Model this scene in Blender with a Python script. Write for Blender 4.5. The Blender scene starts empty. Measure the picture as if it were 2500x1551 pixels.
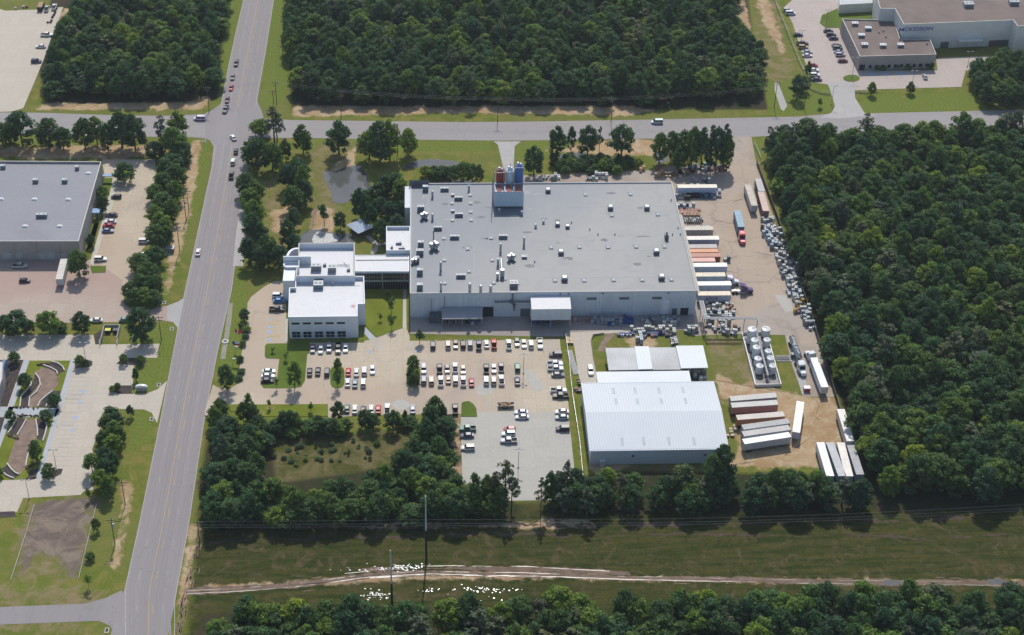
import bpy, math, random
import numpy as np
from mathutils import Vector, Matrix
random.seed(7); RNG = np.random.default_rng(7)
R = math.radians
SC = bpy.context.scene
COL = SC.collection

# ---------------------------------------------------------------- camera
CAM_H, PITCH, YAW, ROLL, FPX = 369.3159935847698, R(36.81149957728642), R(-3.5721462075151362), R(1.5761784565362977), 4080.028413
_cy, _sy, _cp, _sp = math.cos(YAW), math.sin(YAW), math.cos(PITCH), math.sin(PITCH)
_f = Vector((-_sy*_cp, _cy*_cp, -_sp)); _r = Vector((_cy, _sy, 0)); _u = _r.cross(_f)
_R = _r*math.cos(ROLL) + _u*math.sin(ROLL); _U = -_r*math.sin(ROLL) + _u*math.cos(ROLL)
cd = bpy.data.cameras.new('camera'); cam = bpy.data.objects.new('camera', cd); COL.objects.link(cam)
m = Matrix((_R, _U, -_f)).transposed().to_4x4(); m.translation = (0, 0, CAM_H); cam.matrix_world = m
cd.sensor_width = 36; cd.lens = FPX/2500*36; cd.clip_start = 1; cd.clip_end = 20000
SC.camera = cam

# ---------------------------------------------------------------- sky, sun, exposure
SUN_EL, SUN_AZ = 51.0, 4.0          # azimuth from +Y towards +X
w = bpy.data.worlds.new('World'); SC.world = w; w.use_nodes = True
nt = w.node_tree; bg = nt.nodes['Background']
sky = nt.nodes.new('ShaderNodeTexSky'); sky.sky_type = 'NISHITA'; sky.sun_disc = False
sky.sun_elevation = R(SUN_EL); sky.sun_rotation = R(SUN_AZ)
nt.links.new(sky.outputs[0], bg.inputs[0]); bg.inputs[1].default_value = 0.14
sl = bpy.data.lights.new('sun', 'SUN'); sl.energy = 3.55; sl.angle = R(0.6); sl.color = (1, 0.95, 0.87)
so = bpy.data.objects.new('sun', sl); COL.objects.link(so)
sd = Vector((math.sin(R(SUN_AZ))*math.cos(R(SUN_EL)), math.cos(R(SUN_AZ))*math.cos(R(SUN_EL)), math.sin(R(SUN_EL))))
so.rotation_euler = sd.to_track_quat('Z', 'Y').to_euler(); so.location = (0, 900, 700)
SC.view_settings.view_transform = 'Standard'; SC.view_settings.look = 'None'
SC.view_settings.exposure = 0.0; SC.view_settings.gamma = 1.0
SC.render.engine = 'CYCLES'
SC.cycles.max_bounces = 5; SC.cycles.diffuse_bounces = 2; SC.cycles.glossy_bounces = 2
SC.cycles.transmission_bounces = 2; SC.cycles.transparent_max_bounces = 6

# ---------------------------------------------------------------- survey helpers: photo measurement -> point on the ground / roof plane
def P(px, py, z=0.0):
    d = _f + _R*((px-1250)/FPX) - _U*((py-775.5)/FPX)
    t = (z-CAM_H)/d.z
    return Vector((d.x*t, d.y*t, z))
def proj(p):
    d = Vector(p)-Vector((0, 0, CAM_H)); k = d.dot(_f)
    return 1250+FPX*d.dot(_R)/k, 775.5-FPX*d.dot(_U)/k
def hgt(base, top):
    b = P(*base); lo, hi = 0., 60.
    for _ in range(30):
        md = (lo+hi)/2
        if proj((b.x, b.y, md))[1] > top[1]: lo = md
        else: hi = md
    return lo
def Q(ox, oy, s):
    def f(*a):
        if len(a) == 2 and not isinstance(a[0], tuple): return (ox+a[0]/s, oy+a[1]/s)
        return [(ox+x/s, oy+y/s) for x, y in a]
    f.s = s
    return f
Z1=Q(0,0,3.78);Z2=Q(400,0,3.78);Z3=Q(1800,0,3.481);Z4=Q(0,350,3.78);Z5=Q(0,700,3.78);Z6=Q(0,1100,3.352)
A1=Q(550,250,3.78);A2=Q(950,380,4.725);A3=Q(1300,380,4.725);A4=Q(1550,350,4.2);A5=Q(600,550,4.725);A6=Q(950,620,6.0925);A7=Q(1300,620,5.4157);A8=Q(1650,600,5.815)
B1=Q(500,740,5.04);B2=Q(900,780,6.0467);B3=Q(1150,780,6.0467);B4=Q(1400,780,3.78);B5=Q(1700,760,3.436);B6=Q(1050,960,5.04);B7=Q(450,950,3.4814);B8=Q(450,1200,2.7078)
C1=Q(1180,370,10.08);C2=Q(1050,270,3.046);C3=Q(1640,420,4.45);C4=Q(1780,760,3.436);C5=Q(1300,1050,2.0308);C6=Q(0,820,3.287);D=Q(0,0,0.9748)
def W2(pts, z=0): return [tuple(P(x, y, z)[:2]) for x, y in pts]

# ---------------------------------------------------------------- tagging
def tag(o, label=None, cat=None, group=None, kind=None):
    if label: o['label'] = label
    if cat: o['category'] = cat
    if group: o['group'] = group
    if kind: o['kind'] = kind
    return o
def empty(name, loc=(0,0,0), rz=0.0, label=None, cat=None, group=None):
    o = bpy.data.objects.new(name, None); o.empty_display_size = 0.5
    o.location = loc; o.rotation_euler = (0, 0, rz); COL.objects.link(o)
    return tag(o, label, cat, group)
def dup(root, loc, rz=0.0, label=None, group=None, scale=None, color=None):
    r = root.copy(); COL.objects.link(r); r.location = loc; r.rotation_euler = (0, 0, rz)
    if scale: r.scale = scale
    if label: r['label'] = label
    if group: r['group'] = group
    if color and r.type == 'MESH': r.color = color
    for ch in root.children:
        c = ch.copy(); COL.objects.link(c); c.parent = r
        if color: c.color = color
        for g in ch.children:
            d = g.copy(); COL.objects.link(d); d.parent = c
            if color: d.color = color
    return r
ORD = ['first','second','third','fourth','fifth','sixth','seventh','eighth','ninth','tenth','eleventh','twelfth','thirteenth','fourteenth','fifteenth','sixteenth','seventeenth','eighteenth','nineteenth','twentieth']
def ordn(i):
    if i < 20: return ORD[i]
    k = i+1; return '%d%s' % (k, 'th' if k % 100 in (11,12,13) else {1:'st',2:'nd',3:'rd'}.get(k % 10, 'th'))

# ---------------------------------------------------------------- mesh builder
class MB:
    def __init__(s): s.v = []; s.f = []; s.m = []
    def add(s, vs, fs, mi=0):
        n = len(s.v); s.v += [tuple(p) for p in vs]; s.f += [tuple(i+n for i in f) for f in fs]; s.m += [mi]*len(fs)
        return s
    def box(s, x0, y0, z0, x1, y1, z1, mi=0):
        return s.add([(x0,y0,z0),(x1,y0,z0),(x1,y1,z0),(x0,y1,z0),(x0,y0,z1),(x1,y0,z1),(x1,y1,z1),(x0,y1,z1)],
                     [(0,3,2,1),(4,5,6,7),(0,1,5,4),(1,2,6,5),(2,3,7,6),(3,0,4,7)], mi)
    def obox(s, c, rz, sx, sy, z0, z1, mi=0, taper=1.0):
        ca, sa = math.cos(rz), math.sin(rz); vs = []
        for z, t in ((z0, 1.0), (z1, taper)):
            for a, b in ((-1,-1),(1,-1),(1,1),(-1,1)):
                x, y = a*sx/2*t, b*sy/2*t; vs.append((c[0]+x*ca-y*sa, c[1]+x*sa+y*ca, z))
        return s.add(vs, [(0,3,2,1),(4,5,6,7),(0,1,5,4),(1,2,6,5),(2,3,7,6),(3,0,4,7)], mi)
    def prism(s, pts, z0, z1, mi=0, tmi=None, bottom=True):
        pts = ccw(pts); n = len(pts)
        s.add([(x,y,z0) for x,y in pts]+[(x,y,z1) for x,y in pts], [(i,(i+1)%n,n+(i+1)%n,n+i) for i in range(n)], mi)
        s.add([(x,y,z1) for x,y in pts], [tuple(range(n))], mi if tmi is None else tmi)
        if bottom: s.add([(x,y,z0) for x,y in pts], [tuple(reversed(range(n)))], mi)
        return s
    def cyl(s, x, y, z0, z1, r, n=12, mi=0, r2=None, cap=True):
        r2 = r if r2 is None else r2
        a = [2*math.pi*i/n for i in range(n)]
        s.add([(x+r*math.cos(t), y+r*math.sin(t), z0) for t in a]+[(x+r2*math.cos(t), y+r2*math.sin(t), z1) for t in a],
              [(i,(i+1)%n,n+(i+1)%n,n+i) for i in range(n)]+([tuple(range(n, 2*n)), tuple(reversed(range(n)))] if cap else []), mi)
        return s
    def tube(s, p, q, r, n=6, mi=0, r2=None):
        p, q = Vector(p), Vector(q); d = (q-p).normalized(); a = d.orthogonal().normalized(); b = d.cross(a); r2 = r if r2 is None else r2
        vs = [p+(a*math.cos(2*math.pi*i/n)+b*math.sin(2*math.pi*i/n))*r for i in range(n)]+[q+(a*math.cos(2*math.pi*i/n)+b*math.sin(2*math.pi*i/n))*r2 for i in range(n)]
        return s.add(vs, [(i,(i+1)%n,n+(i+1)%n,n+i) for i in range(n)]+[tuple(reversed(range(n))), tuple(range(n,2*n))], mi)
    def loft(s, loops, mi=0, closed=True):
        n = len(loops[0]); k = len(loops); vs = [p for l in loops for p in l]
        fs = [(j*n+i, j*n+(i+1)%n, (j+1)*n+(i+1)%n, (j+1)*n+i) for j in range(k-1) for i in range(n)]
        if closed: fs += [tuple(reversed(range(n))), tuple(range((k-1)*n, k*n))]
        return s.add(vs, fs, mi)
    def path(s, pts, wd, z0, z1, mi=0):     # wall along a polyline
        pts = [Vector((x, y)) for x, y in pts]; L = []; Rr = []
        for i, p in enumerate(pts):
            a = pts[max(i-1,0)]; b = pts[min(i+1,len(pts)-1)]; d = (b-a).normalized(); n = Vector((-d.y, d.x))*wd/2
            L.append(p+n); Rr.append(p-n)
        for i in range(len(pts)-1):
            q = [L[i], Rr[i], Rr[i+1], L[i+1]]
            s.add([(a.x,a.y,z0) for a in q]+[(a.x,a.y,z1) for a in q],
                  [(0,3,2,1),(4,5,6,7),(0,1,5,4),(1,2,6,5),(2,3,7,6),(3,0,4,7)] if False else [(4,5,6,7),(0,1,5,4),(1,2,6,5),(2,3,7,6),(3,0,4,7)], mi)
        return s
    def build(s, name, mats, parent=None, smooth=False, color=None, loc=None):
        me = bpy.data.meshes.new(name); me.from_pydata(s.v, [], s.f)
        mats = mats if isinstance(mats, (list, tuple)) else [mats]
        for a in mats: me.materials.append(a)
        if len(mats) > 1: me.polygons.foreach_set('material_index', s.m)
        if smooth: me.polygons.foreach_set('use_smooth', [True]*len(s.f))
        me.update()
        o = bpy.data.objects.new(name, me); COL.objects.link(o)
        if parent: o.parent = parent
        if color: o.color = color
        if loc: o.location = loc
        return o
def area(p): return 0.5*sum(p[i][0]*p[(i+1)%len(p)][1]-p[(i+1)%len(p)][0]*p[i][1] for i in range(len(p)))
def ccw(p):
    p = [(a[0], a[1]) for a in p]
    return p if area(p) > 0 else p[::-1]
def inset(p, d):
    p = ccw(p); n = len(p); out = []
    for i in range(n):
        a, b, c = Vector(p[i-1]), Vector(p[i]), Vector(p[(i+1)%n])
        e1 = (b-a).normalized(); e2 = (c-b).normalized(); n1 = Vector((-e1.y, e1.x)); n2 = Vector((-e2.y, e2.x))
        k = (n1+n2); k = k/max(k.length_squared/2, 0.3) if k.length > 1e-6 else n1
        out.append(tuple(b+k*d))
    return out

# ---------------------------------------------------------------- materials
MT = {}
def newmat(name):
    a = bpy.data.materials.new(name); a.use_nodes = True; n = a.node_tree; return a, n, n.nodes['Principled BSDF']
def noise(n, scale, detail=4, rough=0.55, vec=None, dist=0.0):
    t = n.nodes.new('ShaderNodeTexNoise'); t.inputs['Scale'].default_value = scale; t.inputs['Detail'].default_value = detail
    t.inputs['Roughness'].default_value = rough; t.inputs['Distortion'].default_value = dist
    if vec is not None: n.links.new(vec, t.inputs['Vector'])
    return t.outputs['Fac']
def ramp(n, fac, stops):
    r = n.nodes.new('ShaderNodeValToRGB'); n.links.new(fac, r.inputs[0]); e = r.color_ramp.elements
    e[0].position, e[0].color = stops[0][0], (*stops[0][1], 1); e[1].position, e[1].color = stops[-1][0], (*stops[-1][1], 1)
    for p, c in stops[1:-1]: x = e.new(p); x.color = (*c, 1)
    return r.outputs[0]
def mix(n, fac, a, b, mode='MIX'):
    x = n.nodes.new('ShaderNodeMix'); x.data_type = 'RGBA'; x.blend_type = mode
    for s_, v in ((x.inputs[0], fac), (x.inputs[6], a), (x.inputs[7], b)):
        if hasattr(v, 'is_linked') or isinstance(v, bpy.types.NodeSocket): n.links.new(v, s_)
        elif isinstance(v, (int, float)): s_.default_value = v
        else: s_.default_value = (*v, 1)
    return x.outputs[2]
def maprange(n, v, a, b, c=0.0, d=1.0):
    x = n.nodes.new('ShaderNodeMapRange'); n.links.new(v, x.inputs[0]); x.interpolation_type = 'SMOOTHSTEP'
    x.inputs[1].default_value = a; x.inputs[2].default_value = b; x.inputs[3].default_value = c; x.inputs[4].default_value = d
    return x.outputs[0]
def grey(k): return (k, k, k)
def pm(name, base, var=0.12, scale=0.3, rough=0.8, metal=0.0, stain=0.0, stainc=(0.05,0.05,0.05), sscale=0.05, fine=2.0, stretch=None, objcol=False, spec=None):
    if name in MT: return MT[name]
    a, n, b = newmat(name); tc = n.nodes.new('ShaderNodeTexCoord'); vec = tc.outputs['Object']
    if stretch:
        mp = n.nodes.new('ShaderNodeMapping'); mp.inputs['Scale'].default_value = stretch; n.links.new(vec, mp.inputs[0]); vec = mp.outputs[0]
    n1 = ramp(n, noise(n, scale, 5, 0.6, vec), [(0.3, grey(1-var*1.6)), (0.7, grey(1+var*0.6))])
    n2 = ramp(n, noise(n, fine, 3, 0.6, vec), [(0.3, grey(1-var)), (0.7, grey(1+var*0.5))])
    if objcol:
        oi = n.nodes.new('ShaderNodeObjectInfo'); c0 = oi.outputs['Color']
    else:
        rgb = n.nodes.new('ShaderNodeRGB'); rgb.outputs[0].default_value = (*base, 1); c0 = rgb.outputs[0]
    c = mix(n, 1.0, c0, n1, 'MULTIPLY'); c = mix(n, 1.0, c, n2, 'MULTIPLY')
    if stain:
        f = maprange(n, noise(n, sscale, 6, 0.65, vec, 0.6), 0.5, 0.72, 0, stain); c = mix(n, f, c, stainc)
    n.links.new(c, b.inputs['Base Color']); b.inputs['Roughness'].default_value = rough; b.inputs['Metallic'].default_value = metal
    if spec is not None: b.inputs['Specular IOR Level'].default_value = spec
    MT[name] = a; return a
def slab(name, base, cell=(4.5,4.5), joint=0.06, jc=0.6, var=0.06, stain=0.35, stainc=(0.2,0.18,0.16), sscale=0.03, rough=0.85, tint=None, sub=0.5):
    """jointed concrete: slabs with their own tint, joints, stains and cracks"""
    a, n, b = newmat(name); tc = n.nodes.new('ShaderNodeTexCoord'); vec = tc.outputs['Object']
    br = n.nodes.new('ShaderNodeTexBrick'); n.links.new(vec, br.inputs['Vector']); br.offset = 0.0; br.inputs['Scale'].default_value = 1.0
    br.inputs['Brick Width'].default_value = cell[0]; br.inputs['Row Height'].default_value = cell[1]; br.inputs['Mortar Size'].default_value = joint
    br.inputs['Mortar Smooth'].default_value = 0.3
    br.inputs['Color1'].default_value = (*[x*(1-var) for x in base], 1); br.inputs['Color2'].default_value = (*[x*(1+var) for x in base], 1)
    br.inputs['Mortar'].default_value = (*[x*jc for x in base], 1)
    c = mix(n, 1.0, br.outputs['Color'], ramp(n, noise(n, 0.9, 5, 0.65, vec), [(0.25, grey(0.88)), (0.75, grey(1.06))]), 'MULTIPLY')
    if tint: c = mix(n, maprange(n, noise(n, sscale*0.6, 3, 0.5, vec), 0.42, 0.6, 0, 0.8), c, tint)
    c = mix(n, maprange(n, noise(n, sscale, 7, 0.68, vec, 0.8), 0.48, 0.75, 0, stain), c, stainc)
    c = mix(n, maprange(n, noise(n, 0.25, 6, 0.7, vec, 1.5), 0.6, 0.75, 0, stain*sub), c, stainc)
    n.links.new(c, b.inputs['Base Color']); b.inputs['Roughness'].default_value = rough
    MT[name] = a; return a
def solid(name, c, rough=0.6, metal=0.0, spec=0.5):
    if name in MT: return MT[name]
    a, n, b = newmat(name); b.inputs['Base Color'].default_value = (*c, 1); b.inputs['Roughness'].default_value = rough
    b.inputs['Metallic'].default_value = metal; b.inputs['Specular IOR Level'].default_value = spec
    tc = n.nodes.new('ShaderNodeTexCoord')
    cc = mix(n, 1.0, c, ramp(n, noise(n, 1.7, 3, 0.6, tc.outputs['Object']), [(0.3, grey(0.86)), (0.7, grey(1.05))]), 'MULTIPLY')
    n.links.new(cc, b.inputs['Base Color']); MT[name] = a; return a

M_road = pm('road_asphalt', (0.27,0.245,0.245), var=0.05, scale=0.06, rough=0.85, stain=0.35, stainc=(0.2,0.185,0.185), sscale=0.08, fine=1.2, stretch=(1.6,0.12,1))
M_xroad = pm('cross_road_asphalt', (0.30,0.275,0.27), var=0.05, scale=0.06, rough=0.85, stain=0.35, stainc=(0.23,0.21,0.21), sscale=0.08, fine=1.2, stretch=(0.12,1.6,1))
def cracks(m_, cell=0.09, wdt=0.012, k=0.45, col=(0.13,0.12,0.12)):
    n = m_.node_tree; b = n.nodes['Principled BSDF']; src = b.inputs['Base Color'].links[0].from_socket; tc = n.nodes.new('ShaderNodeTexCoord')
    ad = n.nodes.new('ShaderNodeVectorMath'); ad.operation = 'ADD'; nz = n.nodes.new('ShaderNodeTexNoise'); nz.inputs['Scale'].default_value = 0.35; nz.inputs['Detail'].default_value = 4; n.links.new(tc.outputs['Object'], nz.inputs['Vector'])
    sc_ = n.nodes.new('ShaderNodeVectorMath'); sc_.operation = 'SCALE'; sc_.inputs['Scale'].default_value = 5.0; n.links.new(nz.outputs['Color'], sc_.inputs[0]); n.links.new(tc.outputs['Object'], ad.inputs[0]); n.links.new(sc_.outputs[0], ad.inputs[1])
    v = n.nodes.new('ShaderNodeTexVoronoi'); v.feature = 'DISTANCE_TO_EDGE'; v.inputs['Scale'].default_value = cell; n.links.new(ad.outputs[0], v.inputs['Vector'])
    f = maprange(n, v.outputs['Distance'], wdt, wdt*0.3, 0, 1); f2 = maprange(n, noise(n, 0.04, 3, 0.6, tc.outputs['Object']), 0.42, 0.6, 0.15, k)
    mm = n.nodes.new('ShaderNodeMath'); mm.operation = 'MULTIPLY'; n.links.new(f, mm.inputs[0]); n.links.new(f2, mm.inputs[1]); n.links.new(mix(n, mm.outputs[0], src, col), b.inputs['Base Color'])
cracks(M_road); cracks(M_xroad)
M_tan = slab('tan_slab_concrete', (0.50,0.42,0.315), (4.6,5.5), 0.05, 0.72, 0.035, 0.55, (0.33,0.27,0.225), 0.035, tint=(0.43,0.335,0.25))
M_cream = slab('cream_slab_concrete', (0.50,0.44,0.36), (4.6,4.6), 0.04, 0.78, 0.03, 0.25, (0.38,0.34,0.29), 0.03)
M_new = slab('pale_new_concrete', (0.43,0.41,0.36), (5.0,5.0), 0.04, 0.82, 0.025, 0.3, (0.36,0.35,0.31), 0.03)
cracks(M_tan, 0.05, 0.008, 0.35, (0.22,0.18,0.15))
M_grey = slab('grey_slab_concrete', (0.40,0.38,0.36), (6,6), 0.05, 0.75, 0.04, 0.3, (0.3,0.28,0.26), 0.04)
M_yard = slab('brown_yard_paving', (0.42,0.33,0.25), (9,9), 0.05, 0.85, 0.03, 0.8, (0.23,0.185,0.155), 0.045, tint=(0.36,0.31,0.27), sub=0.8)
cracks(M_yard, 0.035, 0.02, 0.4, (0.19,0.16,0.14))
M_pink = slab('pink_stained_yard_concrete', (0.42,0.34,0.275), (7,7), 0.06, 0.75, 0.04, 0.75, (0.36,0.225,0.19), 0.028, tint=(0.38,0.26,0.22))
M_apron = slab('loading_apron_concrete', (0.33,0.28,0.25), (6,6), 0.05, 0.75, 0.05, 0.5, (0.22,0.19,0.17), 0.05)
M_neL = slab('pinkish_lot_concrete', (0.44,0.37,0.33), (5,5), 0.05, 0.8, 0.035, 0.4, (0.36,0.29,0.26), 0.03)
M_walk = pm('bluish_walkway', (0.40,0.43,0.46), 0.05, 0.3, 0.8)
M_kerb = pm('kerb_concrete', (0.5,0.46,0.38), 0.06, 0.5)
M_lawn = pm('mown_lawn', (0.165,0.195,0.024), 0.16, 0.12, 0.95, stain=0.5, stainc=(0.22,0.20,0.07), sscale=0.08, fine=2.5, spec=0.1)
M_lush = pm('lush_lawn', (0.115,0.165,0.026), 0.16, 0.12, 0.95, stain=0.3, stainc=(0.13,0.14,0.03), sscale=0.08, fine=2.5, spec=0.1)
M_mulch = pm('dark_mulch', (0.065,0.048,0.045), 0.3, 0.8, 0.95, stain=0.4, stainc=(0.12,0.09,0.08), sscale=0.6)
M_gravel = pm('brown_gravel', (0.27,0.19,0.145), 0.22, 0.4, 0.95, stain=0.5, stainc=(0.19,0.135,0.105), sscale=0.3, fine=4)
M_mud = pm('pond_water', (0.11,0.115,0.11), 0.12, 0.10, 0.06, stain=0.4, stainc=(0.10,0.10,0.08), sscale=0.06)
M_whiteline = pm('white_road_paint', (0.46,0.44,0.41), 0.12, 0.8)
M_yelline = pm('yellow_road_paint', (0.55,0.38,0.12), 0.1, 0.8)
M_blueline = pm('blue_accessible_paint', (0.30,0.45,0.66), 0.12, 1.2)
M_roofgrey = slab('grey_membrane_roof', (0.235,0.240,0.245), (15,9.4), 0.05, 0.7, 0.02, 0.5, (0.29,0.29,0.285), 0.010, tint=(0.195,0.22,0.255), rough=0.55, sub=0.3)
M_roofw = slab('white_membrane_roof', (0.55,0.55,0.57), (3,30), 0.03, 0.92, 0.01, 0.25, (0.49,0.49,0.50), 0.06, rough=0.5)
M_roofw2 = slab('lilac_grey_roof', (0.21,0.21,0.24), (12,12), 0.04, 0.85, 0.03, 0.55, (0.145,0.145,0.165), 0.04, rough=0.6, sub=1.0)
M_roofbr = pm('brown_ballast_roof', (0.21,0.16,0.14), 0.16, 0.08, 0.9, stain=0.5, stainc=(0.15,0.11,0.10), sscale=0.05)
M_wallw = pm('white_painted_panel_wall', (0.60,0.63,0.67), 0.06, 0.2, 0.6, stain=0.25, stainc=(0.38,0.4,0.43), sscale=0.2, stretch=(1,1,0.2))
M_wallo = pm('white_office_wall', (0.70,0.73,0.77), 0.03, 0.2, 0.5)
M_trim = pm('cream_parapet_trim', (0.58,0.56,0.50), 0.06, 0.4)
M_wallb = pm('taupe_tilt_wall', (0.36,0.33,0.31), 0.06, 0.3, 0.8, stain=0.2, stainc=(0.27,0.25,0.24), sscale=0.2)
M_walln = pm('cream_tilt_wall', (0.72,0.71,0.66), 0.05, 0.2, 0.7)
M_glass = solid('dark_window_glass', (0.015,0.02,0.03), 0.08)
M_dark = solid('dark_opening', (0.012,0.014,0.02), 0.7)
M_steel = pm('galvanised_steel', (0.46,0.48,0.50), 0.1, 1.0, 0.4, 0.5)
M_dsteel = pm('weathered_dark_steel', (0.14,0.16,0.18), 0.12, 1.0, 0.5, 0.3)
M_hvac = pm('pale_grey_unit_metal', (0.42,0.44,0.45), 0.08, 1.0, 0.45)
M_hvacd = pm('shaded_unit_grille', (0.15,0.185,0.22), 0.15, 2.0, 0.5)  # shade of the units' front faces is painted into this dark tone
M_bark = pm('brown_bark', (0.10,0.075,0.055), 0.2, 1.5, 0.9)
M_pole = pm('weathered_wood_pole', (0.11,0.085,0.07), 0.15, 1.5, 0.85)
M_cpole = pm('pale_concrete_pole', (0.55,0.54,0.52), 0.08, 1.0, 0.7)
M_tank = pm('white_tank_paint', (0.72,0.73,0.73), 0.05, 0.8, 0.35, stain=0.25, stainc=(0.5,0.5,0.48), sscale=0.6)
M_rubber = solid('black_rubber', (0.018,0.018,0.02), 0.8)
M_rim = solid('alloy_rim', (0.4,0.4,0.42), 0.3, 0.7)
M_lampl = solid('headlight_lens', (0.7,0.72,0.75), 0.1)
M_lampr = solid('red_tail_lens', (0.35,0.02,0.02), 0.2)
M_wood = pm('pallet_wood', (0.42,0.27,0.15), 0.2, 1.5, 0.85)
M_card = pm('cardboard', (0.42,0.27,0.15), 0.12, 1.0, 0.9)
M_corr = None
def paint(name='vehicle_paint', rough=0.3, coat=0.6, var=0.05):
    a = pm(name, (1,1,1), var, 0.5, rough, objcol=True); a.node_tree.nodes['Principled BSDF'].inputs['Coat Weight'].default_value = coat; return a
M_paint = paint()
M_plast = pm('coloured_plastic', (1,1,1), 0.12, 2.0, 0.5, objcol=True)
M_boxp = pm('ribbed_box_paint', (1,1,1), 0.10, 0.4, 0.5, objcol=True, stain=0.3, stainc=(0.3,0.24,0.2), sscale=0.5)
def corrugated(name, base, pitch=1.0, axis='X', stain=(0.55,0.585,0.61)):
    a, n, b = newmat(name); tc = n.nodes.new('ShaderNodeTexCoord'); vec = tc.outputs['Object']
    wv = n.nodes.new('ShaderNodeTexWave'); wv.bands_direction = axis; wv.wave_profile = 'SIN'; wv.inputs['Scale'].default_value = 0.314/pitch*1.0; n.links.new(vec, wv.inputs[0])
    c = mix(n, 1.0, base, ramp(n, wv.outputs['Fac'], [(0.0, grey(0.9)), (0.35, grey(1.0)), (1, grey(1.02))]), 'MULTIPLY')
    c = mix(n, maprange(n, noise(n, 0.05, 4, 0.6, vec), 0.4, 0.7, 0, 0.6), c, stain)
    bm = n.nodes.new('ShaderNodeBump'); bm.inputs['Distance'].default_value = 0.03; bm.inputs['Strength'].default_value = 0.5; n.links.new(wv.outputs['Fac'], bm.inputs['Height'])
    n.links.new(bm.outputs[0], b.inputs['Normal']); n.links.new(c, b.inputs['Base Color']); b.inputs['Roughness'].default_value = 0.75; b.inputs['Specular IOR Level'].default_value = 0.25
    MT[name] = a; return a
M_whr = corrugated('ribbed_pale_metal_roof', (0.62,0.65,0.67), 0.9)
M_whw = corrugated('ribbed_blue_grey_metal_wall', (0.74,0.77,0.80), 0.5, 'X', (0.66,0.70,0.74))
M_lean = corrugated('ribbed_white_metal_roof', (0.76,0.78,0.79), 0.9, 'X', (0.70,0.72,0.73))
M_cangrey = corrugated('stained_grey_metal_roof', (0.58,0.58,0.57), 0.9, 'X', (0.33,0.32,0.30))

def foliage(name, stops, trans=0.34):
    a, n, b = newmat(name); oi = n.nodes.new('ShaderNodeObjectInfo'); tc = n.nodes.new('ShaderNodeTexCoord')
    c = ramp(n, oi.outputs['Random'], stops)
    geo = n.nodes.new('ShaderNodeNewGeometry')
    c = mix(n, 1.0, c, ramp(n, geo.outputs['Random Per Island'], [(0, grey(0.72)), (1, grey(1.28))]), 'MULTIPLY')
    c = mix(n, 1.0, c, ramp(n, noise(n, 0.035, 3, 0.6, oi.outputs['Location']), [(0.33, (0.78,0.92,1.1)), (0.5, (1.08,1.08,1.08)), (0.66, (1.65,1.4,0.95))]), 'MULTIPLY')
    c = mix(n, maprange(n, noise(n, 0.31, 1, 0.5, oi.outputs['Location']), 0.68, 0.74, 0, .6), c, (0.16,0.15,0.12))
    c = mix(n, 1.0, c, ramp(n, noise(n, 0.45, 3, 0.5, tc.outputs['Object']), [(0.3, (0.75,0.75,0.85)), (0.7, (1.25,1.2,0.95))]), 'MULTIPLY')
    n.links.new(c, b.inputs['Base Color']); b.inputs['Roughness'].default_value = 0.75; b.inputs['Specular IOR Level'].default_value = 0.25
    tr = n.nodes.new('ShaderNodeBsdfTranslucent'); n.links.new(mix(n, 1.0, c, (1.1,1.3,0.6), 'MULTIPLY'), tr.inputs[0])
    ms = n.nodes.new('ShaderNodeMixShader'); ms.inputs[0].default_value = trans
    n.links.new(b.outputs[0], ms.inputs[1]); n.links.new(tr.outputs[0], ms.inputs[2])
    n.links.new(ms.outputs[0], n.nodes['Material Output'].inputs[0]); MT[name] = a; return a
M_leaf = foliage('broadleaf_foliage', [(0.0,(0.048,0.098,0.048)), (0.3,(0.070,0.134,0.046)), (0.55,(0.056,0.118,0.058)), (0.8,(0.105,0.180,0.046)), (0.95,(0.155,0.235,0.042)), (1.0,(0.17,0.24,0.04))])
M_pine = foliage('pine_foliage', [(0.0,(0.060,0.085,0.048)), (1.0,(0.10,0.125,0.07))], 0.15)
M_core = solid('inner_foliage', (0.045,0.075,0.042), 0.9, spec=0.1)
M_redleaf = foliage('reddish_foliage', [(0.0,(0.11,0.09,0.025)), (1.0,(0.11,0.09,0.025))])
# ================================================================ GROUND: one sheet to the horizon, with per-point cover weights
def pdist(X, Y, poly):
    n = len(poly); ins = np.zeros(X.shape, bool); d2 = np.full(X.shape, 1e18)
    for i in range(n):
        x0, y0 = poly[i]; x1, y1 = poly[(i+1) % n]
        c = ((y0 > Y) != (y1 > Y)); xi = (x1-x0)*(Y-y0)/((y1-y0) or 1e-9)+x0; ins ^= c & (X < xi)
        dx, dy = x1-x0, y1-y0; t = np.clip(((X-x0)*dx+(Y-y0)*dy)/(dx*dx+dy*dy+1e-9), 0, 1)
        d2 = np.minimum(d2, (X-x0-t*dx)**2+(Y-y0-t*dy)**2)
    d = np.sqrt(d2); return np.where(ins, d, -d)
gx = np.concatenate([[-9000,-3000,-1200,-600,-420], np.arange(-330, 431, 1.7), [520,700,1300,3000,9000]])
gy = np.concatenate([[-3000,-800,0,150,220], np.arange(262, 800, 1.7), [830,880,980,1200,1800,4000,12000]])
GX, GY = np.meshgrid(gx, gy)
def mask(polys, soft=3.0):
    out = np.zeros(GX.shape)
    for p in polys: out = np.maximum(out, np.clip(0.5+pdist(GX, GY, W2(p))/(2*soft), 0, 1))
    return out
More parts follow.
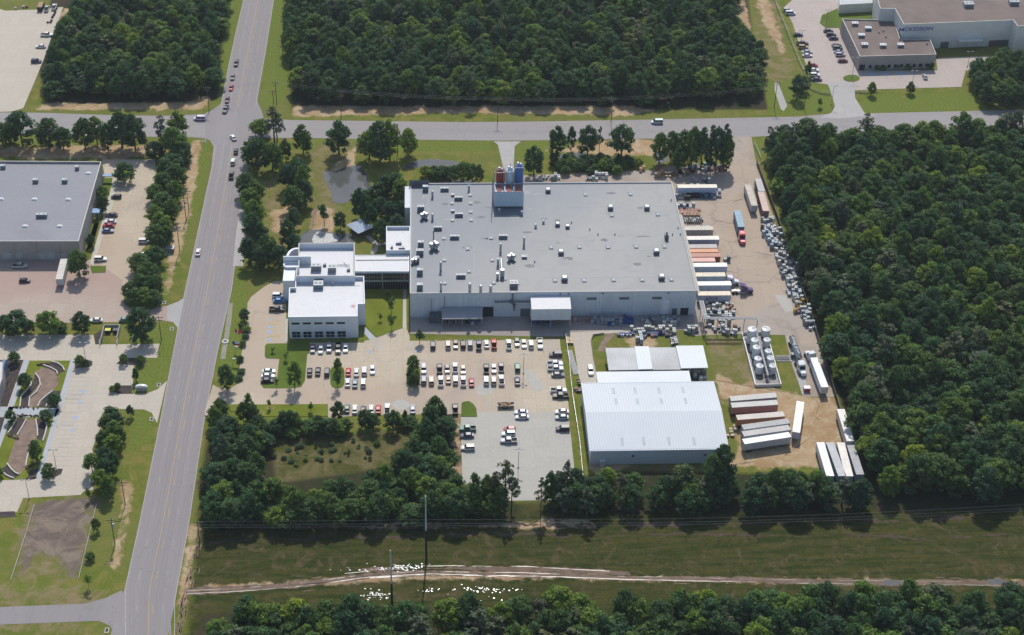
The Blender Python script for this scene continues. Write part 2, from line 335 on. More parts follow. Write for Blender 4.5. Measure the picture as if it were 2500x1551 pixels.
G_dirt = mask([
    D((480,330),(470,420),(440,560),(405,690),(390,700),(400,600),(440,440),(455,335)),
    Z6((1010,220),(1100,290),(1080,420),(1040,620),(990,900),(930,990),(900,960),(960,700),(1000,500)),
    D((690,252),(1100,252),(1500,252),(1560,262),(1500,276),(1100,270),(700,278)), D((100,245),(440,245),(500,225),(485,262),(300,262),(90,262)),
    D((120,345),(360,345),(400,360),(300,378),(60,378)), D((0,350),(120,350),(120,375),(0,375)),
    D((640,500),(700,490),(705,540),(650,560)), D((740,500),(790,495),(800,560),(745,570)), D((790,400),(845,350),(850,420),(800,470)),
    D((1500,330),(1600,340),(1600,370),(1450,372),(1300,358)), D((1850,330),(2050,338),(2080,352),(1850,352)),
    D((1715,925),(1790,905),(1850,925),(1900,938),(1990,945),(2000,990),(2060,1130),(1930,1115),(1740,1110),(1760,1000),(1735,930)),
    D((1700,890),(1745,900),(1765,940),(1720,955)),
    D((1735,0),(1770,0),(1810,150),(1800,165),(1765,70)), D((1800,0),(1830,0),(1870,120),(1860,130),(1815,50)),
    D((480,1396),(900,1368),(1300,1362),(1500,1374),(1500,1382),(1300,1378),(900,1384),(480,1404)), D((1500,1374),(1900,1378),(2437,1384),(2500,1386),(2500,1394),(1900,1390),(1500,1382)),
    D((480,1252),(900,1246),(1300,1248),(1300,1256),(900,1258)), D((1290,1238),(1400,1238),(1420,1255),(1300,1262)),
    D((1080,985),(1096,985),(1098,1130),(1080,1120)), D((150,20),(185,20),(200,60),(120,70)), D((1410,1080),(1500,1110),(1440,1140),(1400,1110)),
    D((455,1240),(475,1240),(440,1440),(420,1440)), D((1480,800),(1560,800),(1570,830),(1500,830)),
], 2.2)
G_bare = mask([Z6((300,420),(430,400),(790,370),(740,640),(660,1030),(500,1040),(480,870),(330,860),(120,1040),(170,870),(215,660))], 3.5)
G_dry = mask([
    D((1690,800),(1790,800),(1870,940),(1790,960),(1700,960)), D((30,1310),(70,1200),(230,1185),(185,1370),(25,1380)), D((0,1400),(250,1400),(270,1440),(0,1446)),
    D((650,1200),(900,1200),(1000,1300),(850,1320),(650,1290)),
    D((1050,1210),(1300,1200),(1350,1290),(1050,1300)), D((1500,320),(1600,330),(1600,350),(1300,350)), D((1790,0),(1850,0),(1890,180),(1850,200),(1810,160)),
    D((640,420),(700,420),(710,600),(640,620)), D((740,340),(850,340),(800,560),(740,560)), D((500,1440),(1400,1400),(1400,1440),(600,1480)),
    D((1900,1210),(2437,1215),(2437,1300),(1900,1290)), D((0,1480),(200,1480),(200,1512),(0,1512)), D((1500,1100),(1760,1110),(1760,1140),(1500,1140)),
], 4)
G_lush = mask([
    D((510,0),(575,0),(560,200),(505,260),(505,200)), D((650,0),(690,0),(680,240),(625,265),(630,100)), D((430,330),(500,330),(495,420),(400,720),(380,715),(440,500),(470,400)),
    D((380,770),(420,770),(415,850),(380,930),(270,940),(320,800)), D((310,980),(370,985),(360,1050),(300,1080)), D((515,830),(560,640),(580,640),(590,700),(570,900),(520,920)),
    D((700,330),(1175,338),(1170,360),(720,360)), D((1225,338),(1600,330),(1600,345),(1230,380)), D((1790,330),(1810,335),(1815,380),(1790,370)),
    D((1820,190),(1980,200),(1980,270),(1830,275)), D((2040,225),(2350,215),(2330,262),(2060,270)), D((1950,30),(2090,25),(2085,60),(1960,60)),
    D((540,962),(800,962),(800,1010),(560,1010)), D((0,1390),(260,1400),(200,1430),(0,1430)), D((1640,780),(1770,790),(1790,900),(1720,900)),
], 3)
G_scrub = mask([B7((660,420),(1300,380),(1960,330),(1960,600),(1560,800),(1200,860),(720,840),(620,620))], 3)
G_field = mask([D((470,1200),(1100,1190),(1600,1200),(2600,1190),(2600,1700),(300,1700),(440,1500))], 5)
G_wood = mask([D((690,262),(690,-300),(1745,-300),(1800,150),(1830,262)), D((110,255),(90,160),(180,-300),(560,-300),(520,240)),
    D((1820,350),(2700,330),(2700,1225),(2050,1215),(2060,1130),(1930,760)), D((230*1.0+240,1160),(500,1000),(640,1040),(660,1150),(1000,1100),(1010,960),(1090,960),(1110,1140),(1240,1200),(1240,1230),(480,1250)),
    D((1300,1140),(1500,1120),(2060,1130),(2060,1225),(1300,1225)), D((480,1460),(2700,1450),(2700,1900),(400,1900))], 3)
NV = GX.size; nx = len(gx); ny = len(gy)
me = bpy.data.meshes.new('ground'); co = np.zeros((NV, 3), np.float32); co[:, 0] = GX.ravel(); co[:, 1] = GY.ravel()
ii = np.arange(nx-1)[None, :]+np.arange(ny-1)[:, None]*nx; fc = np.stack([ii, ii+1, ii+1+nx, ii+nx], -1).reshape(-1, 4).astype(np.int32)
me.vertices.add(NV); me.vertices.foreach_set('co', co.ravel()); me.loops.add(fc.size); me.loops.foreach_set('vertex_index', fc.ravel())
me.polygons.add(len(fc)); me.polygons.foreach_set('loop_start', np.arange(0, fc.size, 4, dtype=np.int32)); me.polygons.foreach_set('loop_total', np.full(len(fc), 4, np.int32)); me.update(calc_edges=True)
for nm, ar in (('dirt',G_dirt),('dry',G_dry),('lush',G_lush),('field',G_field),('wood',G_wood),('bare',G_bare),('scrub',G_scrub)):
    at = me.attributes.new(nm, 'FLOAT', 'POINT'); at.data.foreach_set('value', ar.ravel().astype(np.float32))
a, n, b = newmat('grassland_ground'); tc = n.nodes.new('ShaderNodeTexCoord'); vec = tc.outputs['Object']
def att(nm):
    x = n.nodes.new('ShaderNodeAttribute'); x.attribute_name = nm; return x.outputs['Fac']
def madd(v, k, o):
    x = n.nodes.new('ShaderNodeMath'); x.operation = 'MULTIPLY_ADD'; n.links.new(v, x.inputs[0]); x.inputs[1].default_value = k; x.inputs[2].default_value = o; return x.outputs[0]
def mad2(v, w_, k=1.0):
    x = n.nodes.new('ShaderNodeMath'); x.operation = 'ADD'; n.links.new(v, x.inputs[0]); n.links.new(w_, x.inputs[1]); return x.outputs[0]
NS = noise(n, 0.16, 7, 0.68, vec, 0.8); NF = noise(n, 1.1, 4, 0.7, vec); NB = noise(n, 0.03, 4, 0.6, vec); NM = noise(n, 0.09, 7, 0.6, vec, 2.5)
mpx = n.nodes.new('ShaderNodeMapping'); mpx.inputs['Scale'].default_value = (0.05, 0.5, 1); n.links.new(vec, mpx.inputs[0]); NX = noise(n, 1.0, 5, 0.65, mpx.outputs[0])
base = mix(n, maprange(n, NS, 0.4, 0.62), (0.12,0.15,0.022), (0.20,0.18,0.045))
base = mix(n, maprange(n, NB, 0.45, 0.6, 0, 0.7), base, (0.15,0.16,0.04))
def blend(cur, attr, amp, col, nz=NS, k=1.0):
    f = maprange(n, mad2(att(attr), madd(nz, amp, -amp*0.5)), 0.35, 0.75, 0, k); return mix(n, f, cur, col)
base = blend(base, 'lush', 1.2, mix(n, maprange(n, NF, 0.3, 0.7), (0.11,0.158,0.022), (0.165,0.185,0.036)))
fieldc = mix(n, maprange(n, NX, 0.35, 0.62), (0.030,0.044,0.008), (0.070,0.066,0.018)); fieldc = mix(n, maprange(n, NS, 0.5, 0.7, 0, 0.5), fieldc, (0.105,0.080,0.045))
base = blend(base, 'dry', 2.0, mix(n, maprange(n, NS, 0.4, 0.65), (0.15,0.15,0.04), (0.24,0.19,0.10)))
fieldc = mix(n, maprange(n, NM, 0.52, 0.66, 0, 0.75), fieldc, (0.115,0.085,0.045)); fieldc = mix(n, maprange(n, noise(n, 0.5, 6, 0.75, vec, 1.0), 0.48, 0.62, 0, 0.55), fieldc, (0.020,0.034,0.008)); base = blend(base, 'field', 0.8, fieldc); base = blend(base, 'scrub', 0.9, mix(n, maprange(n, NS, 0.38, 0.62), (0.07,0.075,0.018), (0.15,0.125,0.055)))
base = blend(base, 'bare', 2.0, mix(n, maprange(n, NM, 0.4, 0.62), (0.15,0.115,0.095), (0.24,0.19,0.145)))
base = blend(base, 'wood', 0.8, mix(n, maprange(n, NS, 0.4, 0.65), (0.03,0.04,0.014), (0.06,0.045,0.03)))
base = blend(base, 'dirt', 1.9, mix(n, maprange(n, NM, 0.4, 0.65), mix(n, maprange(n, NB, 0.4, 0.6), (0.36,0.225,0.125), (0.44,0.30,0.175)), (0.50,0.38,0.25)), k=0.9)
base = mix(n, 1.0, base, ramp(n, NF, [(0.25, grey(0.82)), (0.75, grey(1.14))]), 'MULTIPLY')
n.links.new(base, b.inputs['Base Color']); b.inputs['Roughness'].default_value = 0.95; b.inputs['Specular IOR Level'].default_value = 0.1
bp = n.nodes.new('ShaderNodeBump'); bp.inputs['Distance'].default_value = 0.3; bp.inputs['Strength'].default_value = 0.5; n.links.new(NF, bp.inputs['Height']); n.links.new(bp.outputs[0], b.inputs['Normal'])
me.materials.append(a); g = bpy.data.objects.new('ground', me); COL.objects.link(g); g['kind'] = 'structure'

def sheet(name, polys, z, mat, kind='structure', label=None, cat=None, thick=0.0):
    """flat paved or planted area; thick > 0 raises it with a kerb face"""
    mb = MB()
    for p in polys:
        w_ = ccw(W2(p))
        if thick: mb.prism(w_, z, z+thick, 1, 0, bottom=False)
        else: mb.add([(x, y, z) for x, y in w_], [tuple(range(len(w_)))])
    o = mb.build(name, mat); tag(o, label, cat, None, kind); return o
def arc(c, rx, ry, a0=0, a1=360, n=14): return [(c[0]+rx*math.cos(R(a0+(a1-a0)*i/n)), c[1]+ry*math.sin(R(a0+(a1-a0)*i/n))) for i in range(n if abs(a1-a0) == 360 else n+1)]
ROAD = D((586,-60),(579,0),(560,80),(545,150),(532,215),(525,248),(505,262),(488,270),(488,330),(500,335),(508,350),(503,400),(437,705),(383,990),(330,1250),(297,1400),(285,1430),(240,1600),(382,1600),(400,1512),(417,1430),(450,1250),(487,1000),(500,930),(520,830),(552,690),(572,540),(583,440),(598,335),(615,300),(630,290),(622,262),(612,240),(635,110),(652,0),(662,-60))
sheet('main_road', [ROAD], 0.03, M_road)
sheet('cross_road', [D((-300,268),(0,268),(110,269),(280,275),(400,276),(489,272),(489,330),(440,326),(350,326),(170,322),(0,318),(-300,312)),
    D((614,282),(690,286),(1100,291),(1250,290),(1550,285),(1900,278),(1965,272),(2075,270),(2200,267),(2437,262),(2800,252),(2800,300),(2437,306),(2100,313),(1790,326),(1740,328),(1560,330),(1226,335),(1180,335),(900,332),(700,328),(598,330))], 0.032, M_xroad)
sheet('side_road', [D((-300,1450),(0,1445),(200,1437),(250,1424),(290,1405),(300,1440),(275,1512),(262,1490),(235,1478),(0,1487),(-300,1493))], 0.034, M_road)
sheet('layby', [A1((170,830),(195,860),(190,1100),(185,1300),(165,1512),(70,1512),(100,1200),(140,950))], 0.036, M_grey)
sheet('sidewalk', [D((1200,410),(1185,345),(1175,337),(1240,337),(1225,348),(1222,410)), A1((1290,1240),(1330,1225),(1420,1310),(1400,1380),(1360,1400),(1340,1395),(1385,1320)), A1((1400,1300),(1480,1290),(1480,1310),(1425,1325))], 0.036, M_grey)
sheet('west_lot', [Z1((-300,0),(50,100),(350,90),(585,65),(480,330),(400,560),(300,800),(215,1000),(110,1030),(-300,1045))], 0.045, M_cream)
sheet('warehouse_lot', [Z4((940,150),(1430,150),(1440,250),(1400,500),(1380,900),(1260,1050),(1230,1290),(1130,1400),(1150,1500),(1200,1560),(860,1560),(700,1560),(820,1130),(950,700),(960,500),(970,320))], 0.045, M_tan)
sheet('truck_court', [Z5((-300,-420),(800,-250),(860,-250),(960,-180),(1130,-60),(1150,170),(1200,200),(1400,215),(1450,190),(1540,180),(1540,320),(1480,310),(1440,320),(1190,330),(840,330),(590,335),(-300,335))], 0.05, M_pink)
sheet('driveway', [Z5((1540,178),(1640,140),(1690,110),(1700,120),(1640,385),(1600,330),(1540,318)), Z3((770,700),(830,905),(800,960),(700,1000),(850,1010),(1190,980),(1080,960),(1000,830),(985,700))], 0.048, M_grey)
sheet('clinic_lot', [Z5((-300,445),(860,445),(880,535),(1475,528),(1450,658),(1240,660),(1225,920),(1200,992),(1350,988),(1450,950),(1540,870),(1450,1262),(1400,1165),(1330,1135),(1100,1130),(1000,1140),(930,1300),(850,1500)) + Z6((790,140),(760,325),(690,330),(660,365),(190,390),(140,505),(-200,500),(-300,470))], 0.046, M_cream)
# office campus
LOT = [A5(20,900), A5(60,830), A5(200,720), A5(330,645), A5(460,645), A5(470,1340), B1(1000,490), B1(1960,490), A5(1370,1190), A5(1440,1310), A5(1810,1190), A5(1815,700), A5(1855,700), A5(1850,1180), B2(605,245), B2(605,318), B3(0,318), B3(880,300), B3(1310,292), B3(1330,500), B3(1390,900), B3(1430,1200), B3(1452,1385), B3(90,1385), B2(1365,1400), B2(0,1412), B1(1520,1412), B1(1515,1245), B1(300,1250), B1(200,1290), B1(0,1400), B1(0,1330), B1(60,1150), B1(100,1005), B1(170,1045), B1(300,1060), B1(400,1000), B1(450,640), B1(520,230)]
sheet('office_lot', [LOT], 0.05, M_tan)
sheet('new_lot', [B6((375,296),(580,296),(576,236),(1000,238),(1530,236),(1700,225),(1722,430),(1770,880),(1800,1310),(1480,1318),(1080,1325),(405,1330),(385,700))], 0.058, M_new)
sheet('loading_apron', [[A6(310,900), A6(315,1190), B3(880,252), B3(1380,252), A7(520,1032), A7(1320,1010), A7(1870,1010), A7(2210,1000), A7(2220,760), A7(2170,600)]], 0.047, M_apron)
sheet('access_drive', [[B3(1390,200), B3(1480,190), B4(0,118), B4(400,100), B4(600,118), B4(300,132), B4(180,138), B4(160,200), B4(180,360), B4(212,490), B4(222,590), B4(70,600), B4(45,500), B4(5,240)]], 0.052, M_cream)
sheet('truck_yard', [D((1742,326),(1788,325),(1798,380),(1835,500),(1880,640),(1925,760),(1945,800),(1975,880),(1992,945),(1912,945),(1885,870),(1868,798),(1752,795),(1650,800),(1625,780),(1600,760),(1500,440),(1430,434),(1240,434),(1242,418),(1560,405),(1560,396),(1738,396))], 0.044, M_yard)
sheet('weigh_pad', [D((1872,800),(1890,800),(1925,935),(1908,938))], 0.056, M_grey)
sheet('concrete_patch', [B2(*arc((480,1265),125,80)), B3((60,1085),(120,960),(200,900),(300,880),(390,950),(330,1060),(250,1128),(120,1120)), B3((770,735),(860,745),(980,850),(1070,990),(1050,1050),(930,1050),(840,920)), D((1840,700),(1875,705),(1890,740),(1870,745))], 0.062, M_new)
sheet('ne_parking_lot', [Z3((470,0),(870,-40),(880,60),(720,130),(700,200),(750,240),(860,240),(1040,600),(1700,600),(1690,500),(1740,490),(2430,470),(2600,480),(2600,560),(1940,600),(1905,740),(1190,760),(1000,770),(1000,830),(800,790),(770,720),(640,700),(560,480),(470,200),(400,60))], 0.046, M_neL)
sheet('utility_path', [Z3((315,700),(345,700),(425,900),(395,945),(370,930),(320,780))], 0.04, M_grey)
sheet('curved_track', [A1((820,980),(850,1000),(790,1170),(770,1165)), A7((1000,1030),(1090,1070),(1000,1170),(930,1290),(860,1290),(900,1180))], 0.036, M_gravel)
sheet('garden_walk', [C6((195,195),(237,195),(105,590),(0,900),(-60,900),(60,600)), C6((570,192),(607,192),(490,570),(330,1145),(288,1152),(440,620)), C6((-60,570),(80,570),(480,590),(445,652),(-60,652)), A5((1370,1170),(1500,1300),(1430,1330),(1365,1250))], 0.07, M_walk)
sheet('side_walk_path', [A5((1815,830),(1850,830),(1855,1190),(1812,1195)), A5((460,1080),(485,1080),(490,1345),(460,1345)), Z4((1080,330),(1040,330),(1000,520),(830,1110),(860,1130),(1060,520))], 0.064, M_kerb)
# gravel bed, mulch and lawns of the sunken garden
sheet('garden_lawn', [C6((237,200),(565,200),(455,580),(110,580)), C6((90,655),(440,655),(285,1150),(-60,1165),(-60,900),(0,900))], 0.06, M_lawn)
sheet('garden_gravel', [C6((280,290),(345,255),(400,260),(470,320),(465,400),(400,460),(330,560),(235,580),(150,578),(165,480),(250,420)), C6((210,672),(290,672),(300,800),(240,940),(210,1050),(160,1115),(120,1080),(60,1030),(100,900),(140,800))], 0.068, M_gravel)
sheet('mulch_bed', [C6((285,310),(320,380),(250,470),(235,575),(165,575),(170,490),(250,400)), C6((345,235),(405,215),(480,240),(515,285),(470,310),(420,270)), C6((430,445),(490,440),(455,580),(310,575),(360,500)), C6((130,655),(215,670),(135,800),(65,790)), C6((290,672),(360,660),(380,730),(350,850),(300,830)), C6((0,1070),(60,1040),(150,1120),(110,1150),(40,1130)), C6((20,195),(190,195),(60,570),(-60,570),(-60,400)), C6((-60,655),(40,655),(0,790),(-60,800)), C6((240,1080),(320,1060),(280,1150),(220,1145))], 0.074, M_mulch)
# raised planted islands with kerbs
def island(polys, mat, name='planting_island', h=0.13, z=0.04): return sheet(name, polys, z, [mat, M_kerb], thick=h)
island([B1((740,530),(765,503),(1035,500),(1040,470),(1290,470),(1290,618),(1262,630),(1232,960),(1185,1035),(1060,1052),(725,1050),(692,1005),(700,988),(850,992),(885,960),(918,688),(760,684),(738,660)), B1(*arc((1630,845),88,75,180,360,8), *arc((1632,980),88,75,0,180,8)), B2(*arc((660,740),100,60,180,360,8), *arc((658,930),100,65,0,180,8)), B2((1372,1240),(1410,1218),(1480,1210),(1545,1250),(1590,1320),(1598,1440),(1365,1440))], M_lush)
island([A5((1385,728),(1805,728),(1810,1185),(1510,1300),(1380,1160)), A5((1855,735),(1890,735),(1890,1145),(1855,1140)), A5((1310,1250),(1370,1255),(1430,1325),(1310,1340)), B1((300,1252),(1515,1250),(1515,1400),(700,1400),(300,1330))], M_lawn, 'office_lawn')
island([Z3(*arc((970,668),72,30)), Z3((700,200),(720,130),(800,100),(1170,78),(1180,170),(900,165),(860,238),(750,240))], M_lush)
island([C6((600,195),(700,195),(740,205),(742,235),(715,255),(600,260)), C6((345,1100),(440,1090),(470,1068),(505,1072),(490,1110),(430,1140),(335,1148)), Z5((1075,715),(1100,690),(1180,660),(1335,660),(1340,725),(1230,725),(1210,725)), Z5((1015,930),(1040,915),(1215,915),(1215,990),(1100,992),(1040,970)), Z5((875,440),(940,400),(920,525),(880,532)), Z6((0,505),(120,500),(130,540),(0,550))], M_mulch, 'mulch_island')
island([Z4((1085,230),(1225,210),(1230,270),(1170,350),(1080,340)), Z4((830,1135),(980,1135),(975,1195),(850,1200)), Z4((965,320),(1040,320),(1010,480),(960,560),(900,740),(915,745),(850,980),(800,1060),(800,960),(930,550)), Z4((845,740),(915,740),(850,960),(800,1000))], M_lush)
island([Z1((0,0),(0,0.1),(0.1,0.1))], M_lawn) if False else None
# ponds
sheet('pond', [A1((905,650),(950,615),(1010,640),(1100,600),(1180,585),(1250,590),(1290,640),(1330,720),(1360,860),(1200,880),(1130,920),(1060,940),(985,915),(975,830),(940,760),(905,700)), A1((690,1230),(760,1180),(850,1175),(950,1200),(1060,1210),(1190,1215),(1190,1300),(690,1300)), A1((1620,620),(1700,560),(1800,530),(1900,525),(2100,540),(2200,560),(2150,600),(1900,600),(1700,610)), D((1330,368),(1395,362),(1400,385),(1340,400)), D((1560,362),(1590,362),(1590,385),(1560,388)), A2((480,300),(650,280),(1000,290),(1000,320),(480,320))], 0.03, M_mud)
M_foam = pm('foamy_water', (0.42,0.43,0.42), 0.35, 0.9, 0.4, stain=0.8, stainc=(0.16,0.165,0.16), sscale=0.5)
sheet('water_foam', [A1((800,1270),(815,1230),(850,1195),(880,1190),(930,1205),(990,1215),(1040,1240),(1060,1265),(1030,1285),(960,1295),(880,1298),(810,1295))], 0.036, M_foam)
# painted markings
wl, yl, bl = MB(), MB(), MB()
def line(mb, a, b_, wd=0.14, z=0.075):
    a, b_ = P(*a), P(*b_); d = (b_-a); L = d.length
    if L < 0.05: return
    d /= L; nrm = Vector((-d.y, d.x, 0))*wd/2
    mb.add([(a-nrm).to_tuple()[:2]+(z,), (b_-nrm).to_tuple()[:2]+(z,), (b_+nrm).to_tuple()[:2]+(z,), (a+nrm).to_tuple()[:2]+(z,)], [(0,1,2,3)])
def lerp(a, b_, t): return (a[0]+(b_[0]-a[0])*t, a[1]+(b_[1]-a[1])*t)
def stalls(mb, a0, a1, b0, b1, n_, wd=0.14, z=0.075):
    for i in range(n_+1): line(mb, lerp(a0, a1, i/n_), lerp(b0, b1, i/n_), wd, z)
def road_at(y):     # left / right edge of the main road at picture row y (1:0.9748 rows)
    le = np.interp(y, [0,80,150,215,400,705,990,1250,1400], [579,560,545,532,503,437,383,330,297]); re = np.interp(y, [0,110,240,440,540,690,830,1000,1250,1430], [652,635,612,583,572,552,520,487,450,417]); return le, re
def roadline(mb, frac, y0, y1, wd, dash=None, z=0.045):
    p0, p1 = P(0, y0/0.9748), P(0, y1/0.9748); ys = np.linspace(y0, y1, 160); pts = []
    for y in ys:
        le, re = road_at(y); pts.append(P((le+(re-le)*frac)/0.9748, y/0.9748))
    acc = 0
    for q0, q1 in zip(pts[:-1], pts[1:]):
        L = (q1-q0).length; acc += L
        if dash and (acc % dash[1]) > dash[0]: continue
        d = (q1-q0)/L; nr = Vector((-d.y, d.x, 0))*wd/2
        mb.add([tuple((q0-nr).to_2d())+(z,), tuple((q1-nr).to_2d())+(z,), tuple((q1+nr).to_2d())+(z,), tuple((q0+nr).to_2d())+(z,)], [(0,1,2,3)])
tyre = MB()
for y0, y1 in ((-40, 255), (345, 1530)):
    for fr_ in (.10,.17,.32,.39,.62,.69,.83,.90): roadline(tyre, fr_, y0, y1, 0.55, None, 0.04)
    roadline(wl, 0.24, y0, y1, 0.1, (3, 14)); roadline(wl, 0.75, y0, y1, 0.08, (3, 14)); roadline(wl, 0.012, y0, y1, 0.16); roadline(wl, 0.988, y0, y1, 0.16)
    roadline(yl, 0.475, y0, y1, 0.13); roadline(yl, 0.56, y0, y1, 0.12, (4, 14))
stalls(wl, B3(-630,300), B3(1000,290), B3(-640,450), B3(1010,440), 15)
stalls(wl, B2(775,660), B2(1560,660), B2(768,1060), B2(1560,1060), 7); line(wl, B2(775,860), B2(1740,865)); stalls(wl, B3(60,660), B3(780,650), B3(60,1050), B3(790,1040), 6); line(wl, B3(60,880), B3(780,880))
stalls(wl, B2(230,650), B2(450,650), B2(215,990), B2(440,990), 2); stalls(yl, B1(1720,760), B2(210,650), B1(1710,1060), B2(205,1050), 5); line(yl, B1(1715,910), B2(208,850))
stalls(wl, B1(1520,1245), B2(1180,1215), B1(1520,1400), B2(1180,1395), 17); stalls(wl, B3(120,1200), B3(860,1200), B3(130,1378), B3(870,1378), 7)
stalls(wl, B3(1110,480), B3(1170,1200), B3(1330,480), B3(1430,1200), 9); stalls(wl, B1(1290,480), B1(1900,480), B1(1290,620), B1(1900,620), 6)
stalls(wl, B1(1250,760), B1(1540,760), B1(1240,900), B1(1540,900), 3); stalls(wl, B1(790,150), B1(760,480), B1(990,150), B1(985,480), 5); stalls(wl, B1(720,700), B1(700,960), B1(910,700), B1(880,960), 3)
stalls(wl, Z5(-60,465), Z5(830,455), Z5(-100,545), Z5(790,540), 12); stalls(wl, C6(590,262), C6(420,1040), C6(735,262), C6(560,1040), 22); stalls(wl, Z5(1060,735), Z5(1025,915), Z5(1228,735), Z5(1195,915), 5)
stalls(wl, C6(760,1000), C6(690,1240), C6(840,1000), C6(780,1230), 7); stalls(wl, Z6(-40,390), Z6(170,390), Z6(-60,500), Z6(140,500), 3); stalls(wl, B6(400,300), B6(410,760), B6(560,300), B6(565,760), 7)
stalls(yl, Z4(1080,370), Z4(880,1100), Z4(1200,380), Z4(1020,1080), 26); stalls(yl, Z4(1340,480), Z4(1260,1080), Z4(1400,480), Z4(1380,1080), 16)
stalls(wl, Z3(400,75), Z3(630,700), Z3(490,75), Z3(720,700), 22); stalls(wl, Z3(745,245), Z3(890,610), Z3(850,245), Z3(1000,610), 13); stalls(wl, Z3(1060,630), Z3(1700,625), Z3(1080,695), Z3(1720,690), 16)
def hatch(mb, c, n_, wd=0.14):   # four picture corners a b c d, diagonal stripes
    a_, b_, c_, d_ = c
    for i in range(n_):
        t = i/n_; line(mb, lerp(a_, b_, t), lerp(d_, c_, max(0, t-0.12)), wd); 
hatch(wl, B3((1070,290),(1300,292),(1310,480),(1070,505)), 12); hatch(wl, B2((90,270),(240,265),(250,460),(70,470)), 10); hatch(wl, B2((575,325),(680,325),(680,450),(570,460)), 8)
hatch(yl, B1((790,210),(960,215),(960,265),(790,265)), 8); hatch(yl, B1((780,385),(960,385),(960,440),(780,430)), 8)
hatch(wl, C6((530,460),(683,462),(670,512),(525,512)), 12, 0.2); hatch(wl, C6((460,690),(612,692),(600,738),(455,738)), 12, 0.2)
for p in ((1110,640),(1225,640),(1380,640)): hatch(wl, Z3((p[0]+5,p[1]+8),(p[0]+60,p[1]+8),(p[0]+75,p[1]+55),(p[0]+25,p[1]+55)), 6)
def blue(q): bl.add([P(*p, 0.072) for p in q], [(3,2,1,0)])
for c in (B1(812,208), B1(805,297), B1(797,357), B1(790,447), B2(728,465), B2(0,480)): blue([(c[0]-4,c[1]-3),(c[0]+4,c[1]-3),(c[0]+4,c[1]+3),(c[0]-4,c[1]+3)])
for c in (C6(670,447), C6(645,535), C6(607,657), C6(580,755)): blue([(c[0]-4,c[1]-3.5),(c[0]+4.5,c[1]-3.5),(c[0]+3.5,c[1]+3.5),(c[0]-5,c[1]+3.5)])
for c in (Z3(1140,632), Z3(1255,632), Z3(1390,630)): blue([(c[0]-8,c[1]-3),(c[0]+8,c[1]-3),(c[0]+9,c[1]+2.5),(c[0]-6,c[1]+2.5)])
tyre.build('tyre_wear', pm('tyre_worn_asphalt', (0.245,0.222,0.222), 0.06, 0.05, 0.8, stretch=(1.6,.1,1)))['kind'] = 'structure'
for o in (wl.build('white_markings', M_whiteline), yl.build('yellow_markings', M_yelline), bl.build('blue_markings', M_blueline)): o['kind'] = 'structure'
# wheel ruts with standing water and pale bare clay in the easement
def streaks(name, segs, mat, z=0.03):
    mb = MB()
    for pts, wd, cnt, jit in segs:
        wp = [P(*p) for p in pts]
        for _ in range(cnt):
            i = random.randrange(len(wp)-1); t = random.random(); c = wp[i].lerp(wp[i+1], t); d = (wp[i+1]-wp[i]).normalized(); nn = Vector((-d.y, d.x, 0))
            c = c+nn*random.gauss(0, jit); L = random.uniform(0.8, 5.5); w_ = random.uniform(0.12, wd); k = 7; top = []; bot = []
            for q in range(k+1):
                u_ = q/k; h_ = w_*math.sin(math.pi*u_)*random.uniform(0.4, 1)+0.02; pc = c+d*(u_-0.5)*L; top.append(pc+nn*h_); bot.append(pc-nn*h_)
            mb.add([(p.x, p.y, z) for p in bot+top[::-1]], [tuple(range(2*k+2))])
    o = mb.build(name, mat); o['kind'] = 'structure'; return o
M_clay = pm('wet_pale_clay', (0.24,0.215,0.185), 0.15, 0.8, 0.35)
M_clay2 = pm('pinkish_clay', (0.24,0.165,0.12), 0.2, 0.5, 0.8)
def ribbon(name, pts, wd, mat, z, jag=0.35, off=0.0, gap=0.0):
    w_ = [P(*p) for p in pts]; L = sum((b_-a_).length for a_, b_ in zip(w_[:-1], w_[1:])); n_ = int(L/0.9); mb = MB(); prev = None
    ds = np.cumsum([0]+[(b_-a_).length for a_, b_ in zip(w_[:-1], w_[1:])]); wob = 0.0; wv = wd
    gn = 1.0
    for i in range(n_+1):
        gn = max(0, min(1.3, gn+random.gauss(0, .3)-(gap-.15)*.25)); s_ = L*i/n_; x = np.interp(s_, ds, [p.x for p in w_]); y = np.interp(s_, ds, [p.y for p in w_]); wob = wob*0.93+random.gauss(0, jag*0.25); wv = wv*0.85+wd*0.15*random.uniform(.4, 1.6)
        ww = wv*(min(1, gn+.04) if gap else 1)
        a_, b_ = (x, y+off+wob-ww*random.uniform(.4, .6), z), (x, y+off+wob+ww*random.uniform(.4, .6), z)
        if prev and ww > .03: mb.add([prev[0], a_, b_, prev[1]], [(0,1,2,3)])
        prev = (a_, b_)
    o = mb.build(name, mat); o['kind'] = 'structure'; return o
TRK = D((442,1410),(560,1404),(700,1393),(800,1381),(880,1370),(1010,1363),(1250,1367),(1500,1376),(1900,1384),(2460,1390))
M_track = pm('reddish_brown_track', (0.20,0.135,0.095), 0.25, 0.3, 0.95, stain=0.6, stainc=(0.12,0.10,0.05), sscale=0.25)
ribbon('dirt_track', TRK, 2.2, M_track, 0.026, 0.4)
ribbon('dirt_track', D((860,1360),(1010,1352),(1250,1352),(1340,1356),(1500,1368)), 2.0, M_track, 0.024, 0.4, 0.3, .05)
ribbon('track_rut', TRK, 0.3, M_clay, 0.034, 0.12, -0.7, 0.08); ribbon('track_rut', TRK, 0.22, M_clay, 0.034, 0.12, 0.6, 0.5); ribbon('track_rut', D((820,1368),(900,1357),(1010,1350),(1250,1350),(1500,1366)), 0.26, M_clay, 0.034, 0.2, 0.4, 0.5)
ribbon('track_rut', D((880,1372),(1010,1366),(1250,1369),(1320,1371)), 0.45, M_clay, 0.036, 0.25, -0.6, 0.2)
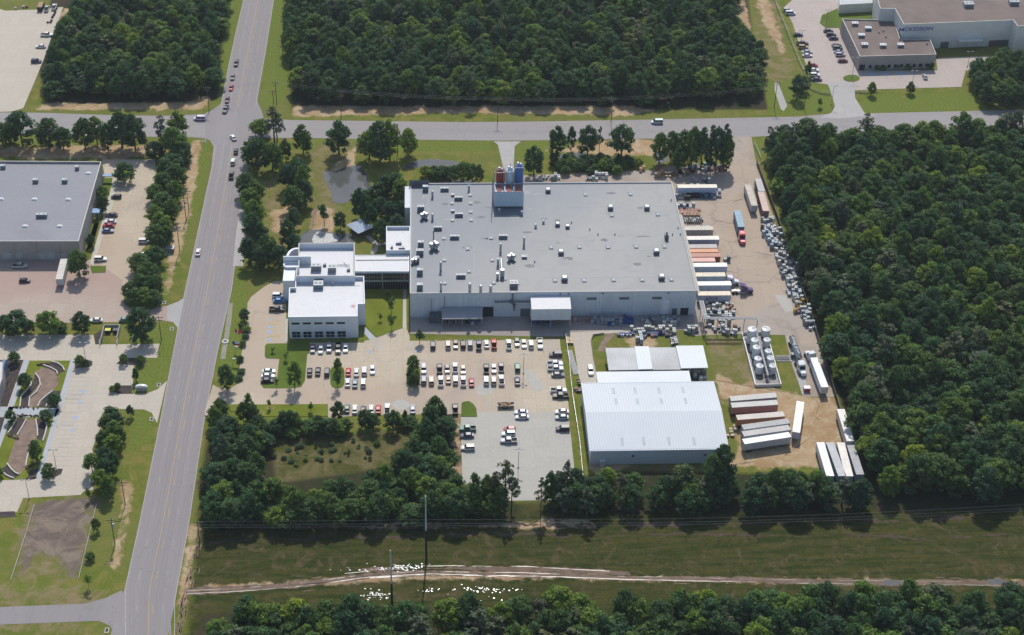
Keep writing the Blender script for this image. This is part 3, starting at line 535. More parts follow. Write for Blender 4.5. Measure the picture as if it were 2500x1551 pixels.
ribbon('worn_line', D((500,1292),(900,1276),(1400,1272),(2400,1280)), 1.4, pm('faint_worn_grass', (0.085,0.06,0.035), 0.3, 0.4, 0.95), 0.02, 0.9, 0, .3); ribbon('worn_line', D((500,1256),(900,1250),(1400,1250),(2450,1235)), 2.2, pm('faint_worn_grass'  , (0.085,0.06,0.035)), 0.02, 1.0, 0, .3)
streaks('clay_ruts', [(TRK, 0.2, 260, 0.9), (D((440,1415),(425,1512)), 0.3, 50, 0.6), (D((475,1270),(440,1440)), 0.25, 50, 0.9)], M_clay2, 0.030)
for k_, (rx_, ry_) in enumerate(((2.6,2.3),(3.4,3.0))):
    c_ = P(*B8(1855,430)); mb = MB()
    for i in range(26):
        a0_, a1_ = i*6.283/30, (i+.8)*6.283/30; mb.add([(c_.x+rx_*math.cos(q), c_.y+ry_*math.sin(q), .024) for q in (a0_,a1_)]+[(c_.x+(rx_+.16)*math.cos(q), c_.y+(ry_+.16)*math.sin(q), .024) for q in (a1_,a0_)], [(0,1,2,3)])
    mb.build('tyre_circle', M_track)['kind'] = 'structure'
def blobs(name, spots, mat, z, smin=0.15, smax=0.6):
    mb = MB()
    for (cx, cy, rx, ry, cnt) in spots:
        for _ in range(cnt):
            c = P(cx+random.gauss(0, rx), cy+random.gauss(0, ry)); r0 = random.uniform(smin, smax); k = 7; a0 = random.random()*6
            mb.add([(c.x+r0*1.5*random.uniform(.6,1.2)*math.cos(a0+i*6.283/k), c.y+r0*random.uniform(.6,1.2)*math.sin(a0+i*6.283/k), z) for i in range(k)], [tuple(range(k))])
    o = mb.build(name, mat); o['kind'] = 'structure'; return o
blobs('white_puddles', [(*B8(1450,500), 34, 4.5, 80), (*B8(1250,520), 20, 3, 10), (*B8(1250,690), 18, 6, 55), (*B8(1950,650), 45, 4, 50), (*B8(1620,660), 22, 2, 9), (*B8(2100,710), 30, 4, 8), (*B8(1380,790), 10, 5, 6), (*B8(1100,512), 25, 3, 5)], pm('glinting_shallow_water', (0.72,0.74,0.78), 0.05, 1, 0.2), 0.04, 0.07, 0.24)  # glint on the puddles painted as a white base colour
M_skid = pm('tyre_mark', (0.20,0.165,0.14), 0.3, 0.5, 0.8)
for q_ in (((670,690),(760,720),(830,790),(960,820),(1020,815)), ((760,730),(850,800),(1000,790)), ((900,1180),(1000,1130),(1200,1110),(1400,1150)), ((940,1200),(1060,1150),(1250,1170),(1440,1180)), ((940,1310),(1100,1340),(1300,1350),(1500,1400)), ((1010,600),(1150,560),(1120,400),(1080,200))): ribbon('tyre_mark', A4(*q_), .45, M_skid, 0.050, .12, 0, .45)
for q_ in (((1735,1000),(1800,930),(1880,950),(1950,1000)), ((1750,1105),(1860,1090),(1930,1040),(1950,960)), ((1700,905),(1760,915),(1850,930),(1960,950))): ribbon('tyre_mark', D(*q_), .6, pm('dirt_rut', (0.27,0.18,0.11), .25, .5, .95), 0.026, .25, 0, .4)
sheet('mud_puddle', [C5((1745,745),(1800,742),(1830,760),(1790,775),(1740,768)), C5((2250,740),(2330,738),(2350,765),(2270,770))], 0.038, M_mud)
# ================================================================ BUILDINGS
def building(name, label, cat, poly, H, wall, roof, parapet=0.7, thick=0.3, trim=None, group=None):
    root = empty(name, (0,0,0), 0, label, cat, group)
    w_ = ccw(poly); n_ = len(w_); inn = inset(w_, thick); zr = H-parapet
    mb = MB()
    mb.add([(x,y,0) for x,y in w_]+[(x,y,H) for x,y in w_], [(i,(i+1)%n_,n_+(i+1)%n_,n_+i) for i in range(n_)], 0)
    mb.add([(x,y,zr) for x,y in inn]+[(x,y,H) for x,y in inn], [(n_+i,n_+(i+1)%n_,(i+1)%n_,i) for i in range(n_)], 0)
    mb.add([(x,y,H) for x,y in w_]+[(x,y,H) for x,y in inn], [(i,(i+1)%n_,n_+(i+1)%n_,n_+i) for i in range(n_)], 1)
    mb.build('wall', [wall, trim or wall], root)
    rb = MB(); rb.add([(x,y,zr) for x,y in inset(w_, thick*0.5)], [tuple(range(n_))]); rb.build('roof', roof, root)
    root['_p'] = 0; del root['_p']; return root
def wpoly(pts, H): return W2(pts, H)
def facebox(root, name, mat, base0, base1, u0, u1, z0, z1, out=0.06, n=1):
    """panel on the wall face running base0->base1 (ground points), from u0..u1 metres along it, standing `out` proud of it"""
    a, b_ = Vector(base0), Vector(base1); d = (b_-a).normalized(); nn = Vector((d.y, -d.x))*out; p = a+d*u0; q = a+d*u1
    mb = MB(); mb.prism([tuple(p), tuple(q), tuple(q+nn), tuple(p+nn)] , z0, z1); return mb.build(name, mat, root)

# ---- main factory: world rectangle
FX0, FX1, FY0, FY1, FH = -6.7, 98.5, 493.1, 567.9, 11.08
ZR = FH-0.5
fac = building('factory', 'huge white-walled factory with a flat grey roof dotted with vents and rooftop units', 'factory', [(FX0,FY0),(FX1,FY0),(FX1,FY1),(FX0,FY1)], FH, M_wallw, M_roofgrey, 0.5, 0.35, M_trim)
def roofpt(q, z=ZR):
    p = P(q[0], q[1], z); return p.x, p.y
def unit(root, q, wd, dp, h, z=ZR, mat=None, name='rooftop_unit', dark=True):
    x, y = roofpt(q, z+h*0.5); mb = MB()
    mb.box(x-wd/2, y-dp/2, z+0.25, x+wd/2, y+dp/2, z+h, 0); mb.box(x-wd/2+.1, y-dp/2+.1, z, x+wd/2-.1, y+dp/2-.1, z+0.25, 1)
    if dark:
        mb.box(x-wd/2+.08, y-dp/2-.04, z+0.3, x+wd/2-.08, y-dp/2, z+h-.12, 1); mb.cyl(x+wd*.22, y, z+h, z+h+.08, min(wd, dp)*.2, 8, 1)
        if wd > 2.6: mb.cyl(x-wd*.22, y, z+h, z+h+.08, min(wd, dp)*.2, 8, 1)
    return mb.build(name, [mat or M_hvac, M_hvacd], root)
for x, y, wd in ((420,368,3),(365,600,3.6),(365,1010,3),(355,1105,3.6),(320,1190,2.4),(355,1330,2.9),(355,1500,2.9)): unit(fac, A2(x,y+8), wd*.75, 1.5, 2.2)
for x, y, wd in ((640,388,4.4),(800,493,4.2),(805,683,4.2),(562,838,4.2),(755,940,4.6),(1315,935,4.4),(828,1388,4.6)): unit(fac, A2(x,y), wd*.75, 1.0, 1.4)
unit(fac, A6(1855,450), 3.0, 2.4, 2.0); unit(fac, A2(1560,1168), 2.0, 1.5, 0.9); unit(fac, A2(735,455), 1.4, 1.2, 0.8); unit(fac, A2(735,640), 1.4, 1.2, 0.8)
def vent(root, q, r, h, z=ZR, cap=True):
    p = P(q[0], q[1], z); mb = MB(); mb.cyl(p.x, p.y, z, z+h, r, 10, 0)
    if cap: mb.cyl(p.x, p.y, z+h, z+h+.35, r*1.5, 10, 0, r*.5)
    return mb.build('roof_vent', M_steel, root)
for x, y, h in ((500,480,2.6),(920,408,2.4),(500,740,2.4),(1555,1035,3.4),(1285,1110,3.4),(595,1328,3.6),(1255,1270,2.8),(598,1560,3.4),(1270,655,1.6),(1530,685,1.6),(1780,780,1.0),(1690,830,1.2)): vent(fac, A2(x,y), .42, h)
for x, y, h in ((1200,568,3.6),(1362,565,2.6),(1510,560,2.4)): vent(fac, A6(x,y), .55, h)
for x, y in ((450,778),(125,775),(660,858),(950,915),(755,915),(1615,915),(1705,915),(25,1230),(1680,840),(1600,520)): vent(fac, A3(x,y), .2, .6)
def skyl(q):
    x, y = roofpt(q); mb = MB(); mb.box(x-.75, y-1.2, ZR, x+.75, y+1.2, ZR+.3, 0); mb.box(x-.3, y-.6, ZR+.3, x+.35, y+.2, ZR+.36, 1); mb.box(x-1.1,y-1.6,ZR,x+1.1,y+1.6,ZR+.015,2)
    return mb.build('roof_hatch', [M_hvacd, M_hvac, M_roofpatch], fac)
M_roofpatch = pm('roof_patch', (0.34,0.34,0.34), 0.06, 0.5)
for q in ((935,455),(940,550),(940,650),(945,745),(725,550),(730,745),(630,955),(1175,950),(905,1075),(635,1205),(1190,1205),(920,1335),(640,1470),(1205,1465)): skyl(A2(*q))
for q in ((610,450),(1130,445),(915,690),(1445,680),(215,1060),(540,1055),(870,1055),(1195,1050),(1520,1050),(260,1440),(595,1440),(935,1435),(1265,1435),(1600,1430)): skyl(A3(*q))
def hood(q, s=1.0):
    x, y = roofpt(q, ZR+.8); mb = MB(); mb.box(x-.8*s, y-.8*s, ZR, x+.8*s, y+.8*s, ZR+.5*s, 0); mb.obox((x,y), 0, 2.0*s, 2.0*s, ZR+.5*s, ZR+1.2*s, 0, 1); mb.obox((x,y), 0, 2.0*s, 2.0*s, ZR+1.2*s, ZR+1.6*s, 1, .6)
    return mb.build('exhaust_hood', [M_dsteel, M_steel], fac)
for q, s in (((180,400),1),((290,790),.9),((405,815),.8),((900,600),1.05),((1320,600),1.05),((330,1115),1.05),((1430,1110),1.1),((370,1420),1.15),((1490,1405),1.15)): hood(A3(*q), s)
def collector(q, s=1.0):
    p = P(q[0], q[1], ZR); mb = MB(); x, y = p.x, p.y
    for dx, dy, r in ((-.8,0,.7),(.8,.3,.6),(0,1.2,.5)): mb.cyl(x+dx*s, y+dy*s, ZR+1*s, ZR+2.6*s, r*s, 10, 0); mb.cyl(x+dx*s, y+dy*s, ZR, ZR+1*s, .1, 8, 0, r*s)
    mb.tube((x-1.6*s,y,ZR+1.8*s),(x+1.8*s,y+.5,ZR+1.8*s),.22,6,1); mb.box(x-1.7*s,y-1.1*s,ZR,x+1.7*s,y+1.6*s,ZR+.2,1)
    return mb.build('dust_collector', [M_steel, M_dsteel], fac)
collector(A2(405,735)); collector(A2(520,1090), 1.2); collector(A2(1410,1215)); collector(A2(290,1250), .8)
mb = MB(); p = P(*A2(1305,1400), ZR); mb.tube((p.x,p.y,ZR+.4),(p.x,p.y+9,ZR+1.6),.55,10,0); mb.cyl(p.x,p.y,ZR,ZR+3.4,.8,12,0); mb.cyl(p.x-1.8,p.y-1,ZR,ZR+2.4,.5,10,0); mb.box(p.x-2,p.y-2.2,ZR,p.x+1.6,p.y+.6,ZR+.25,1); mb.build('exhaust_duct', [M_steel, M_dsteel], fac)
mb = MB(); p = P(*A2(513,1040), ZR); mb.cyl(p.x,p.y,ZR,ZR+7.0,.22,8,0); mb.build('exhaust_stack', M_dsteel, fac)
mb = MB(); p = P(*A3(1545,960), ZR); mb.box(p.x-.7,p.y-1,ZR,p.x+.7,p.y+1,ZR+2.2); mb.cyl(p.x,p.y,ZR+2.2,ZR+3.2,.35,8); mb.build('fan_housing', M_dsteel, fac)
# conduit and seams on the roof
mb = MB()
for (a_, b_) in ((A2(462,770),A2(1640,770)),(A2(462,1112),A2(1640,1112)),(A2(462,1425),A2(1560,1425)),(A2(470,412),A2(1200,412)),(A2(452,672),A2(1200,672)),(A2(440,350),A2(440,760)),(A2(458,350),A2(458,760)),(A2(435,960),A2(435,1150)),(A2(262,400),A2(262,1560)),(A2(244,400),A2(244,1560)),(A3(170,598),A3(1560,590)),(A3(0,1100),A3(1600,1095)),(A3(0,1410),A3(1750,1400)),(A3(640,915),A3(1500,910)),(A3(190,410),A3(210,900)),(A2(980,940),A2(990,1420)),(A2(1640,1110),A2(1650,1560)),(A3(1140,680),A3(1180,900)),(A3(1600,960),A3(1670,1500)),(A3(1410,700),A3(1440,900))):
    p, q = P(*a_, ZR), P(*b_, ZR); d = (q-p).normalized(); nn = Vector((-d.y, d.x, 0))*0.09
    mb.add([(p-nn)[:2]+(ZR+.012,) if False else (p.x-nn.x,p.y-nn.y,ZR+.012),(q.x-nn.x,q.y-nn.y,ZR+.012),(q.x+nn.x,q.y+nn.y,ZR+.012),(p.x+nn.x,p.y+nn.y,ZR+.012)], [(0,1,2,3)])
mb.build('roof_conduit', M_dsteel, fac)
M_shaderoof = slab('cloud_shaded_grey_membrane', (0.150,0.170,0.200), (15,9.4), 0.05, 0.75, 0.02, 0.5, (0.20,0.21,0.225), 0.02, tint=(0.135,0.155,0.19), rough=0.55, sub=0.4)  # cloud shade painted into the roof colour, deepest towards the north-west
nl = M_shaderoof.node_tree; pb = nl.nodes['Principled BSDF']; colin = pb.inputs['Base Color'].links[0].from_socket; tcx = nl.nodes.new('ShaderNodeTexCoord'); sep = nl.nodes.new('ShaderNodeSeparateXYZ'); nl.links.new(tcx.outputs['Object'], sep.inputs[0])
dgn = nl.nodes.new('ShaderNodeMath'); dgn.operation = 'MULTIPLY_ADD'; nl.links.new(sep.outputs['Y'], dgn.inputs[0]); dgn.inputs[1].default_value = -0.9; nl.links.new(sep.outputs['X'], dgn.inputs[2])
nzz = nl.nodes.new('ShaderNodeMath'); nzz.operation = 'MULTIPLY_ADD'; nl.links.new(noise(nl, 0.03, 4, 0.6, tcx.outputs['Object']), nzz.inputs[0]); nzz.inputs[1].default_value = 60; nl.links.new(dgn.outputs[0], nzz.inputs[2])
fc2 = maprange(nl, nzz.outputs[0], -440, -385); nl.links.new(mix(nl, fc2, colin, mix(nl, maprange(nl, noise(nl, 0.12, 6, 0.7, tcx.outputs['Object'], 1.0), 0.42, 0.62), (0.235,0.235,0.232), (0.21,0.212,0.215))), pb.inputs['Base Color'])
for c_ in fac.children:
    if c_.name.startswith('roof') and c_.data.materials and c_.data.materials[0] == M_roofgrey: c_.data.materials[0] = M_shaderoof
rp_ = np.random.default_rng(5)
for i_, (mt_, cnt_) in enumerate(((M_roofpatch, 26), (pm('dark_ponding_stain', (0.20,0.205,0.21), .1, .4), 20))):
    for _ in range(cnt_):
        mb = MB(); x_, y_ = rp_.uniform(FX0+4, FX1-5), rp_.uniform(FY0+3, FY1-5); r1, r2 = rp_.uniform(.5, 2.2), rp_.uniform(.4, 1.3)
        if i_ == 0: mb.add([(x_-r1,y_-r2,ZR+.008),(x_+r1,y_-r2,ZR+.008),(x_+r1,y_+r2,ZR+.008),(x_-r1,y_+r2,ZR+.008)], [(0,1,2,3)])
        else: mb.add([(x_+r1*1.3*rp_.uniform(.6,1.2)*math.cos(q), y_+r2*rp_.uniform(.6,1.2)*math.sin(q), ZR+.005) for q in np.linspace(0, 6.283, 10)[:-1]], [tuple(range(9))])
        mb.build(('roof_patch','ponding_stain')[i_], mt_, fac)
# east gutter pipe bundle along the dock wall
mb = MB()
for k in range(3): mb.tube((FX1+.5+.35*k, FY0+.5, 10.2-.3*k), (FX1+.5+.35*k, FY1-22, 10.2-.3*k), .16, 6)
mb.build('pipe_bundle', M_trim, fac)
# south face
S0, S1 = (FX0,FY0), (FX1,FY0)
def fpx(q): return P(q[0], q[1], 0).x-FX0
def wx(z6x, zoom=A6, y=940): return P(*zoom(z6x, y), 0).x-FX0
def fdoor(u0, u1, z0, z1, mat=M_dark, name='door', out=0.05): return facebox(fac, name, mat, S0, S1, u0, u1, z0, z1, out)
fdoor(wx(1392), wx(1550), 0.02, 4.6, M_dark, 'dock_door'); fdoor(wx(1950), wx(2090), 0.02, 3.6, M_dsteel, 'dock_door')
fdoor(wx(1950,A7,810), wx(2055,A7,810), 0.02, 3.2, M_dark, 'dock_door'); fdoor(wx(1840,A7,810), wx(1905,A7,810), 0.02, 3.0, M_dsteel, 'door')
for x in (700,1130,1560): fdoor(wx(x,A7,810), wx(x+130,A7,810), 7.3, 8.4, M_dsteel, 'louvre')
M_louv = M_dsteel
for x in (1060,1130,1250,1310,830,700): fdoor(wx(x), wx(x+14), 3.5, 9.5, M_wallo, 'downpipe', .12)
for x in (850,880,1330): fdoor(wx(x,A7,810), wx(x+14,A7,810), 0.1, 10.2, M_wallo, 'downpipe', .14)
for x in (340,450,900,1760): fdoor(wx(x,A7,810), wx(x+22,A7,810), 10.0, 10.45, M_dsteel, 'scupper', .25)
fdoor(0.02, FX1-FX0-.04, 9.3, 9.42, M_wallo, 'wall_band', .05)
def canopy(x0, x1, y0, y1, z0, z1, zb, name='canopy', rmat=M_dsteel, wmat=M_wallw, posts=3):
    """roofed loading canopy: slab roof, side skirt down to zb, posts"""
    mb = MB(); mb.add([(x0,y0,z0),(x1,y0,z0),(x1,y1,z1),(x0,y1,z1)], [(0,1,2,3)], 0)
    mb.add([(x0,y0,zb),(x1,y0,zb),(x1,y0,z0),(x0,y0,z0),(x0,y1,zb),(x1,y1,zb),(x1,y1,z1),(x0,y1,z1)], [(0,1,2,3),(0,3,7,4),(1,5,6,2)], 1)
    for i in range(posts):
        xx = x0+.1+(x1-x0-.4)*i/(posts-1); mb.box(xx, y0+.02, 0, xx+.2, y0+.22, zb, 2)
    return mb.build(name, [rmat, wmat, M_steel], fac)
cx0, cx1 = P(*A6(650,945)).x+1.5, P(*A6(1385,945)).x-.6
canopy(P(*A6(785,945),3.8).x, P(*A6(1388,945),3.8).x, FY0-6.0, FY0-.05, 3.8, 4.9, 3.4, rmat=pm('slate_grey_sheet', (0.30,0.31,0.33), .06, .4, .5), wmat=M_steel)
bx0, bx1 = P(*A6(2108,945),3.6).x, P(*A7(500,835),3.6).x
canopy(bx0, bx1, FY0-7.2, FY0-.05, 8.6, 9.6, 3.6, name='loading_bay', rmat=M_roofw, wmat=M_wallw)
mb = MB(); zz = 7.0   # duct runs on the south face
u = lambda x: FX0+wx(x)
mb.tube((u(1560),FY0-.8,7.3),(u(2085),FY0-.8,7.3),.28,8); mb.tube((u(1830),FY0-.8,11.5),(u(1830),FY0-.8,6.2),.3,8); mb.tube((u(1855),FY0-.9,6.2),(u(1855),FY0-.9,3.2),.5,10,0,.2); mb.box(u(1790),FY0-1.4,6.9,u(1850),FY0-.2,7.8)
mb.build('duct_run', M_dsteel, fac)
mb = MB(); mb.box(u(600), FY0-3.4, 0, u(770), FY0-.1, 2.4)
for k in range(4): mb.tube((u(600),FY0-3.6+k,3),(u(780),FY0-3.6+k,3),.08,6)
for xx in (600,640,690,770): mb.tube((u(xx),FY0-3.5,0),(u(xx),FY0-3.5,4.2),.08,6)
mb.tube((u(825),FY0-.5,3),(u(825),FY0-.5,9.8),.12,6); mb.tube((u(630),FY0-.5,2),(u(630),FY0-.5,8.6),.08,6)
mb.build('pipe_rack', M_dsteel, fac)
# white process tank against the south wall
tk = empty('process_tank', (P(*A7(1750,830)).x, P(*A7(1750,830)).y+1.5, 0), 0, 'single white upright tank standing against the south factory wall near the right end', 'tank')
mb = MB(); mb.cyl(0,0,1.2,6.6,1.9,20,0); mb.cyl(0,0,6.6,7.3,1.9,20,0,.5); mb.build('shell', M_tank, tk)
for a_ in (0,1.57,3.14,4.71): mb = MB(); mb.cyl(1.4*math.cos(a_),1.4*math.sin(a_),0,1.2,.12,6); mb.build('leg', M_steel, tk)
# ---- silo tower
a0, a1 = P(*C1(275,1400), ZR), P(*C1(985,1400), ZR); tx0, tx1, ty0 = a0.x, a1.x, a0.y; ty1 = FY1-.1
tow_h = hgt(C1(275,1400), C1(270,1000)); 
def zat(pt, py):
    lo, hi = 0., 60.
    for _ in range(30):
        md = (lo+hi)/2
        if proj((pt[0], pt[1], md))[1] > py: lo = md
        else: hi = md
    return lo
TZ = zat((tx0, ty0), C1(0,1000)[1])
tow = empty('silo_tower', (0,0,0), 0, 'pale blue tower on the factory roof edge carrying red, silver and blue silos', 'silo tower')
mb = MB(); ty1b = min(ty0+6.5, FY1); mb.box(tx0, ty0, ZR+.8, tx1, ty0+.2, TZ); mb.box(tx0, ty0+.2, ZR+.8, tx0+.2, ty1b, TZ); mb.box(tx1-.2, ty0+.2, ZR+.8, tx1, ty1b, TZ); mb.box(tx0+.2, ty1b-.2, ZR+.8, tx1-.2, ty1b, TZ); mb.box(tx0+.2,ty0+.2,TZ-1.2,tx1-.2,ty1b-.2,TZ-1.0)
mb.build('housing', pm('pale_blue_cladding', (0.50,0.60,0.68), .04, .3, .5), tow)
mb = MB()
for i in range(4): xx = tx0+.2+(tx1-tx0-.4)*i/3; mb.box(xx-.12, ty0+.3, ZR, xx+.12, ty0+.54, ZR+.8); mb.box(xx-.1, ty0+.25, TZ-1, xx+.1, ty1b, TZ+.15)
mb.box(tx0,ty0-.05,TZ,tx1,ty0+.1,TZ+.12); mb.tube((tx0-.8,ty0+1,ZR),(tx0-.8,ty0+1,TZ+6),.12,6); mb.tube((tx0-.8,ty0+3,ZR),(tx0-.8,ty0+3,TZ+4),.12,6); mb.tube((tx0-.8,ty0+1,TZ+.5),(tx0-.8,ty0+3,TZ+.5),.08,6)
mb.build('frame', M_dsteel, tow)
for i in range(3):
    xx = tx0+(tx1-tx0)*(i+.5)/3; mb = MB(); mb.box(xx-.9, ty0+.6, TZ-1, xx+.9, ty1b-.5, TZ-.35); mb.build('grating', pm('rust_red_grating', (0.34,0.10,0.08), .2, 2), tow)
sy = ty1b+2.2
for i, (cxp, col, ty_) in enumerate((((400),(0.30,0.045,0.05),470),((630),(0.55,0.66,0.78),450),((848),(0.08,0.17,0.42),350))):
    xx = P(*C1(cxp,700), 14).x; top = zat((xx, sy), C1(0,ty_)[1]); m_ = pm('silo_paint_%s' % ('red','silver','blue')[i], col, .06, .5, .4)
    s_ = MB(); s_.cyl(xx, sy, 2.5, top, 1.72, 24, 0); s_.cyl(xx, sy, .6, 2.5, .5, 24, 0, 1.72); s_.cyl(xx, sy, top, top+.6, 1.72, 24, 0, .6); so_ = s_.build('silo', m_, tow, False); so_['label'] = ('dark red','silver grey','dark blue')[i]+' silo'
    c_ = MB(); capc = M_steel
    for t in range(12): aa = t*math.pi/6; c_.tube((xx+1.7*math.cos(aa), sy+1.7*math.sin(aa), top-.1), (xx+1.7*math.cos(aa), sy+1.7*math.sin(aa), top+1.0), .05, 4)
    c_.cyl(xx-.5, sy, top+.5, top+1.5, .45, 8, 1); c_.cyl(xx+.6, sy-.3, top+.5, top+1.3, .4, 8, 1); c_.tube((xx+.1,sy,top),(xx+.1,sy,top+3.2),.1,6,0); c_.box(xx-1.7,sy-1.72,top-.05,xx+1.7,sy-1.6,top+.05,0)
    c_.build('railing', [M_steel, M_tank], so_)
mb = MB()
for xx in (tx0, (2*tx0+tx1)/3, (tx0+2*tx1)/3, tx1): mb.box(xx-.1, sy-2, 0, xx+.1, sy-1.8, TZ+5); mb.box(xx-.1, sy+1.8, 0, xx+.1, sy+2, TZ+5)
mb.build('support_frame', M_steel, tow)
# NW stair head
nwb = MB(); p = P(*A2(205,480), FH); nwb.box(FX0-2.2, 551, 0, FX0-.02, 566.5, FH-.6); nwb.build('annex', M_wallw, fac)
mb = MB(); 
for (xa, xb) in ((A2(232,283)[0], A2(458,283)[0]),):
    pa, pb = P(xa, A2(0,340)[1], FH), P(xb, A2(0,340)[1], FH); mb.box(pa.x, pa.y, FH-.5, pb.x, pb.y+.1, FH+2.2)
mb.build('screen_wall', M_dsteel, fac)

# ---- office campus
OH = hgt(A5(495,1310), A5(490,1062))
off = building('office_block', 'white two-storey office block nearest the parking, with five dark window bays', 'office', wpoly(A5((490,1060),(500,720),(570,715),(572,590),(1365,586),(1375,905),(1290,910),(1290,1050)), OH), OH, M_wallo, M_roofw, 1.5, .35)
pb0, pb1 = P(*A5(495,1310)), P(*A5(1303,1305)); b0, b1 = (pb0.x, pb0.y), (pb1.x, pb1.y); wx5 = lambda x: (P(*A5(x,1305)).x-pb0.x)
yb = min(p[1] for p in wpoly(A5((490,1060),(1290,1050)), OH)); rp = wpoly(A5((490,1060),(1290,1050)), OH); b0, b1 = rp[0], rp[1]
for i, x in enumerate((525,655,788,918,1050)):
    u0 = P(*A5(x,1160), 6.8).x-b0[0]; u1 = P(*A5(x+93,1160), 6.8).x-b0[0]
    wn = facebox(off, 'window', M_glass, b0, b1, u0, u1, 6.3, 7.15, .05)
    u0 = P(*A5(x+8,1275), 2).x-b0[0]; u1 = P(*A5(x+103,1275), 2).x-b0[0]
    fr = facebox(off, 'window', M_glass, b0, b1, u0, u1, .5, 3.0, .06)
    mb = MB(); zz = (.5, 1.75, 3.0); Y = b0[1]-.06
    mb.box(b0[0]+u0-.25, Y-.35, 0.0, b0[0]+u0, Y+.05, 3.15); mb.box(b0[0]+u1, Y-.35, 0.0, b0[0]+u1+.25, Y+.05, 3.15); mb.box(b0[0]+(u0+u1)/2-.05, Y-.08, .5, b0[0]+(u0+u1)/2+.05, Y, 3.0); mb.box(b0[0]+u0, Y-.08, 1.7, b0[0]+u1, Y, 1.8)
    mb.build('frame', M_wallo, fr)
def ounit(root, q, wd, dp, h, z, dark=True): return unit(root, q, wd, dp, h, z, M_hvac)
OZ = OH-1.5
ounit(off, A5(838,690), 3.6, 3.0, 2.0, OZ); ounit(off, A5(845,625), 3.4, 1.8, 1.9, OZ); ounit(off, A5(543,745), 1.4, 1.2, .8, OZ); vent(off, A5(1005,690), .25, .9, OZ)
mb = MB()
for k in range(6): p = P(*A5(950+k*60,700), OZ); mb.box(p.x-.15,p.y-.15,OZ,p.x+.15,p.y+.15,OZ+.2)
p = P(*A5(920,700), OZ); q = P(*A5(1320,700), OZ); mb.tube((p.x,p.y,OZ+.25),(q.x,q.y,OZ+.25),.06,5); mb.build('roof_pipe', M_steel, off)
mb = MB(); p = P(*A5(1240,935), OZ); s5 = []
for k in range(10): rr = 1.2 if k % 2 == 0 else .6; s5.append((p.x+rr*math.sin(k*math.pi/5), p.y+rr*1.2*math.cos(k*math.pi/5)))
mb.prism(s5, OZ+.005, OZ+.02); mb.build('roof_emblem', pm('faded_red_paint', (0.58,0.38,0.37), .15, 1), off)
BH = 11.2
bck = building('rear_office_wing', 'white rear office wing with high parapet, just behind the front office block', 'office', wpoly(A5((608,205),(1255,202),(1258,584),(575,588),(580,500),(606,480)), BH), BH, M_wallo, M_roofw, 2.4, .35, M_trim)
BZ = BH-2.4
ounit(bck, A5(812,485), 3.8, 2.2, 2.3, BZ); ounit(bck, A5(995,500), 3.0, 2.6, 2.3, BZ); ounit(bck, A5(1185,510), 1.2, 1.2, 1.0, BZ); ounit(bck, A5(910,455), 1.2, 1.2, 1.0, BZ)
mb = MB(); 
for a_, b_ in (((1050,460),(1200,460)),((1050,475),(1200,480)),((1130,430),(1190,520))): p, q = P(*A5(*a_), BZ), P(*A5(*b_), BZ); mb.tube((p.x,p.y,BZ+.3),(q.x,q.y,BZ+.3),.09,5)
mb.build('roof_pipe', M_steel, bck)
mb = MB(); SH = 12.2; pa, pb = P(*A5(430,357), SH), P(*A5(750,357), SH); mb.box(pa.x, pa.y-.4, 0, pb.x, pa.y, SH); mb.build('screen_wall', M_wallo, bck)
def ringwall(name, pts, wd, z0, z1, root, mat): mb = MB(); mb.path(W2(pts, z1), wd, z0, z1); return mb.build(name, mat, root)
ringwall('curved_wall', A5((480,352),(490,330),(510,300),(540,278),(570,268),(606,266)), .9, 0, 10.6, bck, M_wallo)
TW = 9.6; tp = W2(A5((608,438),(470,438),(448,448),(440,465),(448,484),(470,494),(608,494)), TW); mb = MB(); mb.prism(tp, 0, TW, 0, 1)
tb = mb.build('curved_tower', [M_wallo, M_wallo], bck)
mb = MB(); mb.path(tp, .5, TW, TW+.6); mb.build('coping', M_wallo, tb)
mb = MB(); pa, pb = P(*A5(442,500), 9.2), P(*A5(575,500), 9.2); y2 = P(*A5(575,640), 9.2).y; mb.box(pa.x, y2, 0, pb.x, pa.y, 9.2); mb.build('entry_volume', [M_wallo], bck)
LH = 8.2
lnk = building('glass_link', 'low white-roofed link with a dark glass front joining office and factory', 'link building', wpoly(A5((1262,345),(1620,343),(1885,343),(1885,532),(1262,532)), LH), LH, M_wallo, M_roofw, .15, .3)
lp = wpoly(A5((1262,532),(1885,532)), LH); l0, l1 = (lp[0][0], lp[0][1]), (lp[1][0], lp[0][1]); yL = min(lp[0][1], lp[1][1])-.02
l0 = (lp[0][0], yL); l1 = (lp[1][0], yL); W_ = l1[0]-l0[0]
gl = facebox(lnk, 'glass_front', M_glass, l0, l1, .3, W_-.2, .1, 7.3, .1)
mb = MB()
for k in range(21): xx = l0[0]+.3+(W_-.6)*k/20; mb.box(xx-.04, yL-.2, .1, xx+.04, yL-.12, 7.3)
for z_ in (3.6, 4.3, 5.7): mb.box(l0[0]+.3, yL-.22, z_, l1[0]-.2, yL-.12, z_+.12)
mb.box(l0[0]+.3, yL-.25, 3.65, l1[0]-.2, yL-.12, 4.35); mb.box(l0[0]+W_*.5-.2, yL-.35, 0, l0[0]+W_*.5+.2, yL-.12, 7.3); mb.build('mullion', M_steel, gl)
mb = MB(); p = P(*A5(1262,403), LH); mb.box(l0[0], p.y-.1, LH-.12, l1[0], p.y+.1, LH+.12); mb.build('roof_ridge', M_trim, lnk)
NH = 10.0
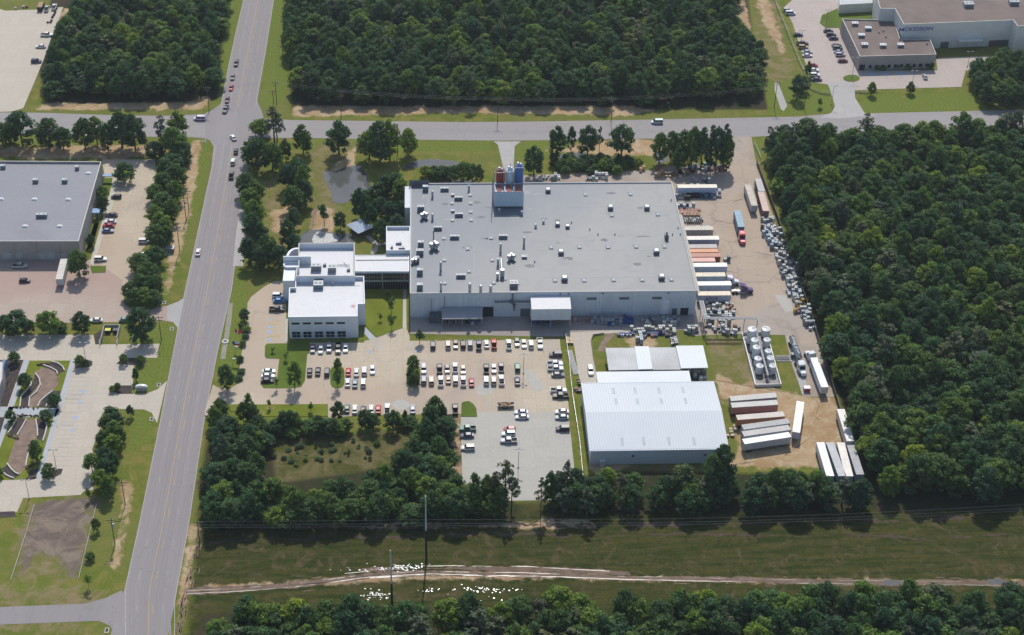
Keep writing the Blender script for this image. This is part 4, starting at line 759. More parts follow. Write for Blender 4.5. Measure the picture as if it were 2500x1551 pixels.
nwg = building('north_office_wing', 'small white flat-roofed wing touching the west side of the factory', 'office', [tuple(v) for v in [(P(*A5(1620,290),NH).x, P(*A5(1620,290),NH).y), (FX0-.05, P(*A5(1620,290),NH).y), (FX0-.05, P(*A5(1620,12),NH).y), (P(*A5(1620,12),NH).x, P(*A5(1620,12),NH).y)]], NH, M_wallo, M_roofw, 1.3, .3)
for q, wd in (((1765,205),2.2),((1685,250),.9),((1800,262),2.4)): unit(nwg, A5(*q), wd, 1.2, .9, NH-1.3, M_hvac)

# ---- west warehouse
wb = Z4(300,1085); WH = hgt(Z4(320,1085), Z4(318,905))
whs = building('west_warehouse', 'taupe tilt-wall warehouse with a lilac-grey roof at the left edge of the view', 'warehouse', wpoly(Z4((935,168),(725,903),(-600,905),(-600,158)), WH), WH, M_wallb, M_roofw2, .9, .35, M_trim)
wp_ = wpoly(Z4((-600,905),(725,903)), WH); w0, w1 = wp_[0], (wp_[1][0], wp_[1][1]); yW = w1[1]
def wfx(x, z): return P(*Z4(x,1000), z).x-w0[0]
for x in (-80,110,320,530): facebox(whs, 'pilaster', M_wallb, w0, w1, wfx(x,5), wfx(x+18,5), 0, WH-.3, .3)
for x in (-60,50,150,360,450,555): facebox(whs, 'dock_door', M_hvac, w0, w1, wfx(x,1.6), wfx(x+75,1.6), .9, 3.6, .06)
for q, wd in (((28,215),2),((712,225),1.6),((328,345),2.2),((597,345),2.2),((385,665),4.2)): unit(whs, Z4(*q), wd, 1.6, 1.5, WH-.9, M_hvac)
def dome(root, q, s=1.5, z=0): p = P(q[0], q[1], z); mb = MB(); mb.obox((p.x,p.y), 0, 2*s, 1.5*s, z, z+.35, 0, .85); mb.obox((p.x,p.y), 0, 1.7*s, 1.25*s, z+.35, z+.6, 0, .6); return mb.build('skylight', M_tank, root)
for q in ((10,518),(318,520),(630,522),(232,768),(550,768),(815,280)): dome(whs, Z4(*q), 1.1, WH-.9)
facebox(whs, 'awning', M_blueline, (P(*Z4(965,320)).x, P(*Z4(965,320)).y-2), (P(*Z4(965,320)).x+2.5, P(*Z4(965,320)).y-2), 0, 4.5, 2.8, 3.1, 1.6)
mb = MB(); p = P(*Z4(888,625), 3.3); mb.box(p.x-2.4,p.y-1.6,3.1,p.x+1.4,p.y+1.6,3.5); mb.cyl(p.x+1,p.y-1.3,0,3.1,.08,6); mb.cyl(p.x+1,p.y+1.3,0,3.1,.08,6); mb.build('entrance_canopy', M_blueline, whs)
# ---- far-left clinic corner
clp = wpoly(C6((-260,190),(28,190),(20,345),(-10,430),(-60,600),(-260,600)), 6)
cln = building('clinic', 'low building with blue glass and white roof, cut by the left edge', 'building', clp, 6, M_wallb, M_roofw, .5, .3)
mb = MB(); p = P(*C6(0,270), 4); mb.box(p.x-6, p.y-6, 0, p.x+1.5, p.y+4, 5.2); mb.build('glass_wall', solid('blue_reflective_glass', (0.12,0.22,0.36), .15), cln)
# ---- north-east distribution building
NEH = hgt(Z3(1045,600), Z3(1040,480)); 
nef = building('north_east_office', 'low tan office wing with a brown roof and six white rooftop units, upper right', 'office', wpoly(Z3((890,160),(1042,480),(1692,462),(1640,335),(1385,330),(1330,170)), NEH), NEH, M_wallb, M_roofbr, .6, .35, M_trim)
for q in ((1000,203),(1112,243),(1055,303),(1082,382),(1238,388),(1388,385)): unit(nef, Z3(*q), 3.0, 2.2, 1.4, NEH-.6, M_tank)
for q in ((1205,280),(1240,265),(1262,318),(1612,378)): vent(nef, Z3(*q), .35, .8, NEH-.6)
ne0, ne1 = [tuple(v) for v in wpoly(Z3((1042,480),(1692,462)), NEH)]
for k in range(11): facebox(nef, 'window', M_glass, ne0, ne1, 5+k*3.0, 6.4+k*3.0, 1.0, 2.6, .05)
facebox(nef, 'entrance', M_dark, ne0, ne1, .5, 3.2, .1, 3, .06)
nw_ = [tuple(v) for v in wpoly(Z3((890,160),(1042,480)), NEH)]
for k in range(9): facebox(nef, 'window', M_glass, nw_[0], nw_[1], 4+k*4.0, 5.4+k*4.0, 2.2, 3.4, .05)
NBH = hgt(Z3(2200,395), Z3(2200,178)) if True else 12
neb = building('distribution_centre', 'large cream building with brown roof and blue lettering, top right corner', 'warehouse', wpoly(Z3((1180,-60),(1200,30),(1215,72),(1340,75),(1415,207),(2345,170),(2382,222),(2900,200),(2900,-200),(1180,-200)), NBH), NBH, M_walln, M_roofbr, .8, .35, M_trim)
for q in ((1965,40),(2350,20)): unit(neb, Z3(*q), 4.5, 3.5, 2.0, NBH-.8, M_hvac)
def text(body, size, mat, loc, rot, parent, name='sign_lettering', ext=.04, sx=1.0):
    c = bpy.data.curves.new(name, 'FONT'); c.body = body; c.size = size; c.extrude = ext; c.align_x = 'CENTER'; c.offset = .02; c.space_character = 1.0; c.materials.append(mat)
    t = bpy.data.objects.new('tmp_text', c); COL.objects.link(t); dg = bpy.context.evaluated_depsgraph_get(); me_ = bpy.data.meshes.new_from_object(t.evaluated_get(dg)); bpy.data.objects.remove(t)
    o = bpy.data.objects.new(name, me_); COL.objects.link(o)
    if not me_.materials: me_.materials.append(mat)
    o.parent = parent; o.location = loc; o.rotation_euler = rot; o.scale = (sx, 1, 1); return o
n0, n1 = [Vector(v) for v in wpoly(Z3((1415,207),(2345,170)), NBH)]; dd = (n1-n0).normalized(); ang = math.atan2(dd.y, dd.x)
zsign = NBH-3.6; c0 = P(*Z3(1522,247), zsign+1); tt = (Vector((c0.x, c0.y))-n0).dot(dd); pt = n0+dd*tt+Vector((dd.y, -dd.x))*.12
text('MCKESSON', 2.6, solid('sign_blue', (0.02,0.06,0.35), .4), (pt.x, pt.y, zsign), (R(90), 0, ang), neb, sx=1.25)
mb = MB(); p0 = n0+dd*22; 
for (t0, t1, z0_, z1_, out, mt) in ((28,40,4.0,4.3,2.5,0),(44,54,.0,3.0,.08,1),(20,24,.0,3.2,.08,1)):
    a_ = n0+dd*t0; b_ = n0+dd*t1; o_ = Vector((dd.y,-dd.x))*out; mb.prism([tuple(a_),tuple(b_),tuple(b_+o_),tuple(a_+o_)], z0_, z1_, mt)
mb.build('dock_canopy', [M_walln, M_dsteel], neb)
cn = building('top_edge_shed', 'pale shed roof cut by the top edge beside the curved lawn, upper right', 'shed', wpoly(Z3((870,40),(1150,25),(1140,-60),(870,-50)), 5), 5, M_walln, M_hvac, .3, .3)
# ---- pale ribbed warehouse
EH = hgt(B4(152,1340), B4(165,1203)); RH = EH+1.5
e = {k: P(*B4(*v), EH) for k, v in dict(fl=(165,1202), fr=(1420,1190), bl=(80,592), br=(1287,576)).items()}
x0, x1 = (e['fl'].x+e['bl'].x)/2, (e['fr'].x+e['br'].x)/2; y0, y1 = (e['fl'].y+e['fr'].y)/2, (e['bl'].y+e['br'].y)/2; ym = (y0+y1)/2
met = empty('metal_warehouse', (0,0,0), 0, 'large pale ribbed-metal warehouse beside the light concrete lot', 'warehouse')
mb = MB(); mb.add([(x0,y0,0),(x1,y0,0),(x1,y1,0),(x0,y1,0),(x0,y0,EH),(x1,y0,EH),(x1,y1,EH),(x0,y1,EH),(x0,ym,RH),(x1,ym,RH)], [(0,1,5,4),(2,3,7,6),(1,2,6,9,5),(3,0,4,8,7)]); mb.build('wall', M_whw, met)
mb = MB(); oh = .5; t_ = .18
mb.add([(x0-oh,y0-oh,EH-.1),(x1+oh,y0-oh,EH-.1),(x1+oh,ym,RH+.1),(x0-oh,ym,RH+.1),(x1+oh,y1+oh,EH-.1),(x0-oh,y1+oh,EH-.1),
        (x0-oh,y0-oh,EH-.1-t_),(x1+oh,y0-oh,EH-.1-t_),(x1+oh,ym,RH+.1-t_),(x0-oh,ym,RH+.1-t_),(x1+oh,y1+oh,EH-.1-t_),(x0-oh,y1+oh,EH-.1-t_)],
       [(0,1,2,3),(3,2,4,5),(9,8,7,6),(11,10,8,9),(0,6,7,1),(5,4,10,11),(0,3,9,6),(3,5,11,9),(1,7,8,2),(2,8,10,4)]); mrf = mb.build('roof', M_whr, met)
M_skylt = pm('translucent_roof_panel', (0.47,0.52,0.53), .05, .5)
for q in ((372,645),(570,640),(790,640),(1012,635),(393,742),(590,742),(812,740),(1038,738),(450,1110),(650,1105),(885,1105),(1115,1105)):
    p = P(*B4(*q), EH+1.2 if q[1] > 1000 or q[1] < 700 else EH+1.7); zc = lambda y_: (EH-.1+(RH-EH+.2)*(1-abs(y_-ym)/((y1-y0)/2+oh)))+.02
    mb = MB(); mb.add([(p.x-.5,p.y-1.9,zc(p.y-1.9)),(p.x+.5,p.y-1.9,zc(p.y-1.9)),(p.x+.5,p.y+1.9,zc(p.y+1.9)),(p.x-.5,p.y+1.9,zc(p.y+1.9))], [(0,1,2,3)]); mb.build('roof_light', M_skylt, met)
for xx in (x0+14, x0+38): mb = MB(); mb.obox((xx, y0-.25), 0, .7, .4, 3.6, 4.0); mb.build('wall_lamp', M_dark, met)
mb = MB(); mb.box(x0+3.2, y0-1.2, 0, x0+5.0, y0-.02, 2.4); mb.build('door_porch', M_tank, met)
LNH = 5.0; le = [P(*B4(*v), LNH) for v in ((230,580),(1080,575),(1056,479),(215,490))]
lx0, lx1, ly0, ly1 = le[0].x, le[1].x, y1+oh+.05, le[2].y
ln = empty('lean_to', (0,0,0), 0, 'long narrow white metal lean-to directly behind the ribbed warehouse', 'shed'); mb = MB(); mb.box(lx0, ly0, 0, lx1, ly1, LNH-.2); mb.build('wall', M_wallw, ln); mb = MB(); mb.box(lx0-.3, ly0, LNH-.2, lx1+.3, ly1+.3, LNH); mb.build('roof', M_lean, ln)
def shedrow(name, label, px, H, mat, h2=0.0):
    r_ = empty(name, (0,0,0), 0, label, 'open shed'); w_ = ccw(W2(px, H)); mb = MB(); mb.prism(w_, H-.25, H, 0); mb.build('roof', mat, r_)
    mb = MB(); i_ = inset(w_, .4)
    for k in range(4):
        a_, b_ = Vector(i_[k]), Vector(i_[(k+1)%4]); nn_ = max(1, int((b_-a_).length/6))
        for j in range(nn_): p = a_.lerp(b_, j/nn_); mb.box(p.x-.12, p.y-.12, 0, p.x+.12, p.y+.12, H-.25)
    mb.build('post', M_steel, r_); return r_
shedrow('storage_canopy', 'pale grey streaked canopy at the left end of the open shed row', B4((295,263),(568,262),(598,465),(325,468)), 4.6, M_cangrey)
shedrow('storage_canopy', 'narrow bright white canopy second from the left in the open shed row', B4((565,249),(695,247),(732,457),(597,461)), 4.9, M_lean)
shedrow('storage_canopy', 'dark-streaked grey canopy between the two white ones of the open shed row', B4((697,259),(943,258),(990,462),(735,465)), 4.6, M_cangrey)
shedrow('storage_canopy', 'wide bright white canopy at the right end of the open shed row', B4((945,243),(1196,240),(1243,445),(992,451)), 4.9, M_lean)
# ---- gazebo
gc = P(*A1(1250,1200)); gz = empty('gazebo', (gc.x, gc.y, 0), R(38), 'small brown gazebo with a pale blue hipped metal roof beside the pond', 'gazebo')
mb = MB(); mb.box(-2.6,-2.6,0,2.6,2.6,.4); [mb.box(a_-.12,b_-.12,.4,a_+.12,b_+.12,3.2) for a_ in (-2.4,2.4) for b_ in (-2.4,2.4)]; mb.box(-2.5,-2.5,.4,-2.4,2.5,1.5); mb.box(-2.5,-2.5,.4,2.5,-2.4,1.5); mb.box(2.4,-2.5,.4,2.5,2.5,1.5); mb.build('frame', pm('dark_red_brown_timber', (0.10,0.045,0.035), .15, 1), gz)
mb = MB(); mb.add([(-4,-4,3.1),(4,-4,3.1),(4,4,3.1),(-4,4,3.1),(0,0,5.4)], [(0,1,4),(1,2,4),(2,3,4),(3,0,4),(3,2,1,0)]); mb.obox((0,0),0,1.4,1.4,5.2,6.2,0,.1); mb.build('roof', pm('pale_blue_metal', (0.62,0.68,0.76), .05, 1, .35, .3), gz)
gp = sheet('gazebo_path', [A1((1140,1290),(1180,1290),(1180,1270))], .03, M_grey) if False else None
# ---- dumpster enclosure
ec = W2(Z5((950,372),(1112,372),(1118,520),(950,505)), 0); dn = empty('bin_enclosure', (0,0,0), 0, 'grey walled three-sided bin enclosure beside the hedge row in the left lot', 'bin enclosure')
ex0, ex1 = ec[0][0]+.8, ec[1][0]+.3; ey1 = ec[0][1]-1.5; ey0 = ec[2][1]+.3; mb = MB(); mb.box(ex0,ey0,0,ex0+.3,ey1,2.2); mb.box(ex1-.3,ey0,0,ex1,ey1,2.2); mb.box(ex0+.3,ey1-.3,0,ex1-.3,ey1,2.2); mb.build('wall', M_wallb, dn)
mb = MB(); mb.box(ex1+.1,ey0-2.6,.1,ex1+.2,ey0+.2,2); mb.box(ex0-.2,ey0-2.6,.1,ex0-.1,ey0+.2,2); mb.build('gate', M_walln, dn)
for i, (cc, cl) in enumerate((((0.04,0.04,0.045),(0.6,0.6,0.05)),((0.03,0.05,0.05),(0.02,0.03,0.03)))):
    xx = ex0+1.3+(ex1-ex0-2.8)*i*.95+.3; db = empty('dumpster', (xx, ey1-1.9, .05), 0, ('dark dumpster with a yellow lid in the bin enclosure','dark dumpster with a black lid in the bin enclosure')[i], 'dumpster'); mb = MB(); mb.obox((0,0),0,1.9,1.5,.15,1.3,0,1.08); mb.build('bin', M_plast, db, color=(*cc,1)); mb = MB(); mb.box(-1.02,-.82,1.3,1.02,.82,1.42); mb.build('lid', M_plast, db, color=(*cl,1))
# ================================================================ VEHICLES
def sect(y, hw, z0, z1, b=.12): return [(-hw+b,y,z0),(hw-b,y,z0),(hw,y,z0+b),(hw,y,z1-b),(hw-b*1.3,y,z1),(-hw+b*1.3,y,z1),(-hw,y,z1-b),(-hw,y,z0+b)]
def frustum(mb, y0, y1, z0, w0, Y0, Y1, z1, w1, mi=0): mb.add([(-w0,y0,z0),(w0,y0,z0),(w0,y1,z0),(-w0,y1,z0),(-w1,Y0,z1),(w1,Y0,z1),(w1,Y1,z1),(-w1,Y1,z1)], [(0,1,5,4),(1,2,6,5),(2,3,7,6),(3,0,4,7),(4,5,6,7)], mi)
CARS = {}
def make_car(kind):
    L, W, hz, cab, rl = dict(sedan=(4.8,.92,.95,(-1.85,1.2,-1.2,.35,1.45,.80,.62),0), suv=(4.8,.96,1.08,(-2.3,1.15,-2.1,.45,1.76,.88,.72),1), hatch=(4.2,.88,.98,(-2.0,1.1,-1.6,.3,1.5,.8,.64),0),
        pickup=(5.8,1.0,1.15,(-.9,1.35,-.7,.75,1.88,.9,.72),0), van=(5.2,.98,1.1,(-2.5,1.7,-2.4,.9,1.95,.92,.8),1))[kind]
    name = dict(sedan='sedan', suv='sport_utility_vehicle', hatch='hatchback', pickup='pickup_truck', van='van')[kind]
    t = empty(name, (0,0,0)); h = L/2; mb = MB()
    if kind == 'pickup':
        mb.loft([sect(-.95,W,.3,hz), sect(1.3,W,.3,hz), sect(h-.3,W*.96,.35,hz-.1), sect(h,W*.85,.45,hz-.35)])
        mb.box(-W,-h,.35,W,-.95,.72); mb.box(-W,-h,.72,-W+.12,-.95,hz+.05); mb.box(W-.12,-h,.72,W,-.95,hz+.05); mb.box(-W+.12,-h,.72,W-.12,-h+.1,hz+.05)
    else:
        mb.loft([sect(-h,W*.86,.4,hz-.22), sect(-h+.2,W*.97,.3,hz), sect(-.4*h,W,.25,hz+.02), sect(.4*h,W,.25,hz), sect(h-.35,W*.94,.3,hz-.14), sect(h,W*.78,.38,hz-.33)])
    y0, y1, Y0, Y1, zt, w0, w1 = cab
    mb.box(-w1,Y0,zt-.03,w1,Y1,zt+.03)
    for sx in (-1, 1):
        mb.tube((sx*w0*.99,y1-.02,hz-.02),(sx*w1*.99,Y1,zt),.05,4); mb.tube((sx*w0*.99,y0,hz-.02),(sx*w1*.99,Y0,zt),.06,4); mb.tube((sx*w0,(y0+y1)/2,hz-.02),(sx*w1,(Y0+Y1)/2,zt),.05,4)
    mb.build('body', M_paint, t)
    mb = MB(); frustum(mb, y0, y1, hz-.03, w0, Y0, Y1, zt-.031, w1); mb.build('windows', M_glass, t)
    for sx in (-1, 1):
        for sy_ in (-h+.95, h-.9):
            mb = MB(); mb.add([], []); 
            mb.tube((sx*(W-.2),sy_,.34),(sx*(W+.015),sy_,.34),.34,10); mb.tube((sx*(W+.016),sy_,.34),(sx*(W+.03),sy_,.34),.2,8,1); mb.build('wheel', [M_rubber, M_rim], t)
        mb = MB(); mb.box(sx*.62-.16, h-.12, hz-.42, sx*.62+.16, h+.012, hz-.27); mb.build('headlight', M_lampl, t)
        mb = MB(); mb.box(sx*.68-.12, -h-.012, hz-.4, sx*.68+.12, -h+.12, hz-.2); mb.build('tail_light', M_lampr, t)
    if kind == 'pickup': mb = MB(); mb.box(-W+.13,-h+.11,.72,W-.13,-.96,.735); mb.build('bed_liner', M_rubber, t)
    if kind == 'van':
        mb = MB(); mb.box(-w1*.9,Y0+.1,zt+.03,w1*.9,Y1-.2,zt+.06); mb.build('roof_panel', M_paint, t)
    return t
PC = dict(white=(.78,.78,.77), silver=(.45,.47,.49), grey=(.16,.17,.18), darkgrey=(.06,.065,.075), black=(.016,.017,.02), red=(.45,.02,.03), maroon=(.11,.015,.02), navy=(.02,.035,.10), blue=(.02,.22,.55), teal=(.02,.17,.15), beige=(.52,.42,.30), tan=(.62,.52,.40), bluegrey=(.22,.28,.36), green=(.12,.17,.15), gold=(.35,.27,.12), purple=(.07,.06,.13))
CN = dict(darkgrey='dark grey', navy='dark blue', blue='bright blue', teal='dark teal', tan='off-white', bluegrey='blue-grey', green='grey-green', gold='dark gold', purple='dark purple')
KN = dict(sedan='sedan', suv='SUV', hatch='hatchback', pickup='pickup truck', van='van')
def place_cars(group, area_txt, zoom, items, order='x', dirn='left', z=.062):
    """items: (x, y, kind, colour, heading in degrees from +Y anticlockwise)"""
    key = (lambda i: i[0]) if order == 'x' else (lambda i: i[1]); items = sorted(items, key=key)
    for i, (x, y, k, c, hd) in enumerate(items):
        q = zoom(x, y); p = P(q[0], q[1], .9); p.z = z
        lab = '%s %s, %s from %s %s' % (CN.get(c, c), KN[k], ordn(i), dirn, area_txt)
        if len(items) == 1: lab = '%s %s %s' % (CN.get(c, c), KN[k], area_txt)
        j = tuple(min(1, v*random.uniform(.9, 1.08)) for v in PC[c])+(1,)
        rz = R(hd+random.uniform(-1.5, 1.5))
        if k not in CARS:
            t = make_car(k); CARS[k] = t; t.location = p; t.rotation_euler = (0, 0, rz); t['label'] = lab; t['group'] = group
            for ch in t.children: ch.color = j
        else:
            t = dup(CARS[k], p, rz, lab, group, color=j)
        t['category'] = dict(sedan='car', suv='car', hatch='car', pickup='pickup truck', van='van')[k]
N_, S_, E_, W__ = 0, 180, -90, 90
place_cars('vehicles parked in the office car park', 'of the northern row under the grass verge', B2, [(950,372,'suv','darkgrey',N_),(1172,365,'suv','tan',N_),(1285,362,'sedan','grey',S_),(1393,360,'suv','black',N_),(1500,358,'suv','bluegrey',N_),(1627,375,'pickup','navy',N_),(1740,355,'sedan','white',N_),(1849,358,'pickup','red',N_),(2069,365,'pickup','white',N_),(2190,330,'sedan','green',S_),(2292,352,'sedan','white',S_),(2397,358,'suv','white',N_),(2530,352,'pickup','white',S_)])
place_cars('vehicles parked in the office car park', 'of the upper line in the central double row', B2, [(813,730,'suv','silver',S_),(1045,722,'pickup','darkgrey',N_),(1160,724,'sedan','grey',S_),(1278,710,'pickup','white',N_),(1395,735,'sedan','tan',S_),(1737,724,'pickup','black',N_),(1849,718,'sedan','white',S_),(1957,703,'pickup','grey',N_),(2197,700,'suv','teal',N_)])
place_cars('vehicles parked in the office car park', 'of the lower line in the central double row', B2, [(815,885,'suv','bluegrey',N_),(925,892,'suv','tan',N_),(1065,905,'pickup','white',N_),(1178,877,'sedan','beige',N_),(1283,885,'suv','white',N_),(1397,905,'pickup','white',N_),(1518,920,'sedan','red',N_),(1737,893,'suv','white',N_),(1845,893,'suv','tan',N_),(1959,890,'pickup','white',N_),(2195,902,'sedan','navy',N_)])
place_cars('vehicles parked in the office car park', 'of the eastern column beside the grass strip', B3, [(1250,515,'suv','darkgrey',W__),(1240,650,'pickup','white',E_),(1248,720,'pickup','white',E_),(1285,810,'sedan','grey',E_),(1295,1042,'pickup','white',E_),(1322,1125,'pickup','black',W__)], 'y', 'top')
place_cars('vehicles parked in the office car park', 'beside the loaded trailer where the pale slab begins', B3, [(742,1362,'sedan','white',W__),(752,1432,'sedan','white',W__)], 'y', 'top')
place_cars('vehicles parked in the office car park', 'of the trio beside the east edge of the pale lot', B6, [(1622,222,'sedan','white',W__),(1622,290,'sedan','silver',W__),(1632,432,'suv','black',W__)], 'y', 'top')
place_cars('vehicles parked in the office car park', 'of the west edge of the pale lot', B6, [(462,432,'pickup','teal',W__),(455,515,'sedan','purple',W__),(465,668,'suv','white',W__)], 'y', 'top')
for c in CARS['pickup'].children: pass
place_cars('vehicles parked in the office car park', 'of the tight trio amid the pale lot', B6, [(978,440,'hatch','red',W__),(965,495,'suv','white',W__),(968,580,'pickup','silver',W__)], 'y', 'top')
place_cars('vehicles parked in the office car park', 'of the southern row along the thicket', B1, [(1750,1290,'sedan','grey',N_),(1845,1300,'sedan','white',N_),(1950,1312,'sedan','darkgrey',N_)]+[((x*5.04/6.0467)+2016, 1300, k, c, N_) for x, k, c in ((40,'sedan','white'),(140,'sedan','red'),(275,'pickup','white'),(650,'sedan','silver'),(1278,'pickup','black'))])
place_cars('vehicles parked in the office car park', 'of the row in the shadow of the office front', B1, [(1327,555,'sedan','purple',S_),(1427,565,'sedan','silver',S_),(1530,550,'suv','bluegrey',S_),(1640,555,'pickup','black',S_),(1732,548,'sedan','white',S_)])
place_cars('vehicles parked in the office car park', 'of the dark trio left of the capsule-shaped island', B1, [(1290,842,'sedan','black',N_),(1392,832,'sedan','black',N_),(1503,842,'suv','darkgrey',N_)])
place_cars('vehicles parked in the office car park', 'of the upper line right of the capsule-shaped island', B1, [(1765,842,'sedan','red',N_),(1865,845,'sedan','white',N_),(1963,832,'suv','white',N_),(2062,815,'sedan','white',S_)])
place_cars('vehicles parked in the office car park', 'of the lower line right of the capsule-shaped island', B1, [(1757,972,'sedan','white',N_),(1848,982,'sedan','bluegrey',N_),(1950,975,'suv','white',N_)])
place_cars('vehicles parked in the office car park', 'of the stacked trio beside the L-shaped lawn', B1, [(788,832,'sedan','white',E_),(778,890,'sedan','white',E_),(772,948,'sedan','black',E_)], 'y', 'top')
place_cars('vehicles parked beside the office', 'of the three against the west office wall', A5, [(378,808,'suv','white',E_),(388,866,'sedan','blue',E_),(360,965,'pickup','black',E_)], 'y', 'top')
place_cars('cars driving on the main road', 'in the queue above the junction', Z2, [(668,582,'suv','darkgrey',178),(635,707,'sedan','grey',178),(622,805,'sedan','red',178),(586,917,'sedan','maroon',177),(570,1008,'pickup','green',172)], 'y', 'top')
place_cars('cars driving on the main road', 'entering the road below the junction', A1, [(72,320,'sedan','white',25),(98,445,'sedan','black',0),(73,542,'suv','white',0),(56,668,'pickup','darkgrey',0)], 'y', 'top')
place_cars('cars driving on the cross road', 'on the cross road just left of the junction', Z2, [(330,1090,'van','white',W__)])
place_cars('cars driving on the cross road', 'on the cross road above the factory', C2, [(1688,82,'van','white',W__)])
place_cars('cars driving on the main road', 'alone on the main road left of the office', Z4, [(1828,1000,'sedan','white',0)])
place_cars('vehicles parked at the west warehouse', 'of the row beside the west warehouse', Z4, [(1073,489,'hatch','black',W__),(1030,657,'sedan','darkgrey',W__),(1018,718,'sedan','white',W__),(1000,757,'sedan','red',W__),(995,802,'sedan','bluegrey',E_),(928,1064,'suv','white',E_)], 'y', 'top')
place_cars('vehicles parked at the west warehouse', 'half under the tree belt of the west warehouse', Z4, [(1335,900,'suv','white',E_),(1320,1025,'sedan','white',E_)], 'y', 'top')
place_cars('vehicles parked at the west warehouse', 'in the court below the west warehouse doors', Z4, [(185,1128,'pickup','silver',E_),(228,1262,'hatch','black',E_)])
place_cars('vehicles parked at the west warehouse', 'behind the hedge row along the court', Z5, [(30,310,'sedan','black',E_),(885,305,'sedan','white',W__),(1158,302,'sedan','bluegrey',E_)])
place_cars('vehicles in the north-west lot', 'on the pale lot at the top left', Z1, [(432,318,'pickup','white',E_),(375,425,'sedan','white',W__),(335,562,'suv','navy',E_),(432,78,'pickup','silver',N_),(500,62,'pickup','white',N_)], 'y', 'top')
place_cars('vehicles in the north-east lot', 'in the fence column of the north-east lot', Z3, [(430,85,'suv','silver',E_),(452,110,'van','white',E_),(518,292,'sedan','black',E_),(555,368,'pickup','black',E_),(562,398,'suv','gold',E_),(598,438,'sedan','silver',E_),(597,468,'sedan','white',E_),(642,550,'sedan','red',E_),(652,592,'sedan','white',E_),(662,635,'suv','white',E_),(678,672,'sedan','darkgrey',E_)], 'y', 'top')
place_cars('vehicles in the north-east lot', 'in the column facing the tan office', Z3, [(775,260,'sedan','black',E_),(800,294,'suv','black',E_),(820,322,'sedan','navy',E_),(845,384,'sedan','darkgrey',E_),(855,406,'suv','green',E_),(866,437,'sedan','bluegrey',E_),(877,462,'suv','silver',E_),(897,514,'sedan','maroon',E_)], 'y', 'top')
place_cars('vehicles in the north-east lot', 'in front of the tan office', Z3, [(1595,648,'sedan','silver',N_),(2073,572,'suv','darkgrey',N_),(2248,562,'van','white',15)])
place_cars('vehicles in the factory yard', 'on the cream access drive between car park and ribbed warehouse', B3, [(1765,750,'suv','white',S_)])
# ---- trailers and tractors
def wheelset(mb, y, W=1.25, r=.5):
    for sx in (-1, 1): mb.tube((sx*(W-.55),y,r),(sx*W,y,r),r,10)
def trailer(label, c, L=16.15, rz=0., roof=(.75,.75,.74), side=(.6,.65,.72), z=.06, group='semi trailers', container=False, H=4.1, cat='trailer', writing=None, doorcol=None):
    """c = ground centre; nose at +y local"""
    t = empty('shipping_container' if container == 2 else 'semi_trailer', (c[0], c[1], z), rz, label, 'container' if container == 2 else cat, group)
    h = L/2; z0 = 0.02 if container == 2 else 1.15; W = 1.28; Ht = 2.7 if container == 2 else H
    mb = MB(); mb.box(-W,-h,z0,W,h,Ht-.06)
    if container:
        n_ = int(L/.6)
        for i in range(n_): y = -h+.3+i*(L-.6)/(n_-1); mb.box(-W-.04,y-.12,z0+.12,-W,y+.12,Ht-.2); mb.box(W,y-.12,z0+.12,W+.04,y+.12,Ht-.2)
    b_ = mb.build('box', M_boxp, t, color=(*side, 1))
    mb = MB(); mb.box(-W-.03,-h-.03,Ht-.06,W+.03,h+.03,Ht); 
    for i in range(5): y = -h+1+i*(L-2)/4; mb.box(-W,y-.05,Ht,W,y+.05,Ht+.03)
    mb.build('roof', M_boxp, t, color=(*roof, 1))
    mb = MB(); mb.box(-W+.12,-h-.07,z0+.15,-.03,-h,Ht-.2); mb.box(.03,-h-.07,z0+.15,W-.12,-h,Ht-.2); mb.build('rear_door', M_boxp, t, color=(*(doorcol or side), 1))
    if container != 2:
        mb = MB(); wheelset(mb, -h+1.3); wheelset(mb, -h+2.6); mb.build('wheels', M_rubber, t)
        mb = MB(); mb.box(-.5,-h,.95,.5,h,1.15); mb.box(-1,h-3.1,.05,-.8,h-2.9,1.15); mb.box(.8,h-3.1,.05,1,h-2.9,1.15); mb.box(-1.1,-h-.05,.5,1.1,-h+.02,.65); mb.build('landing_gear', M_dsteel, t)
    if writing:
        txt, size, colr, xo = writing; o = text(txt, size, solid('logo_'+txt.lower(), colr, .4), (W+.05, xo, 2.1), (R(90), 0, R(90)), t, 'lettering', .01, 1.25)
    return t
